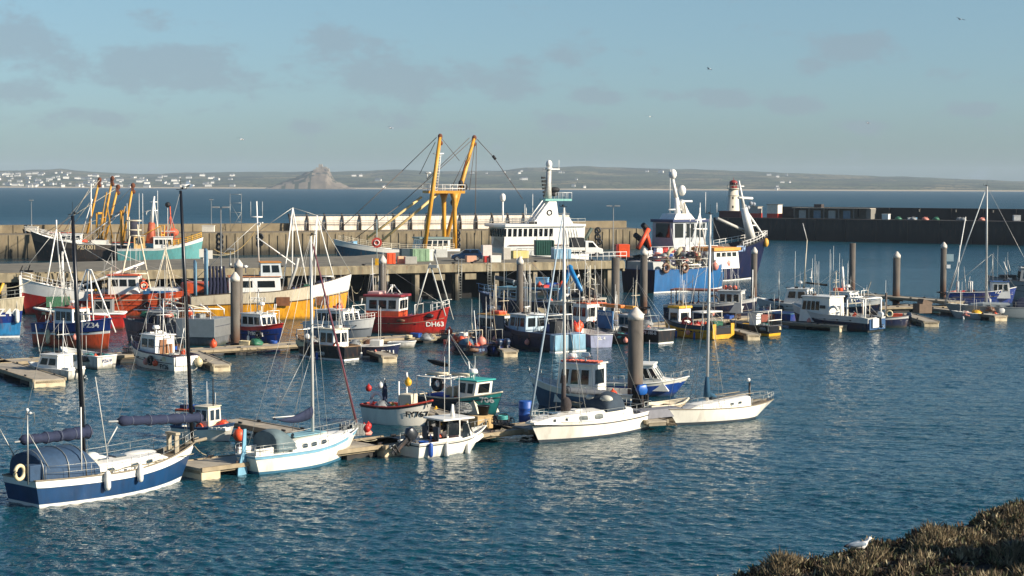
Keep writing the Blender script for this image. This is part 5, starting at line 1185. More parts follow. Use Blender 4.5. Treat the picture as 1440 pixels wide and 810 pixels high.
for i, (px, py) in enumerate(((512, 606), (518, 604), (516, 608))): onp('buoy', 'red', px, py, 'red float in the bunch on the pontoon by the blue trimmed yacht bow', .7, 0, PZ+.3*(i == 2)).__setitem__('group', 'red floats by the yacht bow')
onp('net heap', 'pink', 515, 611, 'pinkish heap of net beneath the red floats on the pontoon', .6)
# ---------------------------------------------------------------- middle rows of boats
def aframe(b, x, w, h, z=None, lean=.0, m=white, r=.06, top=.3, bars=(.55,), name='gallows_frame', y=0):
    z = b.dz(x) if z is None else z; pl = []
    for s in (-1, 1): pl.append([(x, y+s*w/2, z), (x+lean, y+s*w*top/2, z+h)])
    pl.append([(x+lean, y-w*top/2, z+h), (x+lean, y+w*top/2, z+h)])
    for f in bars: ww = w*(1-(1-top)*f)/2; pl.append([(x+lean*f, y-ww, z+h*f), (x+lean*f, y+ww, z+h*f)])
    return b.frame(name, pl, m, r)
def aframe_x(b, x0, x1, h, z=None, y=0, m=white, r=.06, top=.25, bars=(.3,), name='mast_frame'):
    z = b.dz((x0+x1)/2) if z is None else z; c = (x0+x1)/2; hw = abs(x1-x0)/2; pl = []
    for s in (-1, 1): pl.append([(c+s*hw, y+s*.4, z), (c+s*hw*top, y, z+h)])
    pl.append([(c-hw*top, y, z+h), (c+hw*top, y, z+h)]); pl.append([(c, y-.5, z), (c, y, z+h)])
    for f in bars: ww = hw*(1-(1-top)*f); pl.append([(c-ww, y, z+h*f), (c+ww, y, z+h*f)])
    return b.frame(name, pl, m, r)
HC_ = {}
def hp(c):
    T = dict(red='b8281f', orange='d8552a', blue='17367e', navy='15203f', yellow='dd9a1c', grey='6d6f70', black='121419', teal='2f8f8c', sky='2f83b8', pale='7fa9bd', cream='cdbf9f', lav='8d93ad', maroon='4a1a1c', green='2f6b4d', dteal='16435a')
    return hull('hull_paint_'+c, T[c], .25)
def fb(lab, short, pos, head, L, B, F, bands, cab=None, name='fishing_boat', cat='fishing boat', **k):
    bw = k.pop('bw', .5); busy_ = k.pop('busy_', L < 13 and L > 3)
    b = Boat(name, lab, short, cat, pos=pos, head=head, L=L, B=B)
    b.hull(F, bands, bw=bw, **k)
    if cab:
        c = dict(cab); x0, x1, w_, h = c.pop('at'); b.cabin(x0, x1, w_, c.pop('z', b.dz(x0)), h, **c)
    if busy_: busy(b, int(abs(b.pos.x)*37), ant=2 if L < 7 else 4, mast=bool(cab))
    return b
W_ = white; W_H = hull('white_workboat_paint', 'e2ddd0', .2)
# left edge blue boat
b = fb('cream and blue boat numbered 46 cut off by the left edge', 'the cream and blue boat at the left edge', (-70, 472), -14, 15, 4.6, (3.0, 3.7, 2.8), [(0, hp('sky')), (.38, hp('blue')), (.66, hp('cream'))], dict(at=(-2, 2.5, 3, 2.2), front=3, side=3, rf=.3), boot=W_, rb=.5, pw=3.2, flb=.25, deckm=deckg, gun=cream)
b.text('PZ46', -2, 441, .95, W_); fender(b, 9, 446, 'white', 1.6)
b.rail(.6, .98, .7, n=5, rails=2, m=steel)
MB().tube([(4.5, 0, 3), (5.3, .3, 4.9)], .12, 8).build('davit', yellow, b.root); b.pole('mast', (2, 0, 5), (2, 0, 9), .07)
# red and white trawler
b = fb('red hulled trawler with white bulwark, bow to the left by the jetty', 'the red and white trawler', (125, 441), 198, 14.5, 4.6, (2.4, 4.0, 2.4), [(0, hp('red')), (.60, W_)], dict(at=(-5.8, -2.9, 2.6, 2.1), m=M('grey_white_wheelhouse', 'c2c0ba', .5, var=.15), roof=orpaint, side=3, front=3, rf=.2), deckm=deckd, gun=W_, rb=.7, pw=2.4, flb=.45, bw=.9)
z = b.dz(0)
pa = b.at(92, 360); aframe(b, pa.x+.3, 2.9, 5.2, z-.1, m=W_, top=.45, bars=(.4,)); b.frame('mast_tripod', [[(pa.x+2.3, 0, z), (pa.x+.9, 0, z+7.5)], [(pa.x+.3, -1, z), (pa.x+.9, 0, z+7.5)], [(pa.x-1.2, .8, z), (pa.x+.6, 0, z+7.2)], [(pa.x+.9, 0, z+7.5), (pa.x+.9, 0, z+8.5)]], W_, .08)
b.frame('derrick', [[(pa.x-.6, -.5, z+1.0), (pa.x-8.4, 0, z+3.9)]], W_, .13, 8)
b.wires([((pa.x+.9, 0, z+7.5), (b.L/2, 0, b.sheer(1))), ((pa.x+.9, 0, z+7.5), (pa.x-8.2, 0, z+3.8)), ((pa.x+.9, 0, z+7.3), (-5, 1, z+2)), ((pa.x+.9, 0, z+7.3), (-5, -1, z+2))], wire, .03)
a = b.at(86, 426, b.s*2.4); MB().box((a.x, b.s*(b.hw(a.x)+.02), a.z+.1), (3.0, .12, 1.1)).build('green_net_panel', M('green_net', '3c6a4c', .9, var=.4, scale=5, bump=.6), b.root)
b.rail(.55, .98, .7, n=6, rails=2, m=W_, r=.03); clutter(b, [('net heap', 'green', 2), ('fish box', 'orange', 2), ('buoy', 'yellow', 1), ('net heap', 'brown', 1)], -2, 4, seed=2)
MB().box((b.L/2-.2, 0, 2.2), (.25, .5, 4.0)).build('stem_post', W_, b.root)
g = MB(); a = G(38, 440); g.box((0, 0, 2.3), (1.3, .7, 4.6)); g.tube([(-.6, -.1, 4.6), (-.4, 0, 5.1)], .06, 5).tube([(.2, -.1, 4.6), (.4, 0, 5.2)], .06, 5); tag(g.build('fender_stack', M('black_rubber_panel', '0e0f13', .8), loc=a), 'tall black rubber fender panel hanging left of the red trawler', 'fender')
# orange trawler PZ83
b = fb('orange hulled trawler lettered PZ83 with white wheelhouse and orange roof', 'the orange PZ83 trawler', (212, 443), 3, 12.6, 4.4, (2.3, 3.0, 2.2), [(0, hp('orange'))], dict(at=(-4.2, -.9, 2.9, 2.9), m=W_, roof=orpaint, side=3, front=3, rf=.2, wz=(.62, .86), ov=.2), deckm=deckd, gun=orpaint, rb=.25, pw=4.5, flb=.25, bw=.9)
b.rub(.75, M('pale_rub', 'd8b89a', .6), .05); b.text('PZ83', 240, 424, .85, W_)
z = b.dz(0)
MB().box((1.6, 0, z+.75), (3.6, 3.2, 1.5)).build('deck_shelter', W_, b.root, bevel=.05); MB().box((1.2, b.s*1.7, z+.95), (3.4, .35, .6)).build('shelter_band', M('band_blue', '2f6796', .5), b.root)
MB().box((4.7, b.s*0, z+.9), (2.6, 3.4, 2.4)).build('bow_shelter', orpaint, b.root, bevel=.06)
x = b.at(190, 380).x
b.frame('main_gallows', [[(x-1.9, -.9, z-.5), (x-.5, 0, z+7)], [(x+2.1, -.9, z-.5), (x+.5, 0, z+7)], [(x-.5, 0, z+7), (x+.5, 0, z+7)], [(x-1.4, -.6, z+1.8), (x+1.6, -.6, z+1.8)], [(x-1.2, -.5, z+3), (x+1.3, -.5, z+3)], [(x-.6, 0, z+6), (x-.6, 0, z+9)], [(x+.4, 0, z+6), (x+.3, 0, z+8.2)], [(x-1, 0, z+8.6), (x+.7, 0, z+8.6)], [(x-1, 0, z+7.6), (x+.7, 0, z+7.6)]], cream, .09)
x2 = b.at(233, 380).x; b.frame('tripod_mast', [[(x2-1.1, 0, z+1.4), (x2, 0, z+5.6)], [(x2+1.1, 0, z+1.4), (x2, 0, z+5.6)], [(x2, .8, z+1.4), (x2, 0, z+6.6)], [(x2+.7, -.5, z+1.4), (x2, 0, z+5)]], cream, .07)
b.radar(-1.6, .3, b.top, .5); b.antennas([(-2, -.6, b.top, 3), (-1.2, .6, b.top, 2.4), (-3.2, .8, b.top, 3.4)])
gear('lifebuoy', 'orange', b.w(-.55, b.s*1.1, b.top-1.15), b.h+.2, 'orange lifebuoy on the white wheelhouse of the orange PZ83 trawler', None, 1.3)
g = MB(); g.torus((-1.6, b.s*1.55, z+.6), .8, .12, axis='y', arc=.5, seg=16); g.build('door_arch', W_, b.root)
clutter(b, [('fish box', 'white', 3), ('net heap', 'brown', 2), ('buoy', 'orange', 2)], -6, -4.3, seed=4)
# blue orange boat
b = fb('fishing boat with blue topsides over an orange red lower hull', 'the blue over orange boat', (108, 487), -36, 8.8, 3.3, (2.0, 2.6, 1.8), [(0, hp('orange')), (.52, W_), (.60, hp('blue'))], dict(at=(-1.7, .7, 2.0, 2.0), m=W_, roof=orpaint, side=3, front=3, rf=.15, wz=(.5, .86)), deckm=deckd, gun=M('blue_rail', '1f3a78', .5), rb=.45, pw=2.8, flb=.4, bw=.7, gr=.06)
z = b.dz(0); b.text('PZ34', 122, 458, .6, W_)
x = b.at(125, 440).x
b.frame('main_gallows', [[(x-1.9, -1.0, z), (x-.25, 0, z+5.3)], [(x+2.2, 1.0, z), (x+.35, 0, z+5.3)], [(x-.25, 0, z+5.3), (x+.35, 0, z+5.3)], [(x-.3, 0, z), (x-.1, 0, z+5.3)], [(x+1.0, -.3, z), (x+.2, 0, z+5.3)], [(x-1.4, -.7, z+1.5), (x+1.7, .7, z+1.5)]], W_, .07)
b.antennas([(-1, .3, b.top, 3.4), (-.3, -.4, b.top, 2.4), (-2.6, .6, z, 4.2)]); b.radar(-.4, 0, b.top, .3, True)
clutter(b, [('net heap', 'dark blue', 2), ('fish box', 'grey', 2), ('lobster pot', 'black', 3), ('buoy', 'white', 2), ('net heap', 'brown', 1)], -3.6, -1.9, seed=3)
gear('fender', 'cream', b.w(-1.8, b.s*1.6, .9), 0, 'long cream fender on the shaded side of the blue over orange boat', None, 1.6)
gear('fender', 'white', b.w(-4.3, .2, 1.2), 0, 'pale fender hanging off the stern of the blue over orange boat', None, 1.5)
b = fb('low red boat with thick white gunwale wedged behind the blue over orange boat', 'the low red boat with white rim', (112, 462), 186, 8.6, 2.8, (1.5, 2.0, 1.5), [(0, hp('red'))], dict(at=(-3.2, -1.4, 1.8, 1.9), m=M('grey_wh', '8d8f8c', .5), roof=orpaint, side=2, front=2, rf=.1), deckm=deckd, gun=W_, rb=.5, pw=2.8, bw=.5, gr=.11, tr=.85)
clutter(b, [('net heap', 'brown', 4), ('net heap', 'green', 2), ('fish box', 'orange', 2), ('buoy', 'orange', 2), ('rope coil', 'cream', 2)], -1, 3.4, seed=9)
# small white boats at left pontoon
b = fb('white open fishing boat with lettered square transom behind the small cruiser', 'the white open transom boat', (118, 515), 143, 5.4, 2.1, (.95, 1.3, .95), [(0, W_H)], bottom=M('black_bottom', '1b1b1e'), deckm=deckg, gun=W_, rb=.5, pw=2.4, bw=.45, gr=.06, tr=.9)
b.transom_text('PZ619', .34, M('blue_lettering', '1a2f66', .5)); clutter(b, [('rope coil', 'grey', 1), ('net heap', 'cream', 1), ('fish box', 'white', 1)], -1.8, .5, seed=2)
b = fb('small white cabin cruiser with two side windows and white outboard at left pontoon', 'the small white cruiser at left', (74, 530), 148, 4.9, 1.9, (.7, .95, .65), [(0, W_H)], dict(at=(-1.3, 1.0, 1.55, 1.15), m=W_, roof=W_, side=2, front=2, rf=.7, wz=(.42, .8)), name='cabin_cruiser', cat='cabin cruiser', deckm=offw, gun=W_, rb=.7, pw=2.2, bw=.2, tr=.85)
b.outboard(m=W_, tilt=.5, s=1.0); MB().box((-2.2, 0, .75), (.5, 1.6, .2)).build('bathing_platform', W_, b.root)
# FY26
b = fb('white hulled fishing boat FY26 with blue bow deck and upright white cabin', 'the white FY26 boat', (223, 516), 134, 7.6, 2.6, (1.2, 1.75, 1.1), [(0, wy)], dict(at=(-.9, 1.3, 1.75, 1.75), m=W_, roof=W_, side=2, front=2, back=0, rf=.2, wz=(.5, .85), door='back'), bottom=M('black_bottom', '1b1b1e'), deckm=M('blue_deck', '24507e', .6), gun=M('purple_rail', '3b3348', .6), rb=.6, pw=2.3, bw=.5, tr=.85, gr=.055)
b.text('FY26', 232, 516, .5, black); MB().box((-b.L/2-.02, 0, .75), (.05, 1.9, .7)).build('transom_board', W_, b.root)
b.radar(.3, 0, b.top, .35, True); b.antennas([(.9, .5, b.top, 1.2)]); b.rail(.62, 1, .45, n=4, rails=1, join=True)
clutter(b, [('fish box', 'grey', 2), ('net heap', 'grey', 1), ('bucket', 'white', 1), ('lobster pot', 'grey', 2)], -3.2, -1.2, seed=6)
MB().box((-1.0, -.35, b.dz(0)+.6), (.06, .5, 1.0)).build('door', M('varnished_door', '8a5a34', .5), b.root)
gear('buoy', 'cream', b.w(-b.L/2-.25, -.9, .25), 0, 'cream buoy between the FY26 boat transom and its pontoon', None, 1.2)
# grey boat
b = fb('dark grey workboat with bare metal square stern beneath the orange trawler', 'the dark grey workboat', (243, 483), 166, 9.4, 3.4, (1.7, 2.1, 1.7), [(0, hp('grey'))], dict(at=(-.2, 2.2, 2.2, 1.8), m=M('grey_wh', '8d8f8c', .5), roof=M('grey_wh', '8d8f8c'), side=2, front=2, rf=.3), deckm=deckd, gun=M('grey_rail', '54565a', .6), rb=.5, pw=2.6, bw=.8, tr=.95)
MB().box((-2.9, 0, 1.55), (3.6, 3.5, 1.6)).build('stern_tank', alu, b.root, bevel=.04)
b.frame('shelter_frame', [[(x, s*1.5, 1.0), (x, s*1.5, 3.0), (x+.5, s*1.1, 3.4)] for x in (-4.2, -2.6, -1.2, .2) for s in (-1, 1)] + [[(-4.2, s*1.5, 3.0), (3, s*1.4, 3.0)] for s in (-1, 1)], W_, .06)
clutter(b, [('net heap', 'green', 2), ('net heap', 'pink', 1), ('fish box', 'grey', 2), ('lobster pot', 'brown', 3), ('buoy', 'orange', 1)], -4, 3, z=2.36, seed=7)
b.antennas([(1, .4, b.top, 2.8), (.4, -.6, b.top, 2.0)]); b.pole('derrick', (-3.5, 0, 3.0), (1.5, .3, 4.0), .07, cream)
# yellow trawler
b = fb('large yellow orange trawler with cream wheelhouse and high white bow', 'the big yellow trawler', (382, 448), 12, 16.6, 5.2, (2.9, 4.6, 2.5), [(0, hp('yellow')), (.60, M('cream_bulwark', 'd0c2a6', .5, var=.2, rust=.3, streak=1))], dict(at=(-4.4, 1.0, 3.4, 2.6), m=W_, roof=M('rusty_roof', 'b5713a', .7, var=.4), side=2, front=3, rf=.25, wz=(.6, .85)), deckm=deckd, gun=M('brown_rail', '4e4030', .6), rb=.8, pw=2.3, flb=.5, bw=1.0, tr=.8)
z = b.dz(0); b.rub(.6, M('brown_rail', '4e4030'), .06)
g = MB(); g.smooth = True; ts = [.74+.26*i/8 for i in range(9)]
for s in (-1, 1):
    o = len(g.v)
    for t in ts:
        for k in (.64, .76, .88, .99): p = b.P(t, k, s); g.v.append((p.x+.03*(t > .97), p.y+s*.03, p.z))
    for i in range(8):
        for j in range(3): g.f.append([o+i*4+j, o+(i+1)*4+j, o+(i+1)*4+j+1, o+i*4+j+1]); g.m.append(0); g.sm.append(True)
g.build('white_bow_plating', W_, b.root)
b.cabin(-1.2, 1.0, 3.0, z+2.6, 1.3, M('wh_upper', 'c7cfd0', .5), M('orange_roof2', 'c98434', .6), 2, 3, 1, rf=.2, wz=(.25, .8), name='upper_bridge')
b.text('PZ291', 363, 421, .62, W_)
tp = b.top
b.frame('mast', [[(-1.3, 0, tp), (-1.5, 0, b.at(360, 283).z)], [(-1.5, 0, tp+2.5), (2.5, 0, tp-.4)], [(-2.1, 0, tp+4.6), (-.9, 0, tp+4.6)]], W_, .08); b.antennas([(-2.1, 0, tp+4.6, 1.6), (-.9, 0, tp+4.6, 1.6)]); b.radar(-1.2, 0, tp+3.6, .2)
b.radar(-2.6, .8, tp-1.2, .5, True); b.antennas([(-3.4, .6, tp-1.3, 3.8), (-3.8, -.8, tp-1.3, 3.2)])
xb = b.at(412, 400).x; zt = b.at(412, 292).z
b.frame('derrick_tripod', [[(xb-1.3, -1, z), (xb, 0, zt)], [(xb+1.6, -.2, z+.5), (xb, 0, zt)], [(xb, 1.4, z), (xb, 0, zt)]], W_, .07)
b.frame('derrick', [[(xb-1.1, b.s*1.2, z-.4), (xb+.2, b.s*1.5, z+3.4), (xb+.4, b.s*1.5, z+4.4)]], M('grey_derrick', 'b6b3aa', .5), .16, 8)
xb2 = b.at(450, 380).x; zt2 = b.at(447, 303).z
b.frame('bow_mast', [[(xb2-.6, 0, z), (xb2-.3, 0, zt2)], [(xb2+1.7, 0, z+1.2), (xb2-.3, 0, zt2)], [(xb2-1.3, 0, z), (xb2-.3, 0, zt2)], [(xb2, 0, z+2.4), (xb2+1.4, 0, z+2.4)]], W_, .07)
b.wires([((xb, 0, zt), (-1.5, 0, tp+3)), ((xb, 0, zt), (xb2-.3, 0, zt2)), ((xb2-.3, 0, zt2), (b.L/2, 0, b.sheer(1))), ((-1.5, 0, tp+4), (-8, 0, z+2))], wire, .03)
aframe(b, -6.7, 4.2, 5.2, z, m=M('blue_grey_gallows', '5d8296', .6), r=.14, top=.8, bars=(.3, .98)); aframe(b, -7.8, 4.0, 4.0, z, m=M('blue_grey_gallows', '5d8296'), r=.12, top=.85)
g = MB(); 
for k in range(5): g.tube([(-6.4+.35*k, b.s*1.5, z+3.6), (-6.3+.35*k, b.s*1.7, z+1.8), (-6.5+.4*k, b.s*1.9, z-.4)], [.12, .2, .28], 7)
g.build('hung_net', M('navy_net', '1c2038', .95, var=.4, scale=6, bump=.8), b.root)
clutter(b, [('net heap', 'dark blue', 3), ('net heap', 'black', 2), ('tyre', 'black', 2), ('fish box', 'orange', 2), ('fish box', 'blue', 2), ('net heap', 'green', 1)], 2, 6, seed=5)
for k, px in enumerate((398, 455)): a = b.at(px, 424, b.s*2.6); MB().box((a.x, b.s*(b.hw(a.x)+.02), a.z), (1.4, .1, .9)).build('rusty_gallows_plate', M('rust_plate', '7a4a2a', .8, var=.4), b.root)
# FY804
b = fb('blue hulled FY804 boat with red sheer and white wheelhouse right of the pile', 'the blue FY804 boat', (366, 481), -40, 5.9, 2.5, (1.35, 1.8, 1.3), [(0, hp('blue')), (.80, hp('red'))], dict(at=(-1.5, 1.3, 1.9, 1.55), m=W_, roof=W_, side=3, front=3, rf=.3, wz=(.45, .85)), deckm=deckg, gun=M('red_rail2', 'a02420', .5), rb=.5, pw=2.6, bw=.4, tr=.85, gr=.06)
b.text('FY804', 357, 469, .42, W_); g = MB(); a = b.P(.9, .5, b.s)
b.text('7', 394, 468, .55, W_)
b.radar(.2, 0, b.top, .7, True); b.pole('mast', (-.4, 0, b.top), (-.2, 0, b.top+2.1), .06, steel); b.antennas([(-1, .5, b.top, 2.6), (.9, -.4, b.top, 1.0)])
clutter(b, [('fish box', 'red', 2), ('fish box', 'brown', 1)], -2.7, -1.7, seed=1)
# white-grey cabin boat
b = fb('pale grey and white cabin boat with a long row of windows behind the black boat', 'the pale grey long cabin boat', (482, 474), -32, 7.2, 3.0, (1.5, 1.9, 1.3), [(0, M('grey_hull_lt', '9a9d9e', .4, var=.2, streak=1)), (.55, W_)], dict(at=(-2.3, 1.2, 2.5, 1.35), m=W_, roof=M('pale_grey_roof', 'b9bbb8', .5), side=5, front=3, rf=.3, wz=(.35, .85)), deckm=deckg, gun=W_, rb=.5, pw=2.8, bw=.35, tr=.9)
gear('lifebuoy', 'orange', b.w(.3, b.s*.9, b.top+.3), b.h, 'orange lifebuoy standing on the roof of the pale grey long cabin boat', None, 1.2)
g = MB(); g.torus((-.6, 0, b.top+.25), .35, .1, axis='z'); g.build('roof_ring', orange, b.root); b.antennas([(-1.5, .5, b.top, 3), (0, -.5, b.top, 1.8)]); b.rail(.55, 1, .5, n=4, rails=2, m=W_, join=True)
# DH63
b = fb('red fishing boat DH63 with orange and white wheelhouse and tall A frame', 'the red DH63 boat', (572, 468), -16, 8.4, 3.2, (1.55, 2.5, 1.5), [(0, hp('red'))], dict(at=(-3.6, -.4, 2.6, 2.6), m=W_, roof=M('maroon_roof', '8e2f33', .5, var=.2), side=3, front=3, rf=-.1, wz=(.58, .88), band=(.5, hp('orange')), ov=.25, rt=.22), deckm=deckd, gun=M('red_rail3', 'b03028', .5, var=.3), rb=.5, pw=2.5, flb=.4, bw=.7, tr=.85, gr=.07)
b.text('DH63', 608, 457, .62, W_); b.radar(-1.5, 0, b.top, .6, False); b.frame('roof_tripod', [[(-1.9, -.4, b.top), (-1.4, 0, b.top+.9)], [(-.7, .4, b.top), (-1.3, 0, b.top+.9)]], W_, .05)
MB().box((-3.0, 0, b.top+.12), (1.2, 1.8, .25)).build('roof_clutter', M('pinkish_float', 'c9a09a', .7), b.root, bevel=.05)
x = b.at(608, 440).x; z = b.dz(x)
b.frame('a_frame', [[(x-1.6, -.9, z), (x-.25, 0, z+5.3)], [(x+1.9, .5, z), (x+.2, 0, z+6.2)], [(x-.25, 0, z+5.3), (x+1.5, -.6, z+.4)], [(x-.2, 0, z+4.9), (x+.45, 0, z+4.9)], [(x-.9, 0, z+1.6), (x+1.2, 0, z+1.6)], [(x, 0, z), (x, 0, z+1.7)]], M('pale_grey_steel', 'bdbdb4', .5), .07)
MB().box((x+.1, 0, z+5.0), (.8, .3, .3)).build('floodlight', M('pale_grey_steel', 'bdbdb4'), b.root)
b.rail(.82, 1, .75, n=3, rails=2, m=W_, r=.03, join=True)
clutter(b, [('buoy', 'orange', 1), ('net heap', 'brown', 2), ('fish box', 'orange', 1), ('fish box', 'blue', 1), ('net heap', 'blue', 2), ('rope coil', 'cream', 1), ('bucket', 'blue', 1), ('buoy', 'pink', 1)], -.2, 3.1, seed=9)
# black boat
b = fb('black hulled fishing boat with small white cabin and orange lifebuoy', 'the black boat with white cabin', (455, 503), 140, 6.6, 2.4, (1.15, 1.7, 1.1), [(0, hp('black'))], dict(at=(-2.0, -.3, 1.7, 1.8), m=W_, roof=cream, side=2, front=2, back=2, rf=.1, wz=(.45, .85)), boot=W_, deckm=deckd, gun=M('tan_rail', '8a6f52', .7), rb=.5, pw=2.3, bw=.55, tr=.75, gr=.05)
b.text('FY309', 452, 497, .4, W_);
a = b.at(472, 487, b.s*1.0); gear('lifebuoy', 'orange', b.w(a.x, b.s*.95, a.z), b.h, 'orange lifebuoy on the cabin side of the black boat', None, 1.0)
b.frame('pot_gantry', [[(2.2, -.8, b.dz(2)), (2.3, -.8, b.dz(2)+1.3), (2.3, .8, b.dz(2)+1.3), (2.2, .8, b.dz(2))]], alu, .05); b.antennas([(-1, .4, b.top, 2.8), (-1.6, -.4, b.top, 2.2)])
clutter(b, [('fish box', 'red', 2), ('net heap', 'brown', 2), ('fish box', 'cream', 1), ('rope coil', 'grey', 2), ('lobster pot', 'brown', 2), ('buoy', 'white', 1)], .2, 2.5, seed=5)
# FY11
b = fb('small navy FY11 boat beside the cream ended finger pontoon', 'the small navy FY11 boat', (533, 502), -12, 3.6, 1.7, (.9, 1.1, .85), [(0, hp('navy'))], boot=W_, deckm=deckg, gun=W_, rb=.3, pw=3, bw=.4, tr=.9)
b.text('FY11', 545, 496, .5, W_); clutter(b, [('net heap', 'grey', 2), ('lobster pot', 'cream', 2)], -1.3, 1, seed=4); MB().box((-.2, 0, 1.15), (.9, 1.0, .5)).build('engine_box', offw, b.root, bevel=.05)
b = fb('little white tender in front of the pontoon right of the FY11 boat', 'the little white tender', (566, 489), -10, 2.4, 1.2, (.5, .6, .45), [(0, W_H)], name='tender', cat='tender', deckm=deckg, gun=W_, rb=.2, bw=.3, tr=.9)
for i, px in enumerate((500, 510, 518, 525, 600, 608, 655, 663)):
    kk = [('net heap', 'grey'), ('lobster pot', 'cream'), ('net heap', 'brown'), ('rope coil', 'cream')][i % 4]
    gear(*kk, G(px, 487 if px < 530 else 478, .57), i, '%s %s on the middle pontoon near the %s' % (kk[1], STATE[kk[0]], 'FY11 boat' if px < 530 else 'red DH63 boat bow'), 'gear on the middle pontoon', 1.2)
# navy PZ boat behind
b = fb('long navy blue boat with pale blue wheelhouse roof in front of the jetty', 'the long navy boat', (737, 447), 158, 10.4, 3.8, (1.9, 2.7, 1.8), [(0, hp('navy'))], dict(at=(-.8, 2.6, 2.6, 2.0), m=M('pale_cream_wh', 'c9c4b4', .5), roof=M('pale_aqua_roof', '6f9fb0', .5), side=3, front=3, rf=.2), deckm=deckd, gun=M('blue_grey_rail', '6a7a96', .5), rb=.6, pw=2.4, bw=.7, flb=.5, tr=.85)
b.text('PZ 87', 692, 434, .8, M('pale_blue_letters', '8fa8c8', .5)); z = b.dz(0)
b.frame('shelter_frame', [[(x, s*1.6, z), (x, s*1.6, z+1.9)] for x in (-4.4, -3.2, -2, -.8) for s in (-1, 1)]+[[(-4.4, s*1.6, z+1.9), (-.8, s*1.6, z+1.9)] for s in (-1, 1)], M('blue_pipe', '5a7fa0', .5), .06)
MB().box((-2.6, 0, z+2.0), (3.8, 3.4, .12)).build('shelter_roof', M('pale_aqua_roof', '6f9fb0'), b.root); b.pole('conveyor', (3.3, 0, b.top+.9), (-1.6, -.4, b.top-.1), .24, M('grey_conveyor', '6c6a66', .6))
b.rail(.5, 1, .8, n=6, rails=2, m=M('blue_pipe', '5a7fa0'), r=.025, join=True); b.radar(1.2, 0, b.top, .4); b.frame('mast', [[(.3, 0, b.top), (.3, 0, b.top+3.2)], [(.0, -1, b.top), (.3, 0, b.top+2)]], W_, .05); b.antennas([(2, .7, b.top, 3), (.8, -.8, b.top, 3.6), (-.4, .8, b.top, 2.6)])
clutter(b, [('fish box', 'white', 2), ('fish box', 'red', 2), ('net heap', 'blue', 2), ('tub', 'pale blue', 1), ('buoy', 'orange', 2), ('net heap', 'black', 1)], -4.8, -1, z=z+2.07, seed=5)
clutter(b, [('fish box', 'dark blue', 2), ('net heap', 'grey', 2)], 2.8, 4.2, seed=6)
# navy boat with tan roof
b = fb('navy boat with white three window cabin, tan roof and orange gear on top', 'the navy boat with tan roof', (706, 484), 130, 8.0, 2.9, (1.4, 2.0, 1.3), [(0, hp('navy'))], dict(at=(-.4, 2.3, 2.2, 1.75), m=W_, roof=M('tan_roof', 'b98a3c', .6), side=3, front=2, back=1, rf=.3, wz=(.45, .82), frames=M('dark_frame', '22252a', .5)), deckm=deckd, gun=navy, rb=.5, pw=2.5, bw=.6, tr=.9)
z = b.dz(0); MB().box((.2, .2, b.top+.15), (1.1, .9, .3)).build('roof_liferaft', orange, b.root, bevel=.06); b.radar(1.3, 0, b.top, .3, True); b.pole('mast', (.9, 0, b.top), (.9, 0, b.top+2.6), .06, cream); b.antennas([(.2, .7, b.top, 3.4), (1.9, -.6, b.top, 2.0)])
MB().torus((-2.2, .6, z+1.2), .42, .12, axis='y').build('pot_hauler', steel, b.root); MB().box((-1.2, b.s*1.35, z+1.0), (1.4, .1, 1.7)).build('dark_blue_shelter', hp('dteal'), b.root)
b.frame('gantry', [[(-3.5, -1.2, z), (-3.5, -1.2, z+2), (-3.5, 1.2, z+2), (-3.5, 1.2, z)]], alu, .06)
clutter(b, [('lobster pot', 'black', 5), ('net heap', 'black', 3), ('buoy', 'pink', 2), ('fish box', 'blue', 2), ('bucket', 'pale blue', 1), ('net heap', 'brown', 2)], -3.7, -.7, seed=5)
for px, c, s in ((677, 'pink', 1.5), (706, 'blue', 1.4)): a = G(px, 488, .6); gear('buoy' if c == 'pink' else 'bucket', c, a, 0, '%s %s hanging among the gear below the tan roofed boat' % (c, 'buoy' if c == 'pink' else 'tub'), None, s)
for px, py, sh, lab in ((655, 497, 'a', 'small navy boat with grey canvas heap and orange floats left of the pots'), (683, 496, 'b', 'small blue boat with covered blue outboards left of the pots')):
    b = fb(lab, 'the small %s boat by the pots' % ('navy' if sh == 'a' else 'blue'), (px, py), 125, 4.6, 1.8, (.8, 1.1, .75), [(0, hp('navy' if sh == 'a' else 'blue'))], deckm=deckd, gun=hp('navy'), rb=.3, bw=.45, tr=.9)
    if sh == 'a': b.transom_text('PZ10', .3, M('pale_blue_letters', '8fa8c8')); MB().sph((-.2, 0, .7), (1.0, .6, .6), 9, 6).build('canvas_cover', M('grey_blue_canvas', '55707e', .8, bump=.5), b.root); clutter(b, [('buoy', 'orange', 2), ('buoy', 'pink', 1), ('net heap', 'brown', 1), ('fish box', 'white', 1)], .2, 1.6, z=.8, seed=3)
    else:
        for y in (-.4, .4): b.outboard(m=M('dull_cowl', '24364f', .4), tilt=.15, y=y, s=1)
        clutter(b, [('net heap', 'dark blue', 2), ('fish box', 'pale blue', 1)], -1, 1.6, seed=3)
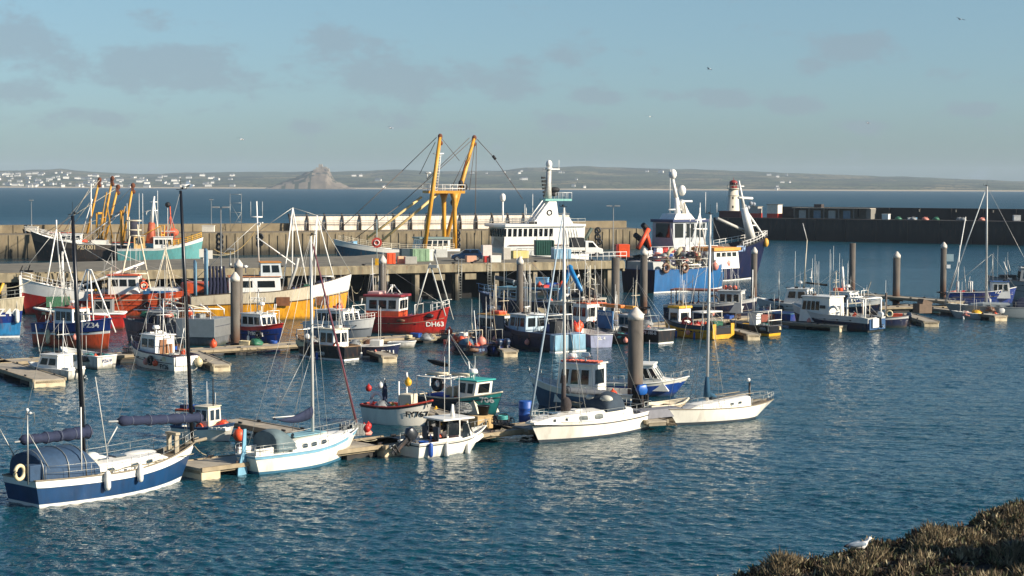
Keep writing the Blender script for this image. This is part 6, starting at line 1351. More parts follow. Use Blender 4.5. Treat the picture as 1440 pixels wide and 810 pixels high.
# pale blue twin stern catamaran
b = fb('dark catamaran with two pale blue square sterns', 'the twin stern catamaran', (752, 489), 128, 8.4, 3.4, (1.5, 2.1, 1.5), [(0, hp('navy'))], dict(at=(-.2, 2.3, 2.4, 1.9), m=M('pale_blue_wh', 'a9bcc6', .5), roof=offw, side=3, front=3, back=2, rf=.3), deckm=deckg, gun=M('blue_grey_rail', '6a7a96'), rb=.4, pw=3, bw=.6, tr=.95)
for y in (-.95, .95): g = MB(); g.box((-b.L/2-.25, y, .7), (.7, 1.45, 1.5)); g.build('stern_pod', hp('pale'), b.root, bevel=.04); MB().box((-b.L/2-.25, y, .02), (.74, 1.49, .14)).build('waterline_band', W_, b.root)
z = b.dz(0); b.frame('gantry', [[(-3.2, -1.5, z), (-3.2, -1.5, z+2.1), (-3.2, 1.5, z+2.1), (-3.2, 1.5, z)], [(-3.2, -1.5, z+2.1), (-.4, -1.2, z+2.0)], [(-3.2, 1.5, z+2.1), (-.4, 1.2, z+2.0)]], W_, .05)
MB().tube([(-2.4, -.6, z+.8), (-2.4, .6, z+.8)], .5, 14).build('net_drum', M('blue_drum', '1f3f7f', .5), b.root); MB().box((-3.3, .2, z+.9), (.9, 1.0, 1.4)).build('engine_housing', M('grey_black_net', '3a3a3a', .9, bump=.6), b.root)
b.antennas([(.5, .6, b.top, 3.0), (1.5, -.6, b.top, 4.2)]); b.radar(1.1, 0, b.top, .35); clutter(b, [('fish box', 'cream', 2), ('net heap', 'black', 2), ('buoy', 'orange', 1), ('fish box', 'red', 2)], -3.4, -.6, seed=8)
# blue crane workboat
b = fb('pale cream workboat carrying a tall bent blue crane arm', 'the blue crane workboat', (800, 470), 128, 9.4, 3.4, (1.6, 2.2, 1.5), [(0, hp('navy'))], dict(at=(-1.0, 1.9, 2.6, 2.0), m=M('pale_cream_wh', 'c9c4b4'), roof=cream, side=3, front=3, back=1, rf=.3), deckm=deckd, gun=cream, rb=.5, pw=2.6, bw=.6, tr=.9)
z = b.dz(0); x0 = b.at(782, 430).x; 
bl = M('crane_blue', '2a7fb8', .4, var=.15)
P1 = b.at(783, 428); P2 = b.at(803, 374); P3 = b.at(825, 418)
g = MB(); g.tube([P1, P1.lerp(P2, .5), P2], [.26, .22, .2], 8); g.tube([P2+Vector((0, .25, 0)), P3+Vector((0, .25, 0))], [.24, .2], 8); g.build('crane_arm', bl, b.root); MB().tube([P1.lerp(P2, .4)-Vector((0, .4, 0)), P2.lerp(P3, .3)-Vector((0, .4, 0))], .09, 6).build('hydraulic_ram', W_, b.root)
MB().tube([Vector((P1.x, 0, z)), P1], .3, 8).build('crane_post', bl, b.root)
b.pole('grab', P3+Vector((0, .25, 0)), P3+Vector((0, .2, -.9)), .2, darkm)
b.frame('gantry', [[(-3.6, -1.4, z), (-3.6, -1.4, z+2.4), (-3.6, 1.4, z+2.4), (-3.6, 1.4, z)], [(-3.6, -1.4, z+2.4), (-1, -1.4, z+2.4)], [(-3.6, 1.4, z+2.4), (-1, 1.4, z+2.4)]], cream, .06)
MB().box((-2.3, 0, z+2.5), (2.8, 2.9, .14)).build('shelter_roof', M('grey_pipe_roof', '9a988e', .6), b.root); clutter(b, [('buoy', 'black', 2), ('barrel', 'black', 1), ('fish box', 'grey', 2), ('net heap', 'black', 2), ('fish box', 'pink', 1)], -3.4, -1.2, z=z+2.58, seed=5)
b.antennas([(0, .8, b.top, 4.4), (1, -.6, b.top, 5), (.4, .2, b.top, 3.6), (1.6, .8, b.top, 3)]); b.radar(.6, -.2, b.top, .4, True)
# white boat with blue panel and orange deck raft
b = fb('white boat lettered VOLUNTEER on a blue panel, orange raft across its stern', 'the blue panelled white boat', (838, 475), 128, 8.0, 3.0, (1.4, 2.3, 1.3), [(0, W_H)], dict(at=(.0, 2.3, 2.3, 2.3), m=W_, roof=orpaint, side=3, front=3, back=2, rf=.3, wz=(.5, .85)), deckm=deckd, gun=W_, rb=.5, pw=2.5, bw=.6, tr=.9)
z = b.dz(0); MB().box((-3.0, b.s*1.52, z+1.1), (2.2, .1, 1.6)).build('blue_panel', M('panel_blue', '2c6a9c', .5, var=.2), b.root)
vs, fs = text_mesh('VOLUNTEER', .4); MB().add([(-3.0-b.s*v[0]*.9, b.s*1.60, z+1.6+v[1]) for v in vs], fs).build('lettering', W_, b.root)
MB().box((-2.4, .1, z+2.25), (3.0, .7, .3)).build('deck_raft', M('orange_raft', 'dd7a22', .5), b.root, bevel=.1); MB().box((-4.2, -.3, z+2.2), (1.6, .5, .3)).build('raft_end', M('yellow_raft', 'e09a20', .5), b.root, bevel=.1)
b.frame('lattice_mast', [[(.9+s*.45, t*.45, b.top), (.9+s*.3, t*.3, b.top+3.4)] for s in (-1, 1) for t in (-1, 1)] + [[(.9-.4, -.4, b.top+k), (.9+.4, .4, b.top+k+.5), (.9+.4, -.4, b.top+k+.9)] for k in (.2, 1.1, 2.0)] + [[(.2, 0, b.top+2.6), (1.8, 0, b.top+2.6)]], M('cream_pipe', 'c8c0a8', .5), .045)
b.antennas([(.5, .9, b.top, 4.6), (2, -.7, b.top, 3.2), (.2, -.8, b.top, 3.9)]); b.radar(1.3, .4, b.top, .25)
clutter(b, [('buoy', 'red', 2), ('buoy', 'orange', 2), ('fish box', 'dark blue', 1), ('tub', 'white', 1), ('net heap', 'black', 2)], -3.6, -.3, seed=9)
for i, (px, py, c) in enumerate(((808, 465, 'red'), (813, 468, 'orange'), (810, 470, 'orange'), (815, 464, 'orange'))): gear('buoy', c, G(px, py, 1.2), 0, '%s float in the cluster over the dark pontoon edge' % c, 'floats clustered over the dark pontoon edge', 1.35)
gear('tub', 'blue', G(862, 464, .6), .6, 'bright blue fish tub on the pontoon left of the tallest pile', None, 1.0); gear('tub', 'pale blue', G(874, 463, .6), .6, 'pale blue fish tub on the pontoon left of the tallest pile', None, .9)
for k, (px, py) in enumerate(((842, 468), (829, 470))): gear('tyre', 'black', G(px, py, .6), .5, 'black tyre standing on the pontoon among the floats, %s one' % ('right' if k == 0 else 'left'), None, 1.7)
b = fb('small boat with lavender white transom tied below the orange floats', 'the lavender transom boat', (833, 486), 110, 4.2, 2.2, (1.1, 1.3, 1.1), [(0, M('lavender_hull', '9ba0b8', .5, var=.2))], deckm=deckd, gun=W_, bw=.5, tr=.95, rb=.3, transom=M('lavender_hull', '9ba0b8')); b.transom_text('SL 4', .4, W_, z=.8)
b = fb('low dark workboat against the pontoon left of the tallest pile', 'the low dark workboat', (866, 482), 150, 5.0, 2.0, (.9, 1.2, .8), [(0, hp('black'))], deckm=deckd, gun=M('grey_rail', '54565a'), bw=.4, tr=.9); clutter(b, [('net heap', 'black', 2), ('fish box', 'grey', 2)], -1.8, 1.5, seed=2)
# black FY boat near pile
b = fb('black boat with white script on its stern beside the tallest pile', 'the black boat by the tallest pile', (898, 480), 135, 6.6, 2.5, (1.25, 1.7, 1.2), [(0, hp('black'))], dict(at=(.2, 1.9, 1.7, 1.6), m=M('grey_wh', '8d8f8c'), roof=W_, side=2, front=2, rf=.2), boot=W_, deckm=deckd, gun=W_, rb=.4, bw=.55, tr=.9)
b.text('FY-180-B', 915, 468, .4, W_); clutter(b, [('buoy', 'pink', 2), ('net heap', 'grey', 2), ('buoy', 'orange', 1), ('lobster pot', 'grey', 3)], -2.6, 0, seed=4)
# yellow boat
b = fb('yellow hulled boat with small white yellow roofed cabin and a square yellow stern', 'the yellow square stern boat', (974, 473), 132, 7.4, 3.0, (1.15, 1.7, 1.15), [(0, M('yellow_hull', 'd8a21c', .5, var=.3, rust=.4)), (.72, hp('dteal'))], dict(at=(1.0, 2.3, 1.7, 1.9), m=W_, roof=M('yellow_roof', 'd9a61f', .6), side=1, front=1, back=1, rf=.05, wz=(.42, .78), rt=.22), deckm=M('teal_deck', '3c6a74', .7), gun=M('black_rail', '1c1f24', .6), rb=.5, pw=2.4, bw=.6, tr=.97, gr=.06)
g = MB()
for y in (-1.25, 1.25): g.box((-b.L/2-.03, y, .75), (.12, .45, 1.3))
g.box((-b.L/2-.02, 0, .22), (.1, 2.6, .4)); g.build('transom_posts', M('yellow_hull', 'd8a21c'), b.root); MB().box((-b.L/2-.01, 0, .75), (.06, 2.0, .6)).build('stern_door', black, b.root)
z = b.dz(0); b.frame('gantry', [[(-2.4, -1.3, z), (-2.4, -1.3, z+1.8), (-2.4, 1.3, z+1.8), (-2.4, 1.3, z)], [(-1.2, -1.3, z), (-1.2, -1.3, z+1.8), (-2.4, -1.3, z+1.8)], [(-1.2, 1.3, z), (-1.2, 1.3, z+1.8), (-2.4, 1.3, z+1.8)]], W_, .06)
MB().box((-1.8, 0, z+1.85), (1.4, 2.6, .1)).build('gantry_roof', offw, b.root); gear('lifebuoy', 'red', b.w(-.2, b.s*1.0, z+.8), b.h+.9, 'dark red lifebuoy ring amidships on the yellow square stern boat', None, 1.5)
clutter(b, [('buoy', 'red', 4), ('buoy', 'orange', 2), ('fish box', 'green', 2), ('net heap', 'black', 2), ('fish box', 'yellow', 1), ('tub', 'green', 1), ('net heap', 'pink', 1)], -3, .9, seed=12)
b.antennas([(1.3, .5, b.top, 1.2), (2, -.4, b.top, 4)])
# 87 boat
b = fb('navy boat with large 87 and grey wheelhouse, gear heaped along its deck', 'the navy 87 boat', (1000, 450), -18, 9.6, 3.4, (1.7, 2.4, 1.5), [(0, hp('navy')), (.86, M('grey_white_wheelhouse', 'c2c0ba'))], dict(at=(.9, 3.4, 2.4, 1.9), m=M('grey_white_wheelhouse', 'c2c0ba'), roof=M('pale_grey_roof', 'b9bbb8'), side=3, front=4, rf=.1, wz=(.42, .85), frames=W_), deckm=deckd, gun=M('pale_grey_roof', 'b9bbb8'), rb=.5, pw=2.6, bw=.6, tr=.85)
b.text('87', 1038, 436, .95, W_); z = b.dz(0); b.antennas([(1.4, .6, b.top, 2.6), (2.6, -.6, b.top, 1.6)]); b.pole('mast', (4.3, 0, z+.6), (4.3, 0, z+4.2), .07, W_)
g = MB(); g.box((-1.6, 0, z+2.0), (5.0, 2.6, .15)); 
for x in (-4, -1.6, .6):
    for s in (-1, 1): g.box((x, s*1.2, z+1), (.08, .08, 2))
g.build('shelter_roof', M('rusty_shelter', '8a5440', .7, var=.4), b.root)
for k, c in enumerate(('orange', 'pink', 'orange')): MB().sph((1.4+.5*k, .3, b.top+.22), .25, 8, 6).build('roof_buoy', cmat(c), b.root)
MB().torus((.4, b.s*1.1, z+.9), .6, .14, axis='y').build('hauler_wheel', M('grey_conveyor', '6c6a66'), b.root); clutter(b, [('net heap', 'brown', 3), ('fish box', 'cream', 3), ('net heap', 'white', 1), ('tyre', 'black', 2), ('buoy', 'orange', 1), ('net heap', 'pink', 1)], -4.2, .4, seed=6)
# black yellow skiff
b = fb('small black skiff with yellow bottom, white console and pipe rails', 'the black and yellow skiff', (1058, 470), 138, 5.2, 2.2, (.95, 1.2, .95), [(0, yellow), (.25, hp('black'))], deckm=deckd, gun=M('grey_rail', '54565a'), bw=.5, tr=.95, rb=.4)
z = b.dz(0); MB().box((-.3, 0, z+.8), (.8, .8, 1.5)).box((-.35, 0, z+1.5), (.9, .9, .1)).build('console', W_, b.root); b.frame('rail_frame', [[(-2.5, s*1.1, z), (-2.5, s*1.1, z+1.9), (-.6, s*1.1, z+1.7), (1.2, s*1.0, z+1.5), (1.2, s*1.0, z)] for s in (-1, 1)] + [[(-2.5, -1.1, z+1.9), (-2.5, 1.1, z+1.9)], [(-2.5, -1.1, z+1.0), (-2.5, 1.1, z+1.0)]], offw, .05)
clutter(b, [('fish box', 'yellow', 1), ('rope coil', 'yellow', 2), ('net heap', 'grey', 1)], -2.2, 1.6, seed=2)
g = MB(); a = G(1072, 452, .55); g.box((0, 0, .35), (2.2, 1.2, .7)); tag(g.build('net_bin', M('rust_red_bin', '8f4a38', .8, var=.3), loc=a, rz=.5), 'rust red net bin on the pontoon behind the black and yellow skiff', 'bin')
# right cabin workboat
b = fb('navy hulled workboat with tall white rounded cabin and pale stern gantry', 'the tall white cabin workboat', (1172, 462), 138, 9.6, 3.4, (1.45, 2.3, 1.3), [(0, hp('navy')), (.62, M('grey_white_wheelhouse', 'c2c0ba'))], dict(at=(-.4, 3.1, 2.7, 2.1), m=offw, roof=offw, side=4, front=3, back=0, rf=.3, ra=.1, wz=(.42, .82), rt=.14, side_range=(.35, .96)), deckm=deckg, gun=offw, rb=.6, pw=2.5, bw=.5, tr=.95)
z = b.dz(0); b.frame('stern_gantry', [[(x, s*1.5, z-.1), (x, s*1.45, z+2.2)] for x in (-4.4, -2.4) for s in (-1, 1)] + [[(-4.4, s*1.45, z+2.2), (-2.4, s*1.45, z+2.2)] for s in (-1, 1)] + [[(-4.4, -1.45, z+2.2), (-4.4, 1.45, z+2.2)], [(-2.4, -1.45, z+2.2), (-2.4, 1.45, z+2.2)]], W_, .08)
MB().box((-b.L/2-.06, 0, .7), (.12, 2.9, 1.0)).build('transom_plate', M('steel_blue_plate', '3e5f86', .4, .3), b.root); MB().box((-b.L/2-.2, b.s*.6, .85), (.2, 1.1, .85)).build('name_board', W_, b.root); b.transom_text('PZ9', .3, W_, z=.9, y=b.s*1.35)
b.outboard(m=W_, y=-b.s*.3, s=1.0, tilt=.1)
MB().torus((-.9, b.s*1.5, z+.8), .5, .14, axis='y').build('hauler_wheel', W_, b.root); clutter(b, [('tyre', 'black', 2), ('net heap', 'grey', 2), ('fish box', 'grey', 2), ('rope coil', 'green', 1)], -4, -.8, seed=8)
b.antennas([(0, .8, b.top, 4.6), (2.6, -.6, b.top, 4.0), (1.2, .9, b.top, 3.4)]); MB().box((.4, b.s*1.42, z+1.2), (.6, .06, .3)).build('side_lamp_bracket', darkm, b.root)
b = fb('white cruiser with raked front windows behind the tall white cabin', 'the white cruiser behind the tall cabin', (1112, 443), 155, 8.0, 3.0, (1.3, 1.8, 1.2), [(0, M('grey_white_wheelhouse', 'c2c0ba'))], dict(at=(-2.4, .6, 2.3, 1.9), m=W_, roof=offw, side=2, front=2, back=2, rf=.5, ra=.35, wz=(.5, .88), frames=W_), deckm=offw, gun=W_, rb=.8, bw=.3, tr=.9)
b.radar(-1, 0, b.top, .5, True); b.pole('mast', (-1.4, 0, b.top), (-1.7, 0, b.top+5.2), .06, cream); b.pole('mast_tip', (-1.7, 0, b.top+5.2), (-1.2, 0, b.top+7), .04, W_); b.antennas([(-.6, .6, b.top, 4), (-2.1, -.8, b.top, 3.2)]); b.pole('boom', (-4, 0, b.top+.4), (-1.6, 0, b.top+.6), .12, black)
b = fb('grey white boat with bright raked wheelhouse windows left of the bare pile', 'the raked window boat', (1192, 446), -35, 7.8, 3.0, (1.5, 2.1, 1.4), [(0, hp('navy')), (.75, W_)], dict(at=(-1.6, 1.2, 2.3, 1.7), m=W_, roof=W_, side=2, front=3, rf=.55, wz=(.35, .85), gm=glassl, frames=W_), deckm=deckg, gun=W_, rb=.6, bw=.5, tr=.9)
b.radar(-.2, .3, b.top, .4, True); MB().box((-1.0, 0, b.top+.15), (.9, 1.2, .3)).build('roof_raft', orange, b.root, bevel=.05); b.pole('mast', (-.5, 0, b.top), (-.7, 0, b.top+2.6), .16, W_); b.antennas([(-1.3, .6, b.top, 4), (.2, -.6, b.top, 3), (-1.6, -.3, b.top, 4.8)])
clutter(b, [('net heap', 'black', 3), ('fish box', 'grey', 2), ('rope coil', 'grey', 1)], 1.4, 3, seed=2)
b = fb('blue dinghy under a dark blue cover at the end of the finger pontoon', 'the covered blue dinghy', (1092, 452), 140, 4.4, 2.0, (.9, 1.1, .9), [(0, hp('blue'))], deckm=M('blue_tarp2', '1c3864', .7, var=.3, bump=.5), gun=M('teal_rail', '4a7d92', .5), bw=.05, tr=.9, camber=.25)
b = fb('low dark blue open boat with orange bin moored right of the gantry workboat', 'the low dark blue open boat', (1244, 460), -10, 5.0, 2.1, (1.0, 1.2, .95), [(0, hp('navy')), (.8, M('grey_white_wheelhouse', 'c2c0ba'))], deckm=deckd, gun=M('grey_rail', '54565a'), bw=.4, tr=.9, rb=.3)
b.text('PZ 2', 1232, 453, .5, M('pale_blue_letters', '8fa8c8')); MB().box((-1.0, 0, 1.1), (1.6, 1.6, 1.0)).build('engine_housing', black, b.root, bevel=.05); MB().tube([(.1, 0, .7), (.1, 0, 3.4)], .1, 7).build('post', M('brown_post', '5c5148', .8), b.root); gear('tub', 'orange', b.w(1.2, 0, .65), b.h, 'orange tub on the low dark blue open boat', None, .8); gear('lifebuoy', 'cream', b.w(.4, b.s*.9, 1.4), b.h, 'cream lifebuoy on the low dark blue open boat', None, 1.1)
b.outboard(m=M('dull_cowl', '24364f', .4), x=b.L/2+.1, s=.9)
g = MB(); a = G(1297, 440, .5); g.box((0, 0, .5), (1.6, 1.2, 1.0)); g.box((.3, 0, 1.1), (1.2, 1.0, .5), ry=.3); tag(g.build('wooden_shelter', M('brown_board', '6d5a48', .8, var=.3), loc=a, rz=.4), 'brown wooden box with tilted lid on the stubby pontoon', 'box')
# far right boats
b = fb('blue hulled fishing boat with white wheelhouse behind the grey yacht at right', 'the blue boat behind the grey yacht', (1380, 428), -8, 8.0, 2.9, (1.5, 2.1, 1.4), [(0, hp('blue'))], dict(at=(1.0, 3.2, 2.0, 1.6), m=W_, roof=M('blue_roof', '3c5a8c', .5), side=3, front=2, rf=.2, ra=.1, wz=(.35, .85), frames=W_), deckm=deckg, gun=W_, rb=.5, bw=.5, tr=.85)
b.text('PZ 94', 1407, 411, .5, W_); z = b.dz(0); b.frame('hoop_rail', [[(x, -1.1, z), (x, -1.0, z+1.7), (x, 1.0, z+1.7), (x, 1.1, z)] for x in (-2.8, -1.2)], W_, .06)
b.frame('mast', [[(-2.9, 0, z), (-2.6, 0, b.at(1358, 345).z)], [(-3.8, 0, z+.5), (-2.9, 0, z+3.5), (-2.0, 0, b.at(1370, 305).z)]], W_, .06); clutter(b, [('net heap', 'red', 3), ('fish box', 'red', 2), ('fish box', 'dark blue', 1), ('net heap', 'pink', 1)], -3.4, .6, seed=8)
b = Boat('sailing_yacht', 'grey hulled yacht with tall mast and blue cockpit tent near the right edge', 'the grey yacht at the right edge', 'yacht', pos=(1402, 446), head=172, L=11, B=3.2)
b.hull((1.15, 1.4, 1.1), [(0, M('grey_yacht_hull', '8d9494', .45, var=.15))], deckm=deckg, gun=steel, bw=.1, tr=.6, rb=1.0, rs=.3, pw=2.0)
cr_ = coach(b, [(-1.5, .9, .5), (1.6, .9, .5), (2.8, .5, .3), (3.2, .3, .05)], M('grey_yacht_hull', '8d9494'))
for x in (-1, 0, 1): portlight(b, cr_, x, .5, .15)
p, q = mast(b, (1387, 440), (1388, 262), .1, alum, (.28,), 1.0)
b.wires([((b.L/2, 0, 1.4), q), ((-b.L/2, 0, 1.1), q), ((p.x, 1.3, 1.2), q.lerp(p, .05)), ((p.x, -1.3, 1.2), q.lerp(p, .05))], wire, .02)
fs_ = Vector((b.L/2-.1, 0, 1.6)); MB().tube([fs_, fs_.lerp(q, .5), fs_.lerp(q, .95)], [.09, .07, .05], 6).build('furled_sail', M('furled_white', 'bfc2bf', .7), b.root)
g = MB(); rings = []
for t in range(6): x = -3.6+1.9*t/5; rings.append([(x, 1.15*math.cos(a), b.dz(x)+.1+(1.0 if t < 4 else .7)*max(0, math.sin(a))**.6) for a in [math.pi*k/8 for k in range(9)]])
g.loft(rings, close=False); g.build('cockpit_tent', navy, b.root); lifelines(b, .04, .95, .6); pulpit(b, True, .6); b.antennas([(-4.6, 1, 1, 3.4), (-4.2, -1, 1, 3.0), (3.8, .8, 1.2, 2.6)])
b = fb('small white open dinghy with white outboard in front of the grey yacht', 'the small white dinghy at right', (1372, 448), 170, 5.0, 1.7, (.55, .8, .5), [(0, M('grey_white_hull', 'aeb0ac', .5, var=.15))], name='dinghy', cat='dinghy', deckm=deckg, gun=offw, bw=.35, tr=.85, rb=.5)
b.outboard(m=W_, s=1.0, tilt=.3); b.pole('pole', (1.6, 0, .3), (1.6, 0, 3.0), .03, W_); gear('net heap', 'yellow', b.w(-.1, 0, .3), .3, 'bright yellow oilskin heap in the small white dinghy at right', None, 1.3); clutter(b, [('net heap', 'pink', 1), ('bucket', 'white', 1), ('fish box', 'white', 1)], .5, 1.8, seed=2)
b = fb('grey steel patrol type boat cut off by the right edge', 'the grey boat at the right edge', (1456, 422), 172, 12, 4, (2.2, 3.0, 2.1), [(0, M('navy_grey_steel', '8b8f8f', .5, var=.15))], dict(at=(-3.2, 2.2, 2.8, 2.2), m=M('navy_grey_steel', '8b8f8f'), roof=offw, side=5, front=3, rf=.3, wz=(.45, .8)), deckm=deckg, gun=M('grey_rail', '54565a'), rb=.8, bw=.4, tr=.9, name='patrol_boat', cat='patrol boat')
b.frame('mast', [[(.4, 0, b.top), (.9, 0, b.top+4.5)], [(1.3, 0, b.top), (.9, 0, b.top+3)], [(.3, -.6, b.top+3), (1.3, .6, b.top+3)]], W_, .1); b.radar(.9, 0, b.top+2.2, .3); MB().box((3.4, 0, b.dz(3)+.6), (2.0, 1.6, .8)).build('deck_gear', darkm, b.root); b.pole('crane', (3.2, 0, b.dz(3)+.8), (3.9, 0, b.dz(3)+2.6), .07, W_)
b = fb('dark blue boat with covered stern tucked beside the grey yacht cockpit', 'the dark blue boat by the grey yacht cockpit', (1436, 444), -10, 5, 2.2, (1.1, 1.4, 1.0), [(0, hp('blue'))], deckm=deckg, gun=W_, bw=.3, tr=.9, dict=None) if 0 else None
# ---------------------------------------------------------------- trawlers at the far quay
gold = M('gallows_yellow', 'd6992a', .5, var=.3, scale=1.2, streak=1, rust=.5); rusty = M('rusted_brown', '6b3b22', .85, var=.4)
def boom(b, name, p, q, r=.24, m=gold, head=True):
    p, q = Vector(p), Vector(q); o = MB().tube([p, p.lerp(q, .5), q], [r*.95, r, r*.8], 10).build(name, m, b.root)
    if head:
        g = MB(); d = (q-p).normalized(); g.sph(tuple(q), (.42, .3, .5), 8, 6); g.sph(tuple(q-d*1.1+Vector((-.3, 0, 0))), (.34, .25, .4), 8, 6); g.box(tuple(q-d*.5), (.5, .4, .9)); g.build('pulley_block', rusty, o)
    return o
def wat(b, *l): return [b.at(px, py, y) for px, py, y in l]
b = fb('dark bowed beam trawler numbered PZ1001 with yellow gallows at the far left quay', 'the PZ1001 beam trawler', (112, 367), 190, 17, 5.6, (3.1, 5.4, 2.8), [(0, M('brown_black_hull', '2a2522', .5, var=.3, rust=.35, streak=1)), (.7, M('tan_black_hull', '4c443c', .5, var=.3, rust=.4, streak=1))], None, deckm=deckd, gun=W_, rb=1.2, pw=2.3, flb=.55, bw=.8)
b.text('PZ1001', 122, 348, 1.05, M('tan_letters', 'c8b48c', .6)); z = 3.0
b.cabin(-.5, 3.6, 4.0, 3.0, 1.8, W_, W_, 4, 3, 0, rf=.5); MB().box((-3.6, 0, 3.3), (3.0, 4.2, .9)).build('winch_house', offw, b.root, bevel=.05)
b.rail(.5, .95, .9, n=7, rails=2, m=W_, r=.04)
post = b.at(171, 300).x; T = b.at(172, 297)
b.frame('gallows_portal', [[(post, s*1.6, 2.6), (post, s*1.6, T.z)] for s in (-1, 1)]+[[(post, -1.6, T.z), (post, 1.6, T.z)], [(post-.9, -1.7, T.z-.2), (post-.9, 1.7, T.z-.2)]], gold, .24, 8)
for (p0, p1, y) in (((172, 344), (187, 261), 2.2), ((147, 340), (166, 263), -2.0)): A = b.at(*p0, y); Bq = b.at(*p1, y); boom(b, 'beam_boom', A, Bq)
b.wires([(b.at(167, 263, -2), b.at(60, 330, 0)), (b.at(187, 262, 2), b.at(150, 300, 0)), (T, b.at(75, 330, 0)), (T, b.at(110, 338, 0)), (T, b.at(120, 342, 0))], M('pale_stay', 'b5ab95', .6), .05)
b.frame('white_stays', [[(post, 0, T.z), tuple(b.at(130, 340, 0))], [(post, .5, T.z), tuple(b.at(117, 337, 0))]], W_, .09)
clutter(b, [('net heap', 'brown', 4), ('net heap', 'orange', 2), ('fish box', 'white', 3), ('net heap', 'grey', 3), ('buoy', 'orange', 2)], -7, 4, z=3.4, seed=7)
b.frame('white_truss', [[tuple(b.at(70, 345, 0)), tuple(b.at(152, 349, 0))], [tuple(b.at(62, 338, 0)), tuple(b.at(130, 340, 0))], [tuple(b.at(150, 348, 1)), tuple(b.at(158, 372, 1))]], W_, .09)
for (p0, p1, y) in (((158, 335), (150, 285), 1.2), ((163, 340), (176, 290), -1.2), ((138, 335), (150, 270), 0)): MB().tube([b.at(*p0, y), b.at(*p1, y)], .12, 6).build('lifting_spar', M('gold_dark', 'b08430', .6, rust=.6), b.root)
b = fb('black hulled beam trawler with white bow number outside the PZ1001 trawler', 'the black beam trawler', (92, 361), 172, 17, 5.6, (3.3, 5.2, 2.8), [(0, hp('black'))], dict(at=(-1, 3, 4, 2.0), m=W_, roof=orpaint, side=3, front=3, rf=.3), deckm=deckd, gun=M('tan_gun', '9a8a6a', .6), rb=1.2, pw=2.3, flb=.55, bw=.8)
b.rail(.4, .95, .9, n=7, rails=2, m=W_, r=.04); A = b.at(140, 300)
b.frame('gallows_portal', [[(A.x, s*1.5, 2.6), (A.x, s*1.5, A.z)] for s in (-1, 1)]+[[(A.x, -1.5, A.z), (A.x, 1.5, A.z)]], gold, .22, 8)
for (p0, p1, y) in (((142, 338), (158, 251), 1.8), ((120, 338), (140, 253), -1.6)): boom(b, 'beam_boom', b.at(*p0, y), b.at(*p1, y), .22)
b.frame('mast', [[tuple(b.at(128, 330)), tuple(b.at(128, 258))], [tuple(b.at(113, 335)), tuple(b.at(130, 280))]], W_, .1); b.wires([(b.at(128, 262), b.at(90, 325)), (b.at(140, 253, -1), b.at(75, 330)), (b.at(130, 280), b.at(100, 320))], M('pale_stay', 'b5ab95'), .05)
# teal trawler with clutter
b = fb('teal trawler with yellow whaleback bow and red white mast at the quay', 'the teal trawler at the quay', (226, 368), 10, 15, 5, (2.4, 4.3, 2.3), [(0, M('faded_teal', '5a9a98', .5, var=.25, rust=.3, streak=1)), (.86, M('bow_white', 'd9d6cc', .5))], dict(at=(-1.2, 2.4, 3.4, 2.8), m=W_, roof=W_, side=4, front=3, rf=.3, wz=(.55, .85)), deckm=deckd, gun=W_, rb=.6, pw=3, flb=.4, bw=.8)
b.rail(.6, .98, 1.0, n=7, rails=3, m=yellow, r=.06); b.cabin(-4.6, -2.6, 3.4, 2.0, 2.6, M('ochre_house', 'd8b070', .6, var=.2), offw, 1, 0, 0, name='deckhouse')
A = b.at(214, 310); g = MB(); g.tube([b.at(212, 342), b.at(213, 313)], [.9, .55], 8); g.build('funnel', M('faded_orange', 'b5583a', .6, var=.3), b.root); MB().tube([b.at(213, 313), b.at(217, 276)], [.36, .14], 8).build('mast', W_, b.root)
b.frame('mast_platform', [[tuple(b.at(206, 296)), tuple(b.at(222, 296))], [tuple(b.at(210, 284)), tuple(b.at(221, 284))], [tuple(b.at(224, 340)), tuple(b.at(219, 300)), tuple(b.at(217, 283))]], W_, .09)
b.frame('yellow_gantry', [[tuple(b.at(187, 338, -1)), tuple(b.at(226, 318, -1)), tuple(b.at(228, 345, -1))], [tuple(b.at(231, 345, 0)), tuple(b.at(231, 317, 0)), tuple(b.at(224, 318, 0))], [tuple(b.at(224, 330, 0)), tuple(b.at(231, 330, 0))]], gold, .14)
b.antennas([(b.at(px, 330).x, 0, 4, b.at(px, pt).z-4) for px, pt in ((179, 286), (196, 272), (201, 272), (222, 268), (236, 290))], W_, .04); b.radar(b.at(206, 300).x, 0, b.at(206, 302).z, .4); MB().sph(tuple(b.at(236, 288)), .5, 8, 6).build('black_ball', black, b.root)
clutter(b, [('net heap', 'orange', 2), ('net heap', 'pink', 2), ('buoy', 'orange', 2), ('fish box', 'white', 3), ('tub', 'white', 1)], -4, 5, seed=3)
b = fb('orange topped trawler with tall dark net drum hood half hidden by the teal trawler', 'the orange topped trawler', (212, 363), 14, 14, 4.6, (3.0, 4.0, 3.0), [(0, hp('dteal'))], dict(at=(2.0, 4.6, 3.2, 2.6), m=M('faded_orange', 'b5583a'), roof=W_, side=3, front=3, rf=.3), deckm=deckd, gun=orpaint, rb=.6, pw=3, bw=.8)
a = b.at(187, 340); g = MB(); g.tube([(a.x, 0, 2.5), (a.x, 0, 6.0), (a.x-.1, 0, 6.9), (a.x-.2, 0, 7.2)], [1.15, 1.2, .9, .3], 12); g.build('net_drum_hood', M('dark_purple_cover', '2d2c38', .8, var=.4, bump=.6), b.root)
b.frame('mast', [[tuple(b.at(241, 330)), tuple(b.at(239, 290))], [tuple(b.at(233, 325)), tuple(b.at(240, 302)), tuple(b.at(246, 325))]], orpaint, .12); g = MB(); g.sph(tuple(b.at(243, 327)), (1.1, .8, .8), 9, 6); g.build('orange_cover', M('tarpaulin_orange', 'd25a3a', .7), b.root)
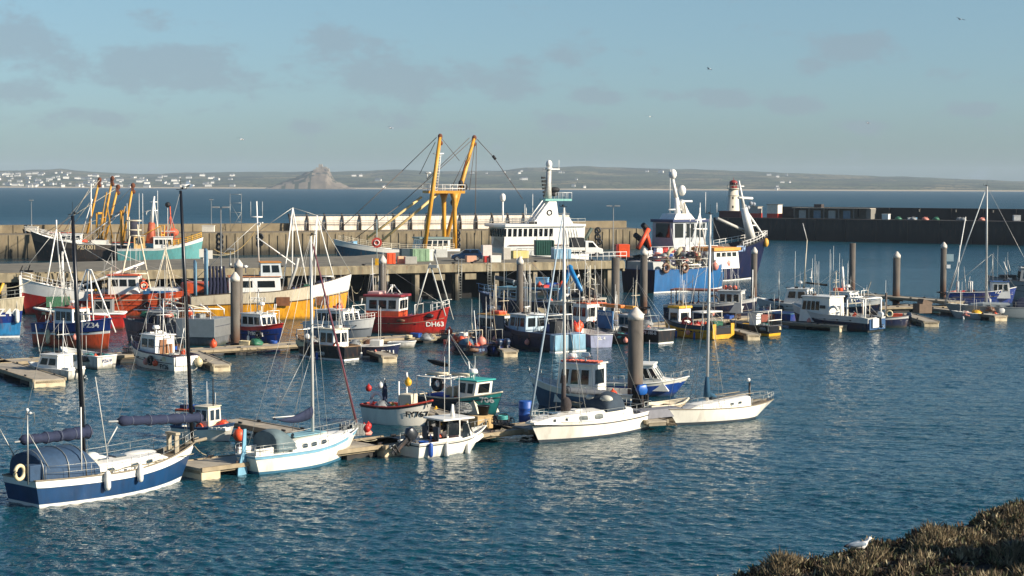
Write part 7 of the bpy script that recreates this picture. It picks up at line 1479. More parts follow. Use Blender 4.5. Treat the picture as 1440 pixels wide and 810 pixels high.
# blue beam trawler with the big yellow booms
b = fb('dark teal beam trawler with two towering yellow booms behind the jetty', 'the yellow boomed beam trawler', (556, 377), 197, 21, 6.4, (3.1, 4.9, 3.2), [(0, hp('dteal')), (.8, offw)], None, deckm=M('pale_green_deck', 'a5b58e', .7, var=.2), gun=W_, rb=1.2, pw=2.6, flb=.5, bw=.9)
b.rail(.05, .95, .9, n=14, rails=3, m=cream, r=.035); a, c = b.at(628, 345), b.at(583, 345)
b.cabin(a.x, c.x, 4.8, 2.6, 2.3, offw, M('sage_roof', '7f938c', .6), 5, 3, 0, rf=.5, rt=.25, ov=.3)
GX = b.at(640, 300).x; TZ = b.at(630, 270).z
g = MB()
for px, y in ((625, -1.6), (640, 1.6)):
    p0, p1 = b.at(px, 350, y), b.at(px-1, 272, y); g.tube([p0, p0.lerp(p1, .6), p1+Vector((0, 0, -1.2)), p1], [.34, .34, .4, .75], 10)
g.build('gallows_leg', gold, b.root)
xa, xb = b.at(598, 268).x, b.at(650, 268).x; g = MB(); g.box(((xa+xb)/2, 0, TZ), (abs(xb-xa), 3.6, .45)); pf_ = g.build('gallows_platform', gold, b.root); g = MB()
for s in (-1, 1):
    for k in range(6): x = xa+(xb-xa)*k/5; g.tube([(x, s*1.7, TZ), (x, s*1.7, TZ+1.3)], .05, 4)
    for h in (.6, 1.2): g.tube([(xa, s*1.7, TZ+h), (xb, s*1.7, TZ+h)], .05, 4)
g.build('guard_rail', W_, pf_)
boom(b, 'beam_boom', b.at(597, 350, 2.6), b.at(619, 192, 2.6), .36); boom(b, 'beam_boom', b.at(623, 352, -2.4), b.at(667, 194, -2.4), .36)
MB().tube([b.at(658, 226, -2.4)-Vector((0, .1, 0)), b.at(640, 290, -2.4)-Vector((0, .1, 0))], .38, 10).build('rust_stained_sleeve', M('rust_orange', 'b55a28', .7, var=.4), b.root)
MB().tube([b.at(517, 335, 0), b.at(593, 277, 0)], .2, 8).build('stowed_spar', M('pale_yellow', 'd8b878', .6, rust=.3), b.root); MB().tube([b.at(534, 341, b.s*1.0), b.at(620, 269, b.s*1.0)], .22, 8).build('stowed_spar', M('pale_yellow', 'd8b878'), b.root)
lx = b.at(617, 250).x; g = MB(); q0, q1 = b.at(613, 268), b.at(618, 216)
for d in (-.25, .25): g.tube([q0+Vector((d, 0, 0)), q1+Vector((d, 0, 0))], .06, 4)
for k in range(14): p = q0.lerp(q1, k/13); g.tube([p+Vector((-.25, 0, 0)), p+Vector((.25, 0, 0))], .04, 4)
g.tube([b.at(609, 216), b.at(624, 216)], .1, 5); g.tube([b.at(598, 243), b.at(606, 243)], .12, 5); g.build('ladder_mast', W_, b.root); b.radar(b.at(601, 250).x, 0, b.at(601, 249).z, .5)
st = M('dark_stay', '5a5048', .6)
b.wires([(b.at(614, 193, 2), b.at(566, 240, 0)), (b.at(566, 240, 0), b.at(478, 322, 0)), (b.at(619, 192, 2.6), b.at(646, 226, -1)), (b.at(660, 194, -2), b.at(600, 252, 0)), (b.at(667, 194, -2.4), b.at(560, 290, 0)), (b.at(560, 290, 0), b.at(500, 335, 0)), (b.at(668, 196, -2.4), b.at(632, 270, 0)), (b.at(668, 200, -2.4), b.at(660, 268, 0)), (b.at(670, 200, -2.4), b.at(668, 330, 0)), (b.at(671, 196, -2.4), b.at(695, 222, -2)), (b.at(695, 222, -2), b.at(735, 280, -2)), (b.at(612, 200, 2), b.at(590, 245, 0))], st, .06)
MB().tube([b.at(693, 219, -2), b.at(697, 224, -2)], .25, 6).build('hook_block', black, b.root); clutter(b, [('net heap', 'yellow', 2), ('net heap', 'brown', 3), ('fish box', 'orange', 2), ('tub', 'pale blue', 1)], 0, 9, seed=4)
for px, py in ((637, 285), (648, 258), (654, 263)): MB().sph(tuple(b.at(px, py, -1.5)), (.45, .3, .6), 8, 6).build('hanging_block', black, b.root)
# white trawler
b = fb('large white trawler with row of bridge windows, tall mast and aqua platform', 'the large white trawler', (752, 375), 202, 18, 6.6, (2.8, 3.4, 2.8), [(0, W_)], None, deckm=deckg, gun=W_, rb=1.4, pw=2.5, flb=.5, bw=.8)
z5 = b.at(720, 347).z; z7 = b.at(720, 314).z; zb_ = b.at(750, 334.5, b.s*3).z
xs = [b.at(px, 330).x for px in (812, 772, 700, 690)]
g = MB(); rings = []
for zz, fx, wd in ((1.8, xs[3]-5.6, 2.2), (z5, xs[3]-3.2, 2.8), (zb_, xs[3]-.9, 3.0), (z7-.5, xs[3]+.1, 3.2)):
    poly = [(xs[0], -wd), (xs[2], -wd), (fx-.5, -wd*.6), (fx, 0), (fx-.5, wd*.6), (xs[2], wd), (xs[0], wd)]
    rings.append([(x, y, zz) for x, y in poly])
g.loft(rings, smooth=False); br = g.build('bridge', W_, b.root)
g = MB(); poly = [(xs[0], -3.5), (xs[2], -3.5), (xs[3]+.3, -2.2), (xs[3]+.7, 0), (xs[3]+.3, 2.2), (xs[2], 3.5), (xs[0], 3.5)]; g.prism(poly, z7-.5, z7-.1); g.build('bridge_roof', W_, b.root)
zb, zt = b.at(750, 332.5, b.s*3).z, b.at(750, 321.5, b.s*3).z; n = 5
for s in (-1, 1):
    for k in range(10):
        x = xs[2]+.3-(xs[2]-b.at(772, 330).x)*(k+.0)/10
        def yy(zz): f = (zz-zb_)/(z7-.5-zb_); return s*(3.0+.2*f+.03)
        MB().add([(x, yy(zb), zb), (x-.62, yy(zb), zb), (x-.62, yy(zt), zt), (x, yy(zt), zt)], [(0, 1, 2, 3)]).build('window', glass, br)
pts = [(xs[2], 3.2), (xs[3]+.1-.5, 1.95), (xs[3]+.1, 0), (xs[3]+.1-.5, -1.95), (xs[2], -3.2)]
for (a0, a1), (c0, c1) in zip(pts, pts[1:]):
    for k in range(3):
        u0, u1 = (k+.12)/3, (k+.88)/3; e = .06
        P0 = (a0+(c0-a0)*u0+e, a1+(c1-a1)*u0); P1 = (a0+(c0-a0)*u1+e, a1+(c1-a1)*u1); d = .12
        MB().add([(P0[0]-d, P0[1]*.97, zb), (P1[0]-d, P1[1]*.97, zb), (P1[0]+.02, P1[1], zt), (P0[0]+.02, P0[1], zt)], [(0, 1, 2, 3)]).build('window', glass, br)
# raked funnel block and mast
A = [b.at(px, py, 0) for px, py in ((783, 314), (745, 314), (768, 283), (779, 283))]
MB().prism_y([(p.x, p.z) for p in A], -1.2, 1.2).build('mast_house', W_, b.root, bevel=.1); g = MB(); c = b.at(773, 299, -1.25 if b.s < 0 else 1.25); g.torus((c.x, b.s*1.24, c.z), .42, .1, axis='y'); g.build('round_badge', black, b.root)
t0_, t1_ = b.at(742, 314).x, b.at(800, 314).x; MB().loft([[(t0_, -1.9, z7-.1), (t1_, -1.9, z7-.1), (t1_, 1.9, z7-.1), (t0_, 1.9, z7-.1)], [(t0_-1.2, -1.6, z7+1.0), (t1_+.6, -1.6, z7+1.0), (t1_+.6, 1.6, z7+1.0), (t0_-1.2, 1.6, z7+1.0)]], smooth=False).build('upper_tier', W_, b.root, bevel=.05)
g = MB()
for s_ in (-1, 1):
    for k in range(12): x = xs[0]+(xs[2]-xs[0])*k/11; g.tube([(x, s_*3.2, z7-.1), (x, s_*3.2, z7+.9)], .035, 4)
    for h_ in (.45, .9): g.tube([(xs[0], s_*3.2, z7-.1+h_), (xs[2], s_*3.2, z7-.1+h_)], .03, 4)
g.build('roof_railing', M('pale_grey_steel', 'bdbdb4', .5), b.root); g = MB()
for k in range(5): x = xs[0]+.4+.5*k; g.tube([(x+1.4, b.s*3.15, z7-.5), (x, b.s*3.15, z5-1.2)], .06, 4)
g.build('aft_struts', W_, b.root); g = MB()
for k in range(14): x = xs[3]-3.5-.9*k; g.tube([(x, b.s*3.1, z5-1.4), (x, b.s*3.1, z5-.2)], .04, 4)
g.tube([(xs[3]-3.5, b.s*3.1, z5-.2), (xs[3]-15.5, b.s*3.1, z5-.2)], .04, 4); g.build('side_railing', M('pale_grey_steel', 'bdbdb4'), b.root)
g = MB(); g.box(((xs[0]+xs[3])/2-.5, b.s*3.03, z5+.35), ((xs[3]-xs[0])*.8*(1 if xs[3] > xs[0] else -1), .05, .12)); g.build('rust_line', M('rust_plate', '7a4a2a', .8), b.root)
g = MB(); a, c = b.at(763, 281), b.at(800, 281); g.box(((a.x+c.x)/2, 0, a.z), (abs(c.x-a.x), 2.6, .35)); pl = g.build('aqua_platform', M('aqua_paint', '7fb8ac', .5), b.root)
b.rail(.02, .3, 1, n=4, rails=3, m=W_, r=.04)
g = MB(); 
for k in range(5): x = a.x+(c.x-a.x)*(.4+.6*k/4); g.tube([(x, 1.2, a.z), (x, 1.2, a.z+1.3)], .04, 4); g.tube([(x, -1.2, a.z), (x, -1.2, a.z+1.3)], .04, 4)
for s in (-1, 1): g.tube([(a.x+(c.x-a.x)*.4, s*1.2, a.z+1.25), (c.x, s*1.2, a.z+1.25)], .04, 4)
g.build('guard_rail', W_, pl)
m0, m1 = b.at(770, 279), b.at(772, 239); ms = MB().tube([m0, m0.lerp(m1, .5), m1], [.75, .5, .42], 10).build('mast', M('grey_white_mast', 'c9c5bb', .5, var=.3, rust=.4), b.root)
g = MB(); g.tube([m1, m1+Vector((0, 0, .4))], .6, 8); g.sph(tuple(m1+Vector((0, 0, 1.0))), (.55, .55, .7), 12, 8); g.tube([b.at(763, 238), b.at(787, 238)], .1, 5); g.tube([b.at(786, 238), b.at(786, 225)], .05, 4); g.build('radome', W_, ms)
g = MB(); g.sph(tuple(b.at(780, 267)), (1.0, .5, .5), 8, 6); g.sph(tuple(b.at(779, 273)), (.8, .4, .4), 8, 6); g.build('black_radar', black, ms)
g = MB(); 
for k in range(6): p = b.at(764+.5*k, 250+5*k); g.box(tuple(p), (.6, .5, .35))
g.build('mast_lamps', black, ms)
g = MB()
for y in (-1, 1): g.tube([b.at(739, 314, y), b.at(763, 282, y)], .1, 5); g.tube([b.at(745, 314, y), b.at(766, 286, y)], .07, 5)
g.build('stair_struts', W_, b.root)
d0, d1 = b.at(707, 312), b.at(707, 283); MB().tube([d0, d1], .16, 8).build('dome_pole', W_, b.root); MB().tube([d1, d1+Vector((0, 0, .3)), d1+Vector((0, 0, 1.0)), d1+Vector((0, 0, 1.3))], [.3, .45, .45, .2], 12).build('satellite_dome', W_, b.root)
b.antennas([(b.at(px, 300).x, 0, z7, b.at(px, t).z-z7) for px, t in ((738, 287), (749, 273), (740, 292))], W_, .05)
for px in (758, 776): MB().box(tuple(b.at(px, 333, b.s*3.25)), (.05, .05, 1)).build('grab_rail', W_, b.root)
MB().box((xs[3]-2.2, b.s*2.7, b.at(700, 336).z), (1.8, .2, .5)).build('dark_vent', black, b.root); a = b.at(742, 316); MB().box((a.x, b.s*2.4, z7+.15), (1.4, .3, .45)).build('roof_light', darkm, b.root)
MB().tube([b.at(818, 345, 0), b.at(832, 321, 0)], .3, 6).build('stern_crane', M('dark_green_crane', '3c4a40', .6), b.root)
# navy trawler with high bow
p = G(1064, 391); hd = 40; c = p - Vector((math.cos(R(hd)), math.sin(R(hd)), 0))*11.2
b = fb('large navy trawler lettered PZ24 with high bow and white bow mast', 'the large navy trawler', c, hd, 27, 7.2, (4.4, 6.4, 3.6), [(0, hull('navy_hull_and_stern_shade', '0b1238', .1)), (.97, black)], None, deckm=deckd, gun=M('black_rail', '1c1f24'), boot=W_, rb=2.4, pw=2.2, flb=.62, fl=.92, bw=1.0, tm=.45)
b.text('PZ24', 1041, 350, 1.15, M('pale_blue_letters', '8fa8c8')); 
x0, x1 = b.at(932, 330).x, b.at(976, 330).x; zr = b.at(955, 311).z; zf = b.at(955, 343).z
b.cabin(x0, x1, 4.4, zf-.6, zr-zf+.5, M('grey_white_mast2', 'a9adae', .5), M('navy_visor', '1b2a55', .5), 3, 3, 1, rf=-.5, wz=(.42, .95), side_range=(.01, .99), gm=glass, rt=.4, ov=.25, name='bridge'); b.cabin(x0+.8, x1-1.4, 3.0, zr+.3, .8, W_, None, 0, 0, name='top_house', rf=.8, ra=.5)
top = zr+1.2; g = MB(); m0, m1 = b.at(953, 300), b.at(946, 252); g.tube([b.at(953, 312), m0, b.at(951, 278)], [.9, .5, .35], 8); g.tube([b.at(951, 278), m1], [.3, .22], 8); g.tube([b.at(966, 304), b.at(957, 282)], [.55, .4], 8); g.tube([b.at(940, 295), b.at(963, 294)], .12, 5); g.tube([b.at(957, 283), b.at(973, 283)], .15, 5); ms = g.build('mast', W_, b.root)
g = MB(); g.sph(tuple(b.at(946, 245)), (.6, .6, .75), 12, 8); g.build('radome', W_, ms); g = MB(); g.sph(tuple(b.at(959, 268)), (.6, .6, .8), 12, 8); g.build('satellite_dome', W_, ms); b.antennas([(b.at(px, 300).x, 0, top, b.at(px, t).z-top) for px, t in ((992, 270), (1008, 285), (942, 238))], W_, .05)
MB().tube([b.at(962, 285, -1), b.at(974, 345, -1)], .13, 6).build('derrick', cream, b.root)
g = MB(); f0, f1, f2 = b.at(1056, 335), b.at(1046, 292), b.at(1039, 254); g.tube([f0, f1], [.75, .5], 10); g.tube([f1, f2], [.26, .12], 8); g.tube([b.at(1076, 335), b.at(1052, 300)], .16, 6); g.tube([b.at(1038, 278), b.at(1058, 279)], .2, 5); g.tube([b.at(1041, 262), b.at(1046, 262)], .1, 5); g.tube([b.at(1051, 317), b.at(1064, 317)], .1, 5); g.build('bow_mast', W_, b.root)
g = MB(); 
for px, py in ((1047, 290), (1052, 292), (1056, 286), (1060, 287), (1049, 297)): g.sph(tuple(b.at(px, py)), .32, 7, 5)
g.build('mast_lamps', M('grey_lamp_cluster', '8f949a', .5), b.root); b.rail(.68, .99, .8, n=8, rails=2, m=W_, r=.05, join=True)
g = MB(); g.tube([b.at(1008, 307, 1), b.at(1050, 326, 1)], .25, 6); g.build('foredeck_boom', M('grey_derrick', 'b6b3aa'), b.root)
g = MB(); a = b.at(1073, 341); g.sph((a.x, b.s*.6, a.z), (.45, .4, .7), 8, 6); g.build('anchor', M('anchor_yellow', 'd9a03a', .6), b.root)
g = MB(); 
x = b.at(905, 345).x
for k, (c1, c2) in enumerate((((897, 350), (912, 322)), ((915, 352), (906, 318)))): g.tube([b.at(*c1, -1+2*k), b.at(*c2, -1+2*k)], .34, 6)
g.build('orange_davit', M('davit_orange', 'e0522a', .5), b.root); MB().tube([b.at(904, 316, 0), b.at(910, 322, 0)], .4, 7).build('davit_cap', black, b.root)
rq = random.Random(9)
for i in range(24):
    x = x0-5+(x1-x0+9)*i/24; yy_ = b.s*(b.hw(x)*.8-rq.uniform(0, .5)); c_ = rq.choice(('red', 'red', 'white', 'dark blue', 'orange', 'pink', 'white'))
    for k in range(rq.randint(2, 5)): gear('fish box', c_, b.w(x, yy_, zf-2.4+.42*k), b.h+rq.uniform(-.2, .2), '%s stacked fish box along the near rail of the large navy trawler' % c_, 'stacked fish boxes on the large navy trawler', 1.35)
b.frame('deck_pipework', [[(x0-5+1.6*i, b.s*b.hw(x0-5+1.6*i)*.95, zf-2.6), (x0-5+1.6*i, b.s*b.hw(x0-5+1.6*i)*.95, zf-.2)] for i in range(9)]+[[(x0-5, b.s*b.hw(x0-5)*.95, zf-.2), (x0+7.8, b.s*b.hw(x0+7.8)*.95, zf-.2)], [(x0-5, b.s*b.hw(x0-5)*.95, zf-1.2), (x0+7.8, b.s*b.hw(x0+7.8)*.95, zf-1.2)]], white, .05)
MB().tube([b.at(893, 330, 3), b.at(925, 357, 3)], .4, 6).build('black_stern_ramp', black, b.root)
# bright blue trawler
p = G(897, 411); hd = 43; c = p + Vector((math.cos(R(hd)), math.sin(R(hd)), 0))*8.8
b = fb('bright blue trawler with square dark stern, white bow and orange wheelhouse visor', 'the bright blue trawler', c, hd, 17.6, 6.2, (2.9, 3.9, 3.0), [(0, M('bright_blue_hull', '1f5c8e', .45, var=.25, streak=1, rust=.15))], None, boot=W_, deckm=deckd, gun=M('blue_rail3', '2a5a90', .5), rb=.7, pw=3.6, flb=.3, bw=.9, tr=.97, tm=.3, transom=hull('navy_hull_and_stern_shade', '0b1238'))  # transom coloured dark navy, so the shade on the stern is painted in
g = MB(); g.smooth = True; ts = [.72+.28*i/8 for i in range(9)]
for s in (-1, 1):
    o = len(g.v)
    for t in ts:
        for k in (.98, 1.08, 1.18, 1.26): p_ = b.P(t, 1, s); g.v.append((p_.x+(k-1)*.6*(t > .9), p_.y*(1-(k-1)*.25), p_.z*k))
    for i in range(8):
        for j in range(3): g.f.append([o+i*4+j, o+(i+1)*4+j, o+(i+1)*4+j+1, o+i*4+j+1]); g.m.append(0); g.sm.append(True)
g.build('whaleback_bow', W_, b.root)
x0, x1 = b.at(1000, 370).x, b.at(1030, 370).x; b.cabin(x0-1.5, x1-.8, 3.8, 3.0, b.at(1010, 352).z-3.0, W_, M('orange_visor', 'dd9236', .5), 4, 5, 0, rf=.2, wz=(.62, .9), rt=.45, ov=.3, frames=W_)
b.cabin(-8.4, -6.2, 4.8, 3.0, 1.0, M('grey_housing', 'a3a49e', .6), None, 0, 0, name='stern_housing')
z = b.dz(0); A = b.at(957, 357); Ax = A.x
b.frame('gantry_tripod', [[(Ax-2.2, b.s*2.6, z+.3), (Ax, b.s*.8, A.z)], [(Ax+2.6, b.s*2.6, z+.3), (Ax, b.s*.8, A.z)], [(Ax-.4, 2.4, z), (Ax, b.s*.8, A.z)], [(Ax+.9, b.s*2.0, z), (Ax, b.s*.8, A.z)], [(Ax-1.6, b.s*2.2, z+1.4), (Ax+1.6, b.s*2.2, z+1.4)], [(Ax-3, 0, A.z-1.2), (Ax+3, 0, A.z-1.2)]], W_, .1)
b.antennas([(b.at(px, 350).x, y, z, b.at(px, t, y).z-z) for px, t, y in ((978, 300, 1), (984, 285, 0), (990, 305, -1), (972, 315, 1), (1001, 318, .5))], W_, .07); b.frame('mast_cluster', [[tuple(b.at(984, 350)), tuple(b.at(984, 292))], [tuple(b.at(975, 322)), tuple(b.at(994, 322))], [tuple(b.at(977, 310)), tuple(b.at(992, 308))], [tuple(b.at(992, 345)), tuple(b.at(984, 300))], [tuple(b.at(972, 340)), tuple(b.at(984, 300))]], W_, .09)
g = MB(); c0 = b.at(955, 362)
g.tube([(c0.x+2.2*math.cos(a)*1.0, b.s*1.5, c0.z+.2+1.3*math.sin(a)) for a in [math.pi*(1+k/10) for k in range(-3, 12)]], .3, 8); g.tube([(c0.x-2.6+1.6*math.cos(a), b.s*1.6, c0.z+1.3*math.sin(a)) for a in [math.pi*(.6+k/10) for k in range(10)]], .25, 8); g.build('bent_pipe', M('pale_khaki_pipe', 'a8a080', .6, var=.2), b.root)
for px in (935, 962): a = b.at(px, 377, b.s*3.2); gear('tyre', 'brown', b.w(a.x, b.s*3.35, a.z-.7), b.h, 'dark rubber tyre hanging on the bright blue hull side, %s one' % ('left' if px < 950 else 'right'), None, 2.0)
for px, py in ((1004, 376), (1034, 372)): a = b.at(px, py, b.s*3.0); gear('buoy', 'pink', b.w(a.x, b.s*(b.hw(a.x)+.35), a.z-.4), 0, 'coral fender ball on the bright blue hull, %s one' % ('left' if px < 1010 else 'right'), None, 1.9)
clutter(b, [('net heap', 'black', 5), ('net heap', 'brown', 4), ('fish box', 'cream', 5), ('fish box', 'red', 4), ('net heap', 'green', 2), ('buoy', 'pink', 3), ('net heap', 'blue', 2), ('fish box', 'white', 4), ('tyre', 'black', 2)], -5.6, 4, seed=4, w=.8)
for zz, sd in ((4.0, 11), (4.6, 12)): clutter(b, [('net heap', 'black', 3), ('net heap', 'brown', 3), ('fish box', 'red', 3), ('fish box', 'white', 3), ('net heap', 'grey', 3), ('net heap', 'pink', 2), ('lobster pot', 'brown', 3), ('tyre', 'black', 2), ('fish box', 'blue', 2)], -5.5, 3.5, z=zz, seed=sd, w=.85)
b.frame('deck_frames', [[(x, b.s*2.7, z-.2), (x, b.s*2.7, z+2.2), (x, -b.s*2.7, z+2.2)] for x in (-5.5, -3.2, -.8, 1.6)]+[[(-5.5, b.s*2.7, z+2.2), (2.5, b.s*2.7, z+2.2)], [(-5.5, b.s*2.7, z+1.1), (2.5, b.s*2.7, z+1.1)]], M('pipe_grey', 'a9a79c', .5), .06)
rq = random.Random(4)
for k in range(7): x = rq.uniform(-5, 5); b.pole('derrick_pole', (x, rq.uniform(-2, 2), z), (x+rq.uniform(-1.5, 1.5), rq.uniform(-1.5, 1.5), z+rq.uniform(3, 6.5)), .06, rq.choice((W_, cream, wire)))
# ---------------------------------------------------------------- vehicles and stores on the jetty
def wheel(par, x, y, r=.33, m=black):
    w_ = MB().tube([(x, y-.11, r), (x, y-.09, r), (x, y+.09, r), (x, y+.11, r)], [r*.9, r, r, r*.9], 18).build('wheel', m, par); MB().tube([(x, y-.125, r), (x, y+.125, r)], r*.58, 12).build('rim', M('wheel_rim', '9a9c9c', .4, .6), w_)
p = G(656, 367, JZ); car = empty('car', p, R(186), 'dark blue hatchback parked on the jetty', 'car')
cb = M('dark_blue_car', '16304c', .25, .3, var=.05, coat=.5)
g = MB(); prof = [(-2.0, .3), (-2.05, .75), (-1.9, 1.0), (1.0, .95), (1.85, .8), (2.0, .6), (2.0, .3)]
g.prism_y(prof, -.85, .85); g.build('body', cb, car, bevel=.08)
g = MB(); r0 = [(-1.9, -.8, .98), (.95, -.8, .95), (.95, .8, .95), (-1.9, .8, .98)]; r1 = [(-1.6, -.66, 1.5), (.15, -.66, 1.5), (.15, .66, 1.5), (-1.6, .66, 1.5)]; g.loft([r0, r1], smooth=False); cb2 = g.build('cabin', cb, car, bevel=.05)
for s in (-1, 1):
    for (a, c_) in ((-1.5, -.5), (-.4, .45)): MB().add([(a, s*.79, 1.03), (c_+.15, s*.79, 1.03), (c_-.12, s*.685, 1.43), (a+.1, s*.685, 1.43)], [(0, 1, 2, 3)]).build('window', glass, cb2)
MB().add([(.9, -.7, 1.0), (.9, .7, 1.0), (.22, .6, 1.46), (.22, -.6, 1.46)], [(0, 1, 2, 3)]).build('windscreen', glass, cb2).location.x = .03
for x in (-1.3, 1.3):
    for y in (-.78, .78): wheel(car, x, y)
for y in (-.6, .6): MB().box((1.93, y, .72), (.12, .3, .14)).build('headlight', M('headlight_glass', 'cfd2d2', .15), car); MB().box((-2.0, y, .85), (.1, .2, .25)).build('tail_light', M('tail_light_red', '8a1414', .3), car)
p = G(815, 361.5, JZ); tr = empty('flatbed_truck', p, R(12), 'white flatbed truck with dark cab canopy parked beside the white trawler', 'truck')
MB().box((-1.6, 0, .95), (4.2, 2.0, .12)).build('flatbed', M('truck_bed', 'd6ccb8', .6), tr)
g = MB()
for y in (-1.0, 1.0): g.box((-1.6, y, 1.15), (4.2, .06, .38))
g.box((-3.7, 0, 1.15), (.06, 2.0, .38)); g.build('drop_sides', W_, tr)
g = MB(); g.prism_y([(.55, .45), (.55, 2.2), (1.6, 2.2), (2.35, 1.35), (3.0, 1.15), (3.05, .45)], -.95, .95); cbn = g.build('cab', W_, tr, bevel=.07)
for s in (-1, 1): MB().add([(1.0, s*.96, 1.35), (2.1, s*.96, 1.35), (1.6, s*.96, 2.0), (1.0, s*.96, 2.0)], [(0, 1, 2, 3)]).build('window', glass, cbn)
MB().add([(2.36, -.8, 1.42), (2.36, .8, 1.42), (1.7, .75, 2.12), (1.7, -.75, 2.12)], [(0, 1, 2, 3)]).build('windscreen', glass, cbn).location = (.04, 0, .02)
MB().box((-.4, 0, 1.9), (1.7, 1.7, 1.5)).build('canopy', M('dark_canopy', '14181c', .7), tr, bevel=.05); MB().box((-1.0, 0, .6), (5.5, .9, .2)).build('chassis', darkm, tr)
for x in (-2.2, 2.2):
    for y in (-.85, .85): wheel(tr, x, y, .38)
for y in (-.7, .7): MB().box((3.02, y, .95), (.1, .3, .18)).build('headlight', M('headlight_glass', 'cfd2d2', .15), tr)
def store(nm, px, py, dims, m, lab, cat, extra=None, rz=0.3, bev=.04, z=JZ, ribs=0):
    p = G(px, py, z); g = MB(); w_, d, h = dims; g.box((0, 0, h/2), dims)
    for k in range(ribs): g.box((-w_/2+w_*(k+.5)/ribs, -d/2, h/2), (w_/ribs*.45, .08, h*.9))
    o = g.build(nm, m, loc=p, rz=rz, bevel=bev); return tag(o, lab, cat)
store('shipping_container', 765, 359, (2.6, 2.2, 2.1), M('container_green', '1f4f42', .5, var=.3), 'dark green ribbed container on the jetty below the white trawler', 'container', rz=.1, ribs=8)
store('water_tank', 789, 364, (2.4, 1.4, 1.3), M('tank_pale_blue', '7fa6bc', .5, var=.3), 'pale blue tank on the jetty left of the truck', 'tank', ribs=4)
store('skip', 590, 367.5, (2.2, 1.6, 1.6), M('skip_green', '7d9a78', .6, var=.25), 'sage green skip on the jetty left of the mast legs', 'skip', ribs=3)
store('skip', 603, 367, (.9, 1.2, 1.5), M('skip_white', 'cfd2c6', .6), 'narrow white green bin standing right of the sage skip', 'bin', ribs=1)
store('cabinet', 572, 366, (1.7, 1.2, 1.5), M('dark_teal_box', '2c3f48', .6), 'dark teal box on the jetty above the cream cabinet', 'box')
store('cabinet', 565, 370.5, (1.1, .8, .9), M('cream_box', 'd8b48c', .7), 'cream cabinet on the jetty edge right of the orange bin', 'cabinet'); store('cabinet', 577, 371, (1.5, .8, .9), M('grey_box', 'a09c92', .7), 'grey cabinet on the jetty edge next to the cream one', 'cabinet')
store('bin', 549, 371, (1.05, 1.0, 1.35), orange, 'bright orange bin on the jetty by the capped pile', 'bin', ribs=2); store('cabinet', 620, 362, (1.6, .8, 1.1), M('grey_white_box', 'b8b8b0', .6), 'pale grey cabinet on the jetty left of the boom foot', 'cabinet')
store('equipment_box', 684, 360, (1.3, 1.0, 1.5), M('pinkish_white', 'd4c6bc', .6), 'tall pale cabinet on the jetty right of the dark blue car', 'cabinet'); store('equipment_box', 662, 368.5, (1.3, .9, .8), M('salmon_tub', 'cf9a7a', .6), 'salmon coloured tub in front of the dark blue car', 'tub'); store('equipment_box', 684, 369, (.7, .6, .8), redp, 'red drum box at the jetty edge below the pale cabinet', 'box')
store('equipment_box', 696, 369, (1.4, .8, .9), M('pale_box', 'd9d4c8', .6), 'low white box on the jetty edge right of the red box', 'box'); store('equipment_box', 712, 365, (1.0, .8, 1.5), M('dirty_white_tank', 'b9b2a4', .7), 'white tall tank on the jetty in front of the white trawler', 'tank'); store('equipment_box', 731, 363, (2.2, 1.2, 1.0), M('yellow_tarp', 'd8c078', .7), 'yellow covered heap on the jetty below the white trawler bow', 'covered heap')
p = G(876, 364, JZ); ob = empty('skip', p, .1, 'large orange container with dark red side at the jetty end', 'container'); MB().box((0, 0, 1.1), (1.5, 1.8, 1.7)).build('body', orange, ob, bevel=.05); MB().box((-.9, 0, 1.1), (.25, 1.7, 1.6)).build('side_panel', M('dark_red_panel', '8a2014', .6), ob); MB().box((0, 0, .12), (1.4, 1.4, .24)).build('base', darkm, ob)
g = MB()
for k in range(9): x = -3.6+.9*k; g.tube([(x, 0, 0), (x, 0, 1.1)], .04, 5)
for h in (.55, 1.05): g.tube([(-3.6, 0, h), (3.6, 0, h)], .035, 5)
tag(g.build('guard_rail', W_, loc=G(848, 366, JZ), rz=jang), 'white guard rail on the jetty edge in front of the truck', 'railing')
p = G(530, 374, JZ); sg = empty('lifebuoy_post', p, 0, 'red round lifebuoy housing on a pale post at the jetty edge', 'lifebuoy stand'); MB().tube([(0, 0, 0), (0, 0, 5.6)], .05, 6).build('post', M('pale_post', '9fb0b0', .5), sg); g = MB(); g.tube([(0, -.25, 2.8), (0, -.05, 2.8)], [.62, .62], 16); g.build('housing', M('housing_red', 'c0483a', .5), sg); MB().torus((0, -.28, 2.8), .3, .06, axis='y').build('ring', W_, sg); MB().box((0, -.1, .45), (.4, .4, .9)).build('yellow_base', yellow, sg)
for px, py, hh in ((286, 371, 1.3), (293, 376, 1.5)): p = G(px, py, JZ); g = MB(); g.box((0, 0, hh), (1.0, .1, 1.0)); g.tube([(0, .05, 0), (0, .05, hh)], .05, 5); tag(g.build('notice_board', offw, loc=p, rz=.1), 'white notice board on a short post, %s of two on the jetty' % ('upper' if px == 286 else 'lower'), 'notice board')
for px in (272, 345, 420, 470, 500, 610, 640, 742, 835):
    p = G(px, 373-(px-272)*.006, JZ); p = jw(jl(p)[0], .6, JZ); g = MB(); g.tube([(0, 0, 0), (0, 0, .3), (0, 0, .34), (0, 0, .42)], [.2, .14, .26, .26], 10); tag(g.build('bollard', darkm, loc=p), 'small black mooring bollard along the jetty edge', 'bollard', 'mooring bollards along the jetty edge')
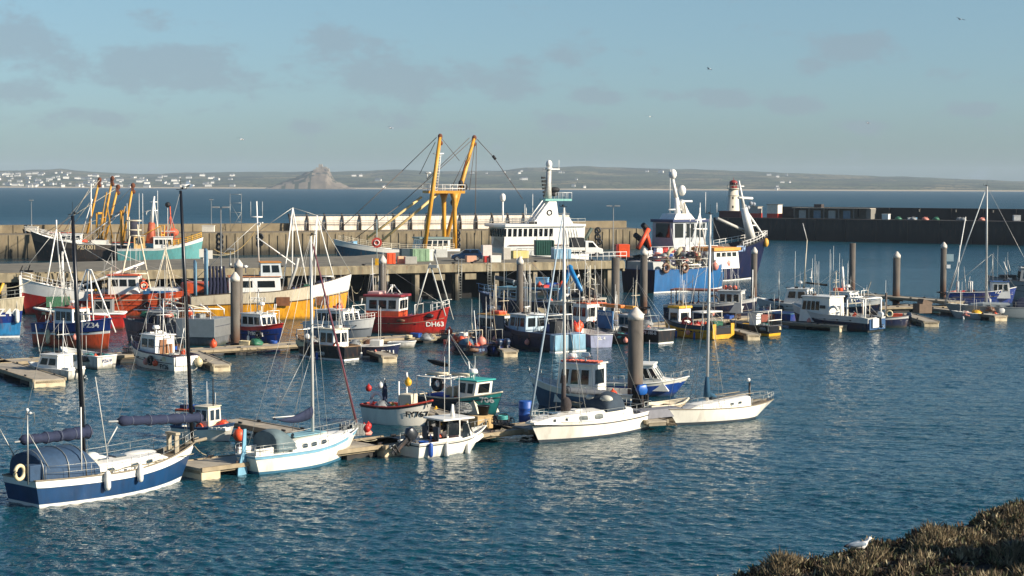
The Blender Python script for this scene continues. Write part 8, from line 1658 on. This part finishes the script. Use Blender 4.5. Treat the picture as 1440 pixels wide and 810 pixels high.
# mooring ropes and extra gear on the pontoons
def rp(a, c, sag, lab, m=rope, r=.035):
    a, c = Vector(a), Vector(c); n = 12; pts = [a.lerp(c, i/n)-Vector((0, 0, sag*4*(i/n)*(1-i/n))) for i in range(n+1)]; tag(MB().tube(pts, r, 5).build('mooring_rope', m), lab, 'rope')
rp(V(489, 388, 205), V(516, 375, 214), 2.6, 'sagging pale rope from the big yellow trawler bow to the jetty')
rp(V(0, 405, 170), V(48, 392, 188), .3, 'pale rope from the left edge boat to the red trawler'); rp(V(555, 386, 219), V(600, 384, 221), .9, 'loose rope drooping below the jetty deck beam'); rp(V(300, 350, 330), V(358, 326, 340), 2.2, 'brown rope looped across the stone quay face', M('brown_rope', '8a7448', .9), .1); rp(V(262, 340, 325), V(330, 356, 335), 1.2, 'pale warp from the teal trawler to the quay', rope, .08)
for a_, c_, lab in ((V(270, 622, 84), G(290, 640, .6), 'bow rope of the blue two masted yacht to the pontoon'), (V(505, 617, 92), G(530, 618, .6), 'bow rope of the blue trimmed white yacht'), (V(350, 640, 86), G(372, 636, .6), 'stern rope of the blue trimmed white yacht'), (V(722, 600, 97), G(705, 602, .6), 'bow rope of the yacht with the dark sprayhood'), (V(900, 592, 102), G(915, 588, .6), 'stern rope of the yacht with the dark sprayhood'), (V(935, 577, 104), G(925, 582, .6), 'bow rope of the slim white yacht'), (V(604, 570, 106), G(630, 590, .6), 'bow rope of the white FY767 boat'), (V(690, 612, 95), G(705, 603, .6), 'bow rope of the white cuddy boat'), (V(283, 510, 131), G(300, 505, .6), 'stern rope of the white FY26 boat')): rp(a_, c_, .12, lab, rope, .025)
rr = random.Random(21); KP = [('lobster pot', 'black'), ('net heap', 'grey'), ('rope coil', 'cream'), ('fish box', 'blue'), ('lobster pot', 'brown'), ('buoy', 'orange'), ('fish box', 'cream'), ('net heap', 'green'), ('rope coil', 'blue')]
for i, (px, py) in enumerate(((180, 497), (190, 496), (205, 495), (240, 493), (250, 492), (300, 489), (345, 485), (360, 485), (385, 483), (425, 480), (437, 480), (575, 475), (585, 474), (625, 471), (632, 471), (760, 466), (770, 465), (786, 465), (800, 464), (910, 458), (940, 456), (1025, 448), (1036, 448))):
    kd, c_ = KP[i % 9]; gear(kd, c_, G(px, py, .57), i, '%s %s lying on the long middle walkway pontoon' % (c_, STATE[kd]), '%s pieces on the middle walkway' % kd, 1.1)
# ---------------------------------------------------------------- near bank with scrub
from mathutils import noise as mnn
EP = [(1015, 822), (1040, 808), (1100, 797), (1180, 779), (1230, 766), (1290, 757), (1350, 742), (1400, 722), (1440, 708), (1520, 690), (1700, 650)]
EZ = lambda px: 3.6 + (px-1040)/400*1.1
edge = [V(px, py, (EZ(px)-HC)/ (ray(px, py).z/ray(px, py).y)) for px, py in EP]
def edge_at(x):
    for a, c in zip(edge, edge[1:]):
        if x <= c.x: t = max(0, (x-a.x)/(c.x-a.x)); return a.lerp(c, t)
    return edge[-1]
def ground(x, d):     # d metres from the edge towards the camera
    e = edge_at(x); n = mnn.noise(Vector((x*.5, d*.5, 3)))*.28 + mnn.noise(Vector((x*1.7, d*1.7, 8)))*.1
    dip = -.35*math.exp(-((d-5.3)/.9)**2)
    return Vector((x, e.y-d, e.z + n*min(1, d*2+.3) + dip + .02*d))
x0, x1 = edge[0].x-.2, edge[-1].x; D_ = 19.0
mb = MB(); nx, nd = 110, 120
for i in range(nx+1):
    x = x0+(x1-x0)*i/nx
    mb.v.append((x+.5, edge_at(x).y+4.5, -2.0)); mb.v.append((x+.2, edge_at(x).y+.9, edge_at(x).z-1.6))
    for j in range(nd+1): p = ground(x, D_*(j/nd)**1.2); mb.v.append(tuple(p))
n = nd+3
for i in range(nx):
    for j in range(n-1): mb.f.append([i*n+j, (i+1)*n+j, (i+1)*n+j+1, i*n+j+1]); mb.m.append(0); mb.sm.append(True)
# left end wall of the bank down to the water
o = len(mb.v); L0 = [mb.v[j] for j in range(n)]
for v in L0: mb.v.append((v[0]-1.5, v[1], -2.0))
for j in range(n-1): mb.f.append([j, j+1, o+j+1, o+j]); mb.m.append(0); mb.sm.append(True)
tag(mb.build('bank_ground', M('dark_earth', '2e261c', .95, var=.4, scale=3, bump=1)), kind='structure')
rr = random.Random(31)
lm = [M('scrub_straw', '857558', .9, var=.35, scale=1.5), M('scrub_olive', '57583a', .9, var=.35, scale=1.5), M('scrub_brown', '4a3a2c', .9, var=.3, scale=2), M('scrub_pale', 'a89c7c', .9, var=.25, scale=2)]
V_, F_, I_ = [], [], []
def tuft(p, s, kind):
    nb_ = 15 if kind != 0 else 24; tall = kind == 0
    for _ in range(nb_):
        a = rr.uniform(0, 6.283); el = rr.uniform(.8 if tall else .35, 1.5); l = s*rr.uniform(.5, 1.15)*(1.15 if tall else 1); w_ = rr.uniform(.006, .012) if tall else rr.uniform(.010, .026)
        d = Vector((math.cos(a)*math.cos(el), math.sin(a)*math.cos(el), math.sin(el))); b0 = p+Vector((rr.uniform(-.09, .09), rr.uniform(-.09, .09), -.03))
        sd = Vector((-math.sin(a+rr.uniform(-.8, .8)), math.cos(a), rr.uniform(-.3, .3)))*w_; o = len(V_)
        m_ = b0+d*l*.6; e_ = b0+d*l+Vector((0, 0, -.12*l))
        V_.extend((b0-sd*.6, b0+sd*.6, m_+sd*1.3, e_, m_-sd*1.3)); F_.append((o, o+1, o+2, o+3, o+4)); I_.append(kind if rr.random() < .7 else rr.choice((0, 1, 2, 3)))
cnt = 0
for _ in range(60000):
    d = rr.random()**1.15*D_*.82; x = rr.uniform(x0, x1*1.0)
    if cnt > 8200: break
    cl = mnn.noise(Vector((x*.9, d*.9, 20)))+.5*mnn.noise(Vector((x*2.6, d*2.6, 4)))
    if cl < -.22 and rr.random() < .8: continue
    p = ground(x, d); kd = 0 if cl > .25 else (3 if cl > .1 and rr.random() < .5 else (1 if rr.random() < .5 else 2))
    tuft(p, (.20+.22*max(0, cl+.3))*rr.uniform(.7, 1.3), kd); cnt += 1
me = bpy.data.meshes.new('scrub'); me.from_pydata([tuple(v) for v in V_], [], F_); me.update()
for m in lm: me.materials.append(m)
me.polygons.foreach_set('material_index', I_)
so_ = bpy.data.objects.new('heath_scrub', me); col.objects.link(so_); tag(so_, 'dry straw and brown heath scrub covering the near bank', kind='stuff')
# windbreak bush just outside the frame on the right: it casts the long shadow over the bank
def bush(pos, r, h, lab, n=2600):
    root = empty('thorn_bush', pos, 0, lab, 'bush'); g = MB(); rb = random.Random(5)
    for k in range(6): a = k*1.05; g.tube([(0, 0, -.3), (.3*r*math.cos(a), .3*r*math.sin(a), h*.35), (.7*r*math.cos(a), .7*r*math.sin(a), h*.75)], [.09, .06, .03], 5)
    g.build('stem', M('bush_bark', '4a3c2e', .9), root); vs, fs = [], []
    for _ in range(n):
        u = Vector((rb.gauss(0, 1), rb.gauss(0, 1), rb.gauss(0, 1))).normalized()*rb.uniform(.35, 1)**.5; c = Vector((u.x*r, u.y*r, h*.55+u.z*h*.45)); s = rb.uniform(.08, .16)
        a = Vector((rb.gauss(0, 1), rb.gauss(0, 1), rb.gauss(0, 1))).normalized()*s; bb = a.cross(Vector((rb.gauss(0, 1), rb.gauss(0, 1), 1))).normalized()*s; o = len(vs); vs += [c-a, c-bb, c+a, c+bb]; fs.append((o, o+1, o+2, o+3))
    me = bpy.data.meshes.new('foliage'); me.from_pydata([tuple(v) for v in vs], [], fs); me.materials.append(M('bush_leaf', '3d4426', .8)); f = bpy.data.objects.new('foliage', me); col.objects.link(f); f.parent = root
e = V(1440, 780, 1); gx = G(1440, 780, 4.6)
for k, (dx, dy, r_, h_) in enumerate(((2.0, -.45, .8, 1.7), (3.4, -.9, .9, 2.1), (5.2, -1.7, 1.2, 2.8))):
    x = gx.x+dx; y = gx.y+dy; d = edge_at(x).y-y; bush(ground(x, d), r_, h_, ['small', 'middle sized', 'tallest'][k]+' thorn bush on the near bank beyond the right edge', 1800)
# gull resting in the scrub
def gull_mesh(g, wings=False):
    pass
p = G(1210, 776, 4.1); ex = edge_at(p.x); p = ground(p.x, max(.2, ex.y-p.y)) + Vector((0, 0, .16))
gl = empty('gull', p, .2, 'gull resting in the scrub on the near bank, white head to the right', 'gull'); g = MB()
g.loft([[(x, r*math.cos(a), z+r*.9*math.sin(a)) for a in [2*math.pi*k/10 for k in range(10)]] for x, r, z in ((-.34, .02, .10), (-.22, .06, .1), (-.08, .11, .10), (.08, .12, .11), (.16, .09, .17), (.2, .055, .24), (.235, .06, .29), (.28, .045, .30), (.31, .02, .295))], smooth=True)
bd = g.build('body', M('gull_white', 'ece8e0', .7, var=.05), gl); g = MB()
for s in (-1, 1): g.loft([[(x, s*(.10+.02*math.cos(a))*1.0, z+r*math.sin(a)) for a in [2*math.pi*k/8 for k in range(8)]] for x, r, z in ((-.4, .012, .12), (-.2, .05, .14), (0, .075, .15), (.12, .04, .16))], smooth=True)
g.build('wing', M('gull_grey', '6d7c8a', .7, var=.1), gl); MB().tube([(.3, 0, .295), (.36, 0, .28)], [.016, .006], 6).build('bill', M('gull_bill', 'd9a62a', .5), gl)
MB().tube([(-.35, 0, .1), (-.48, 0, .1)], [.05, .02], 6).build('tail', black, gl)
def fly(px, py, D, s, rz, lab, roll=.2):
    p = V(px, py, D); o = empty('gull', p, rz, lab, 'gull'); o.rotation_euler = (roll, 0, rz); o.scale = (s,)*3; g = MB()
    g.loft([[(x, r*math.cos(a), r*math.sin(a)) for a in [2*math.pi*k/8 for k in range(8)]] for x, r in ((-.28, .02), (-.1, .06), (.08, .07), (.2, .04), (.27, .02))]); g.build('body', M('gull_white', 'ece8e0'), o)
    for sd in (-1, 1):
        g = MB(); g.loft([[(x0_, sd*y, z), (x1_, sd*y, z), (x1_, sd*y, z-.012), (x0_, sd*y, z-.012)] for y, z, x0_, x1_ in ((.04, .02, -.08, .12), (.3, .12, -.04, .13), (.62, .06, -.16, -.04), (.68, .04, -.2, -.17))], smooth=False); g.build('wing', M('gull_grey', '6d7c8a'), o)
fly(265, 261, 79, 1.0, .5, 'white gull flying just right of the dark foremast head'); fly(914, 164, 190, .8, 1.2, 'small dark gull gliding in the upper middle sky'); fly(1221, 173, 190, .8, .2, 'small gull gliding in the sky right of the lighthouse'); fly(1350, 27, 190, .9, 2.0, 'gull high in the sky near the top right corner'); fly(997, 97, 190, .8, 2.6, 'tiny gull high in the sky above the navy trawler'); fly(340, 196, 190, 1.0, .8, 'tiny gull low in the sky at left above the island'); fly(550, 180, 190, .9, .4, 'tiny pale gull in the sky left of the yellow boom heads')
# ---------------------------------------------------------------- haze
if HAZE:
    g = MB(); g.box((0, 3990, 48), (17000, 8500, 106)); hz = g.build('haze', bpy.data.materials.new('sea_haze')); m = hz.data.materials[0]; m.use_nodes = True; nt = m.node_tree; nt.nodes.clear()
    o = nt.nodes.new('ShaderNodeOutputMaterial'); v = nt.nodes.new('ShaderNodeVolumePrincipled'); v.inputs['Color'].default_value = (*HAZEC, 1); v.inputs['Density'].default_value = HAZE; v.inputs['Anisotropy'].default_value = 0; nt.links.new(v.outputs[0], o.inputs['Volume']); tag(hz, kind='stuff', label='thin sea haze over the bay')
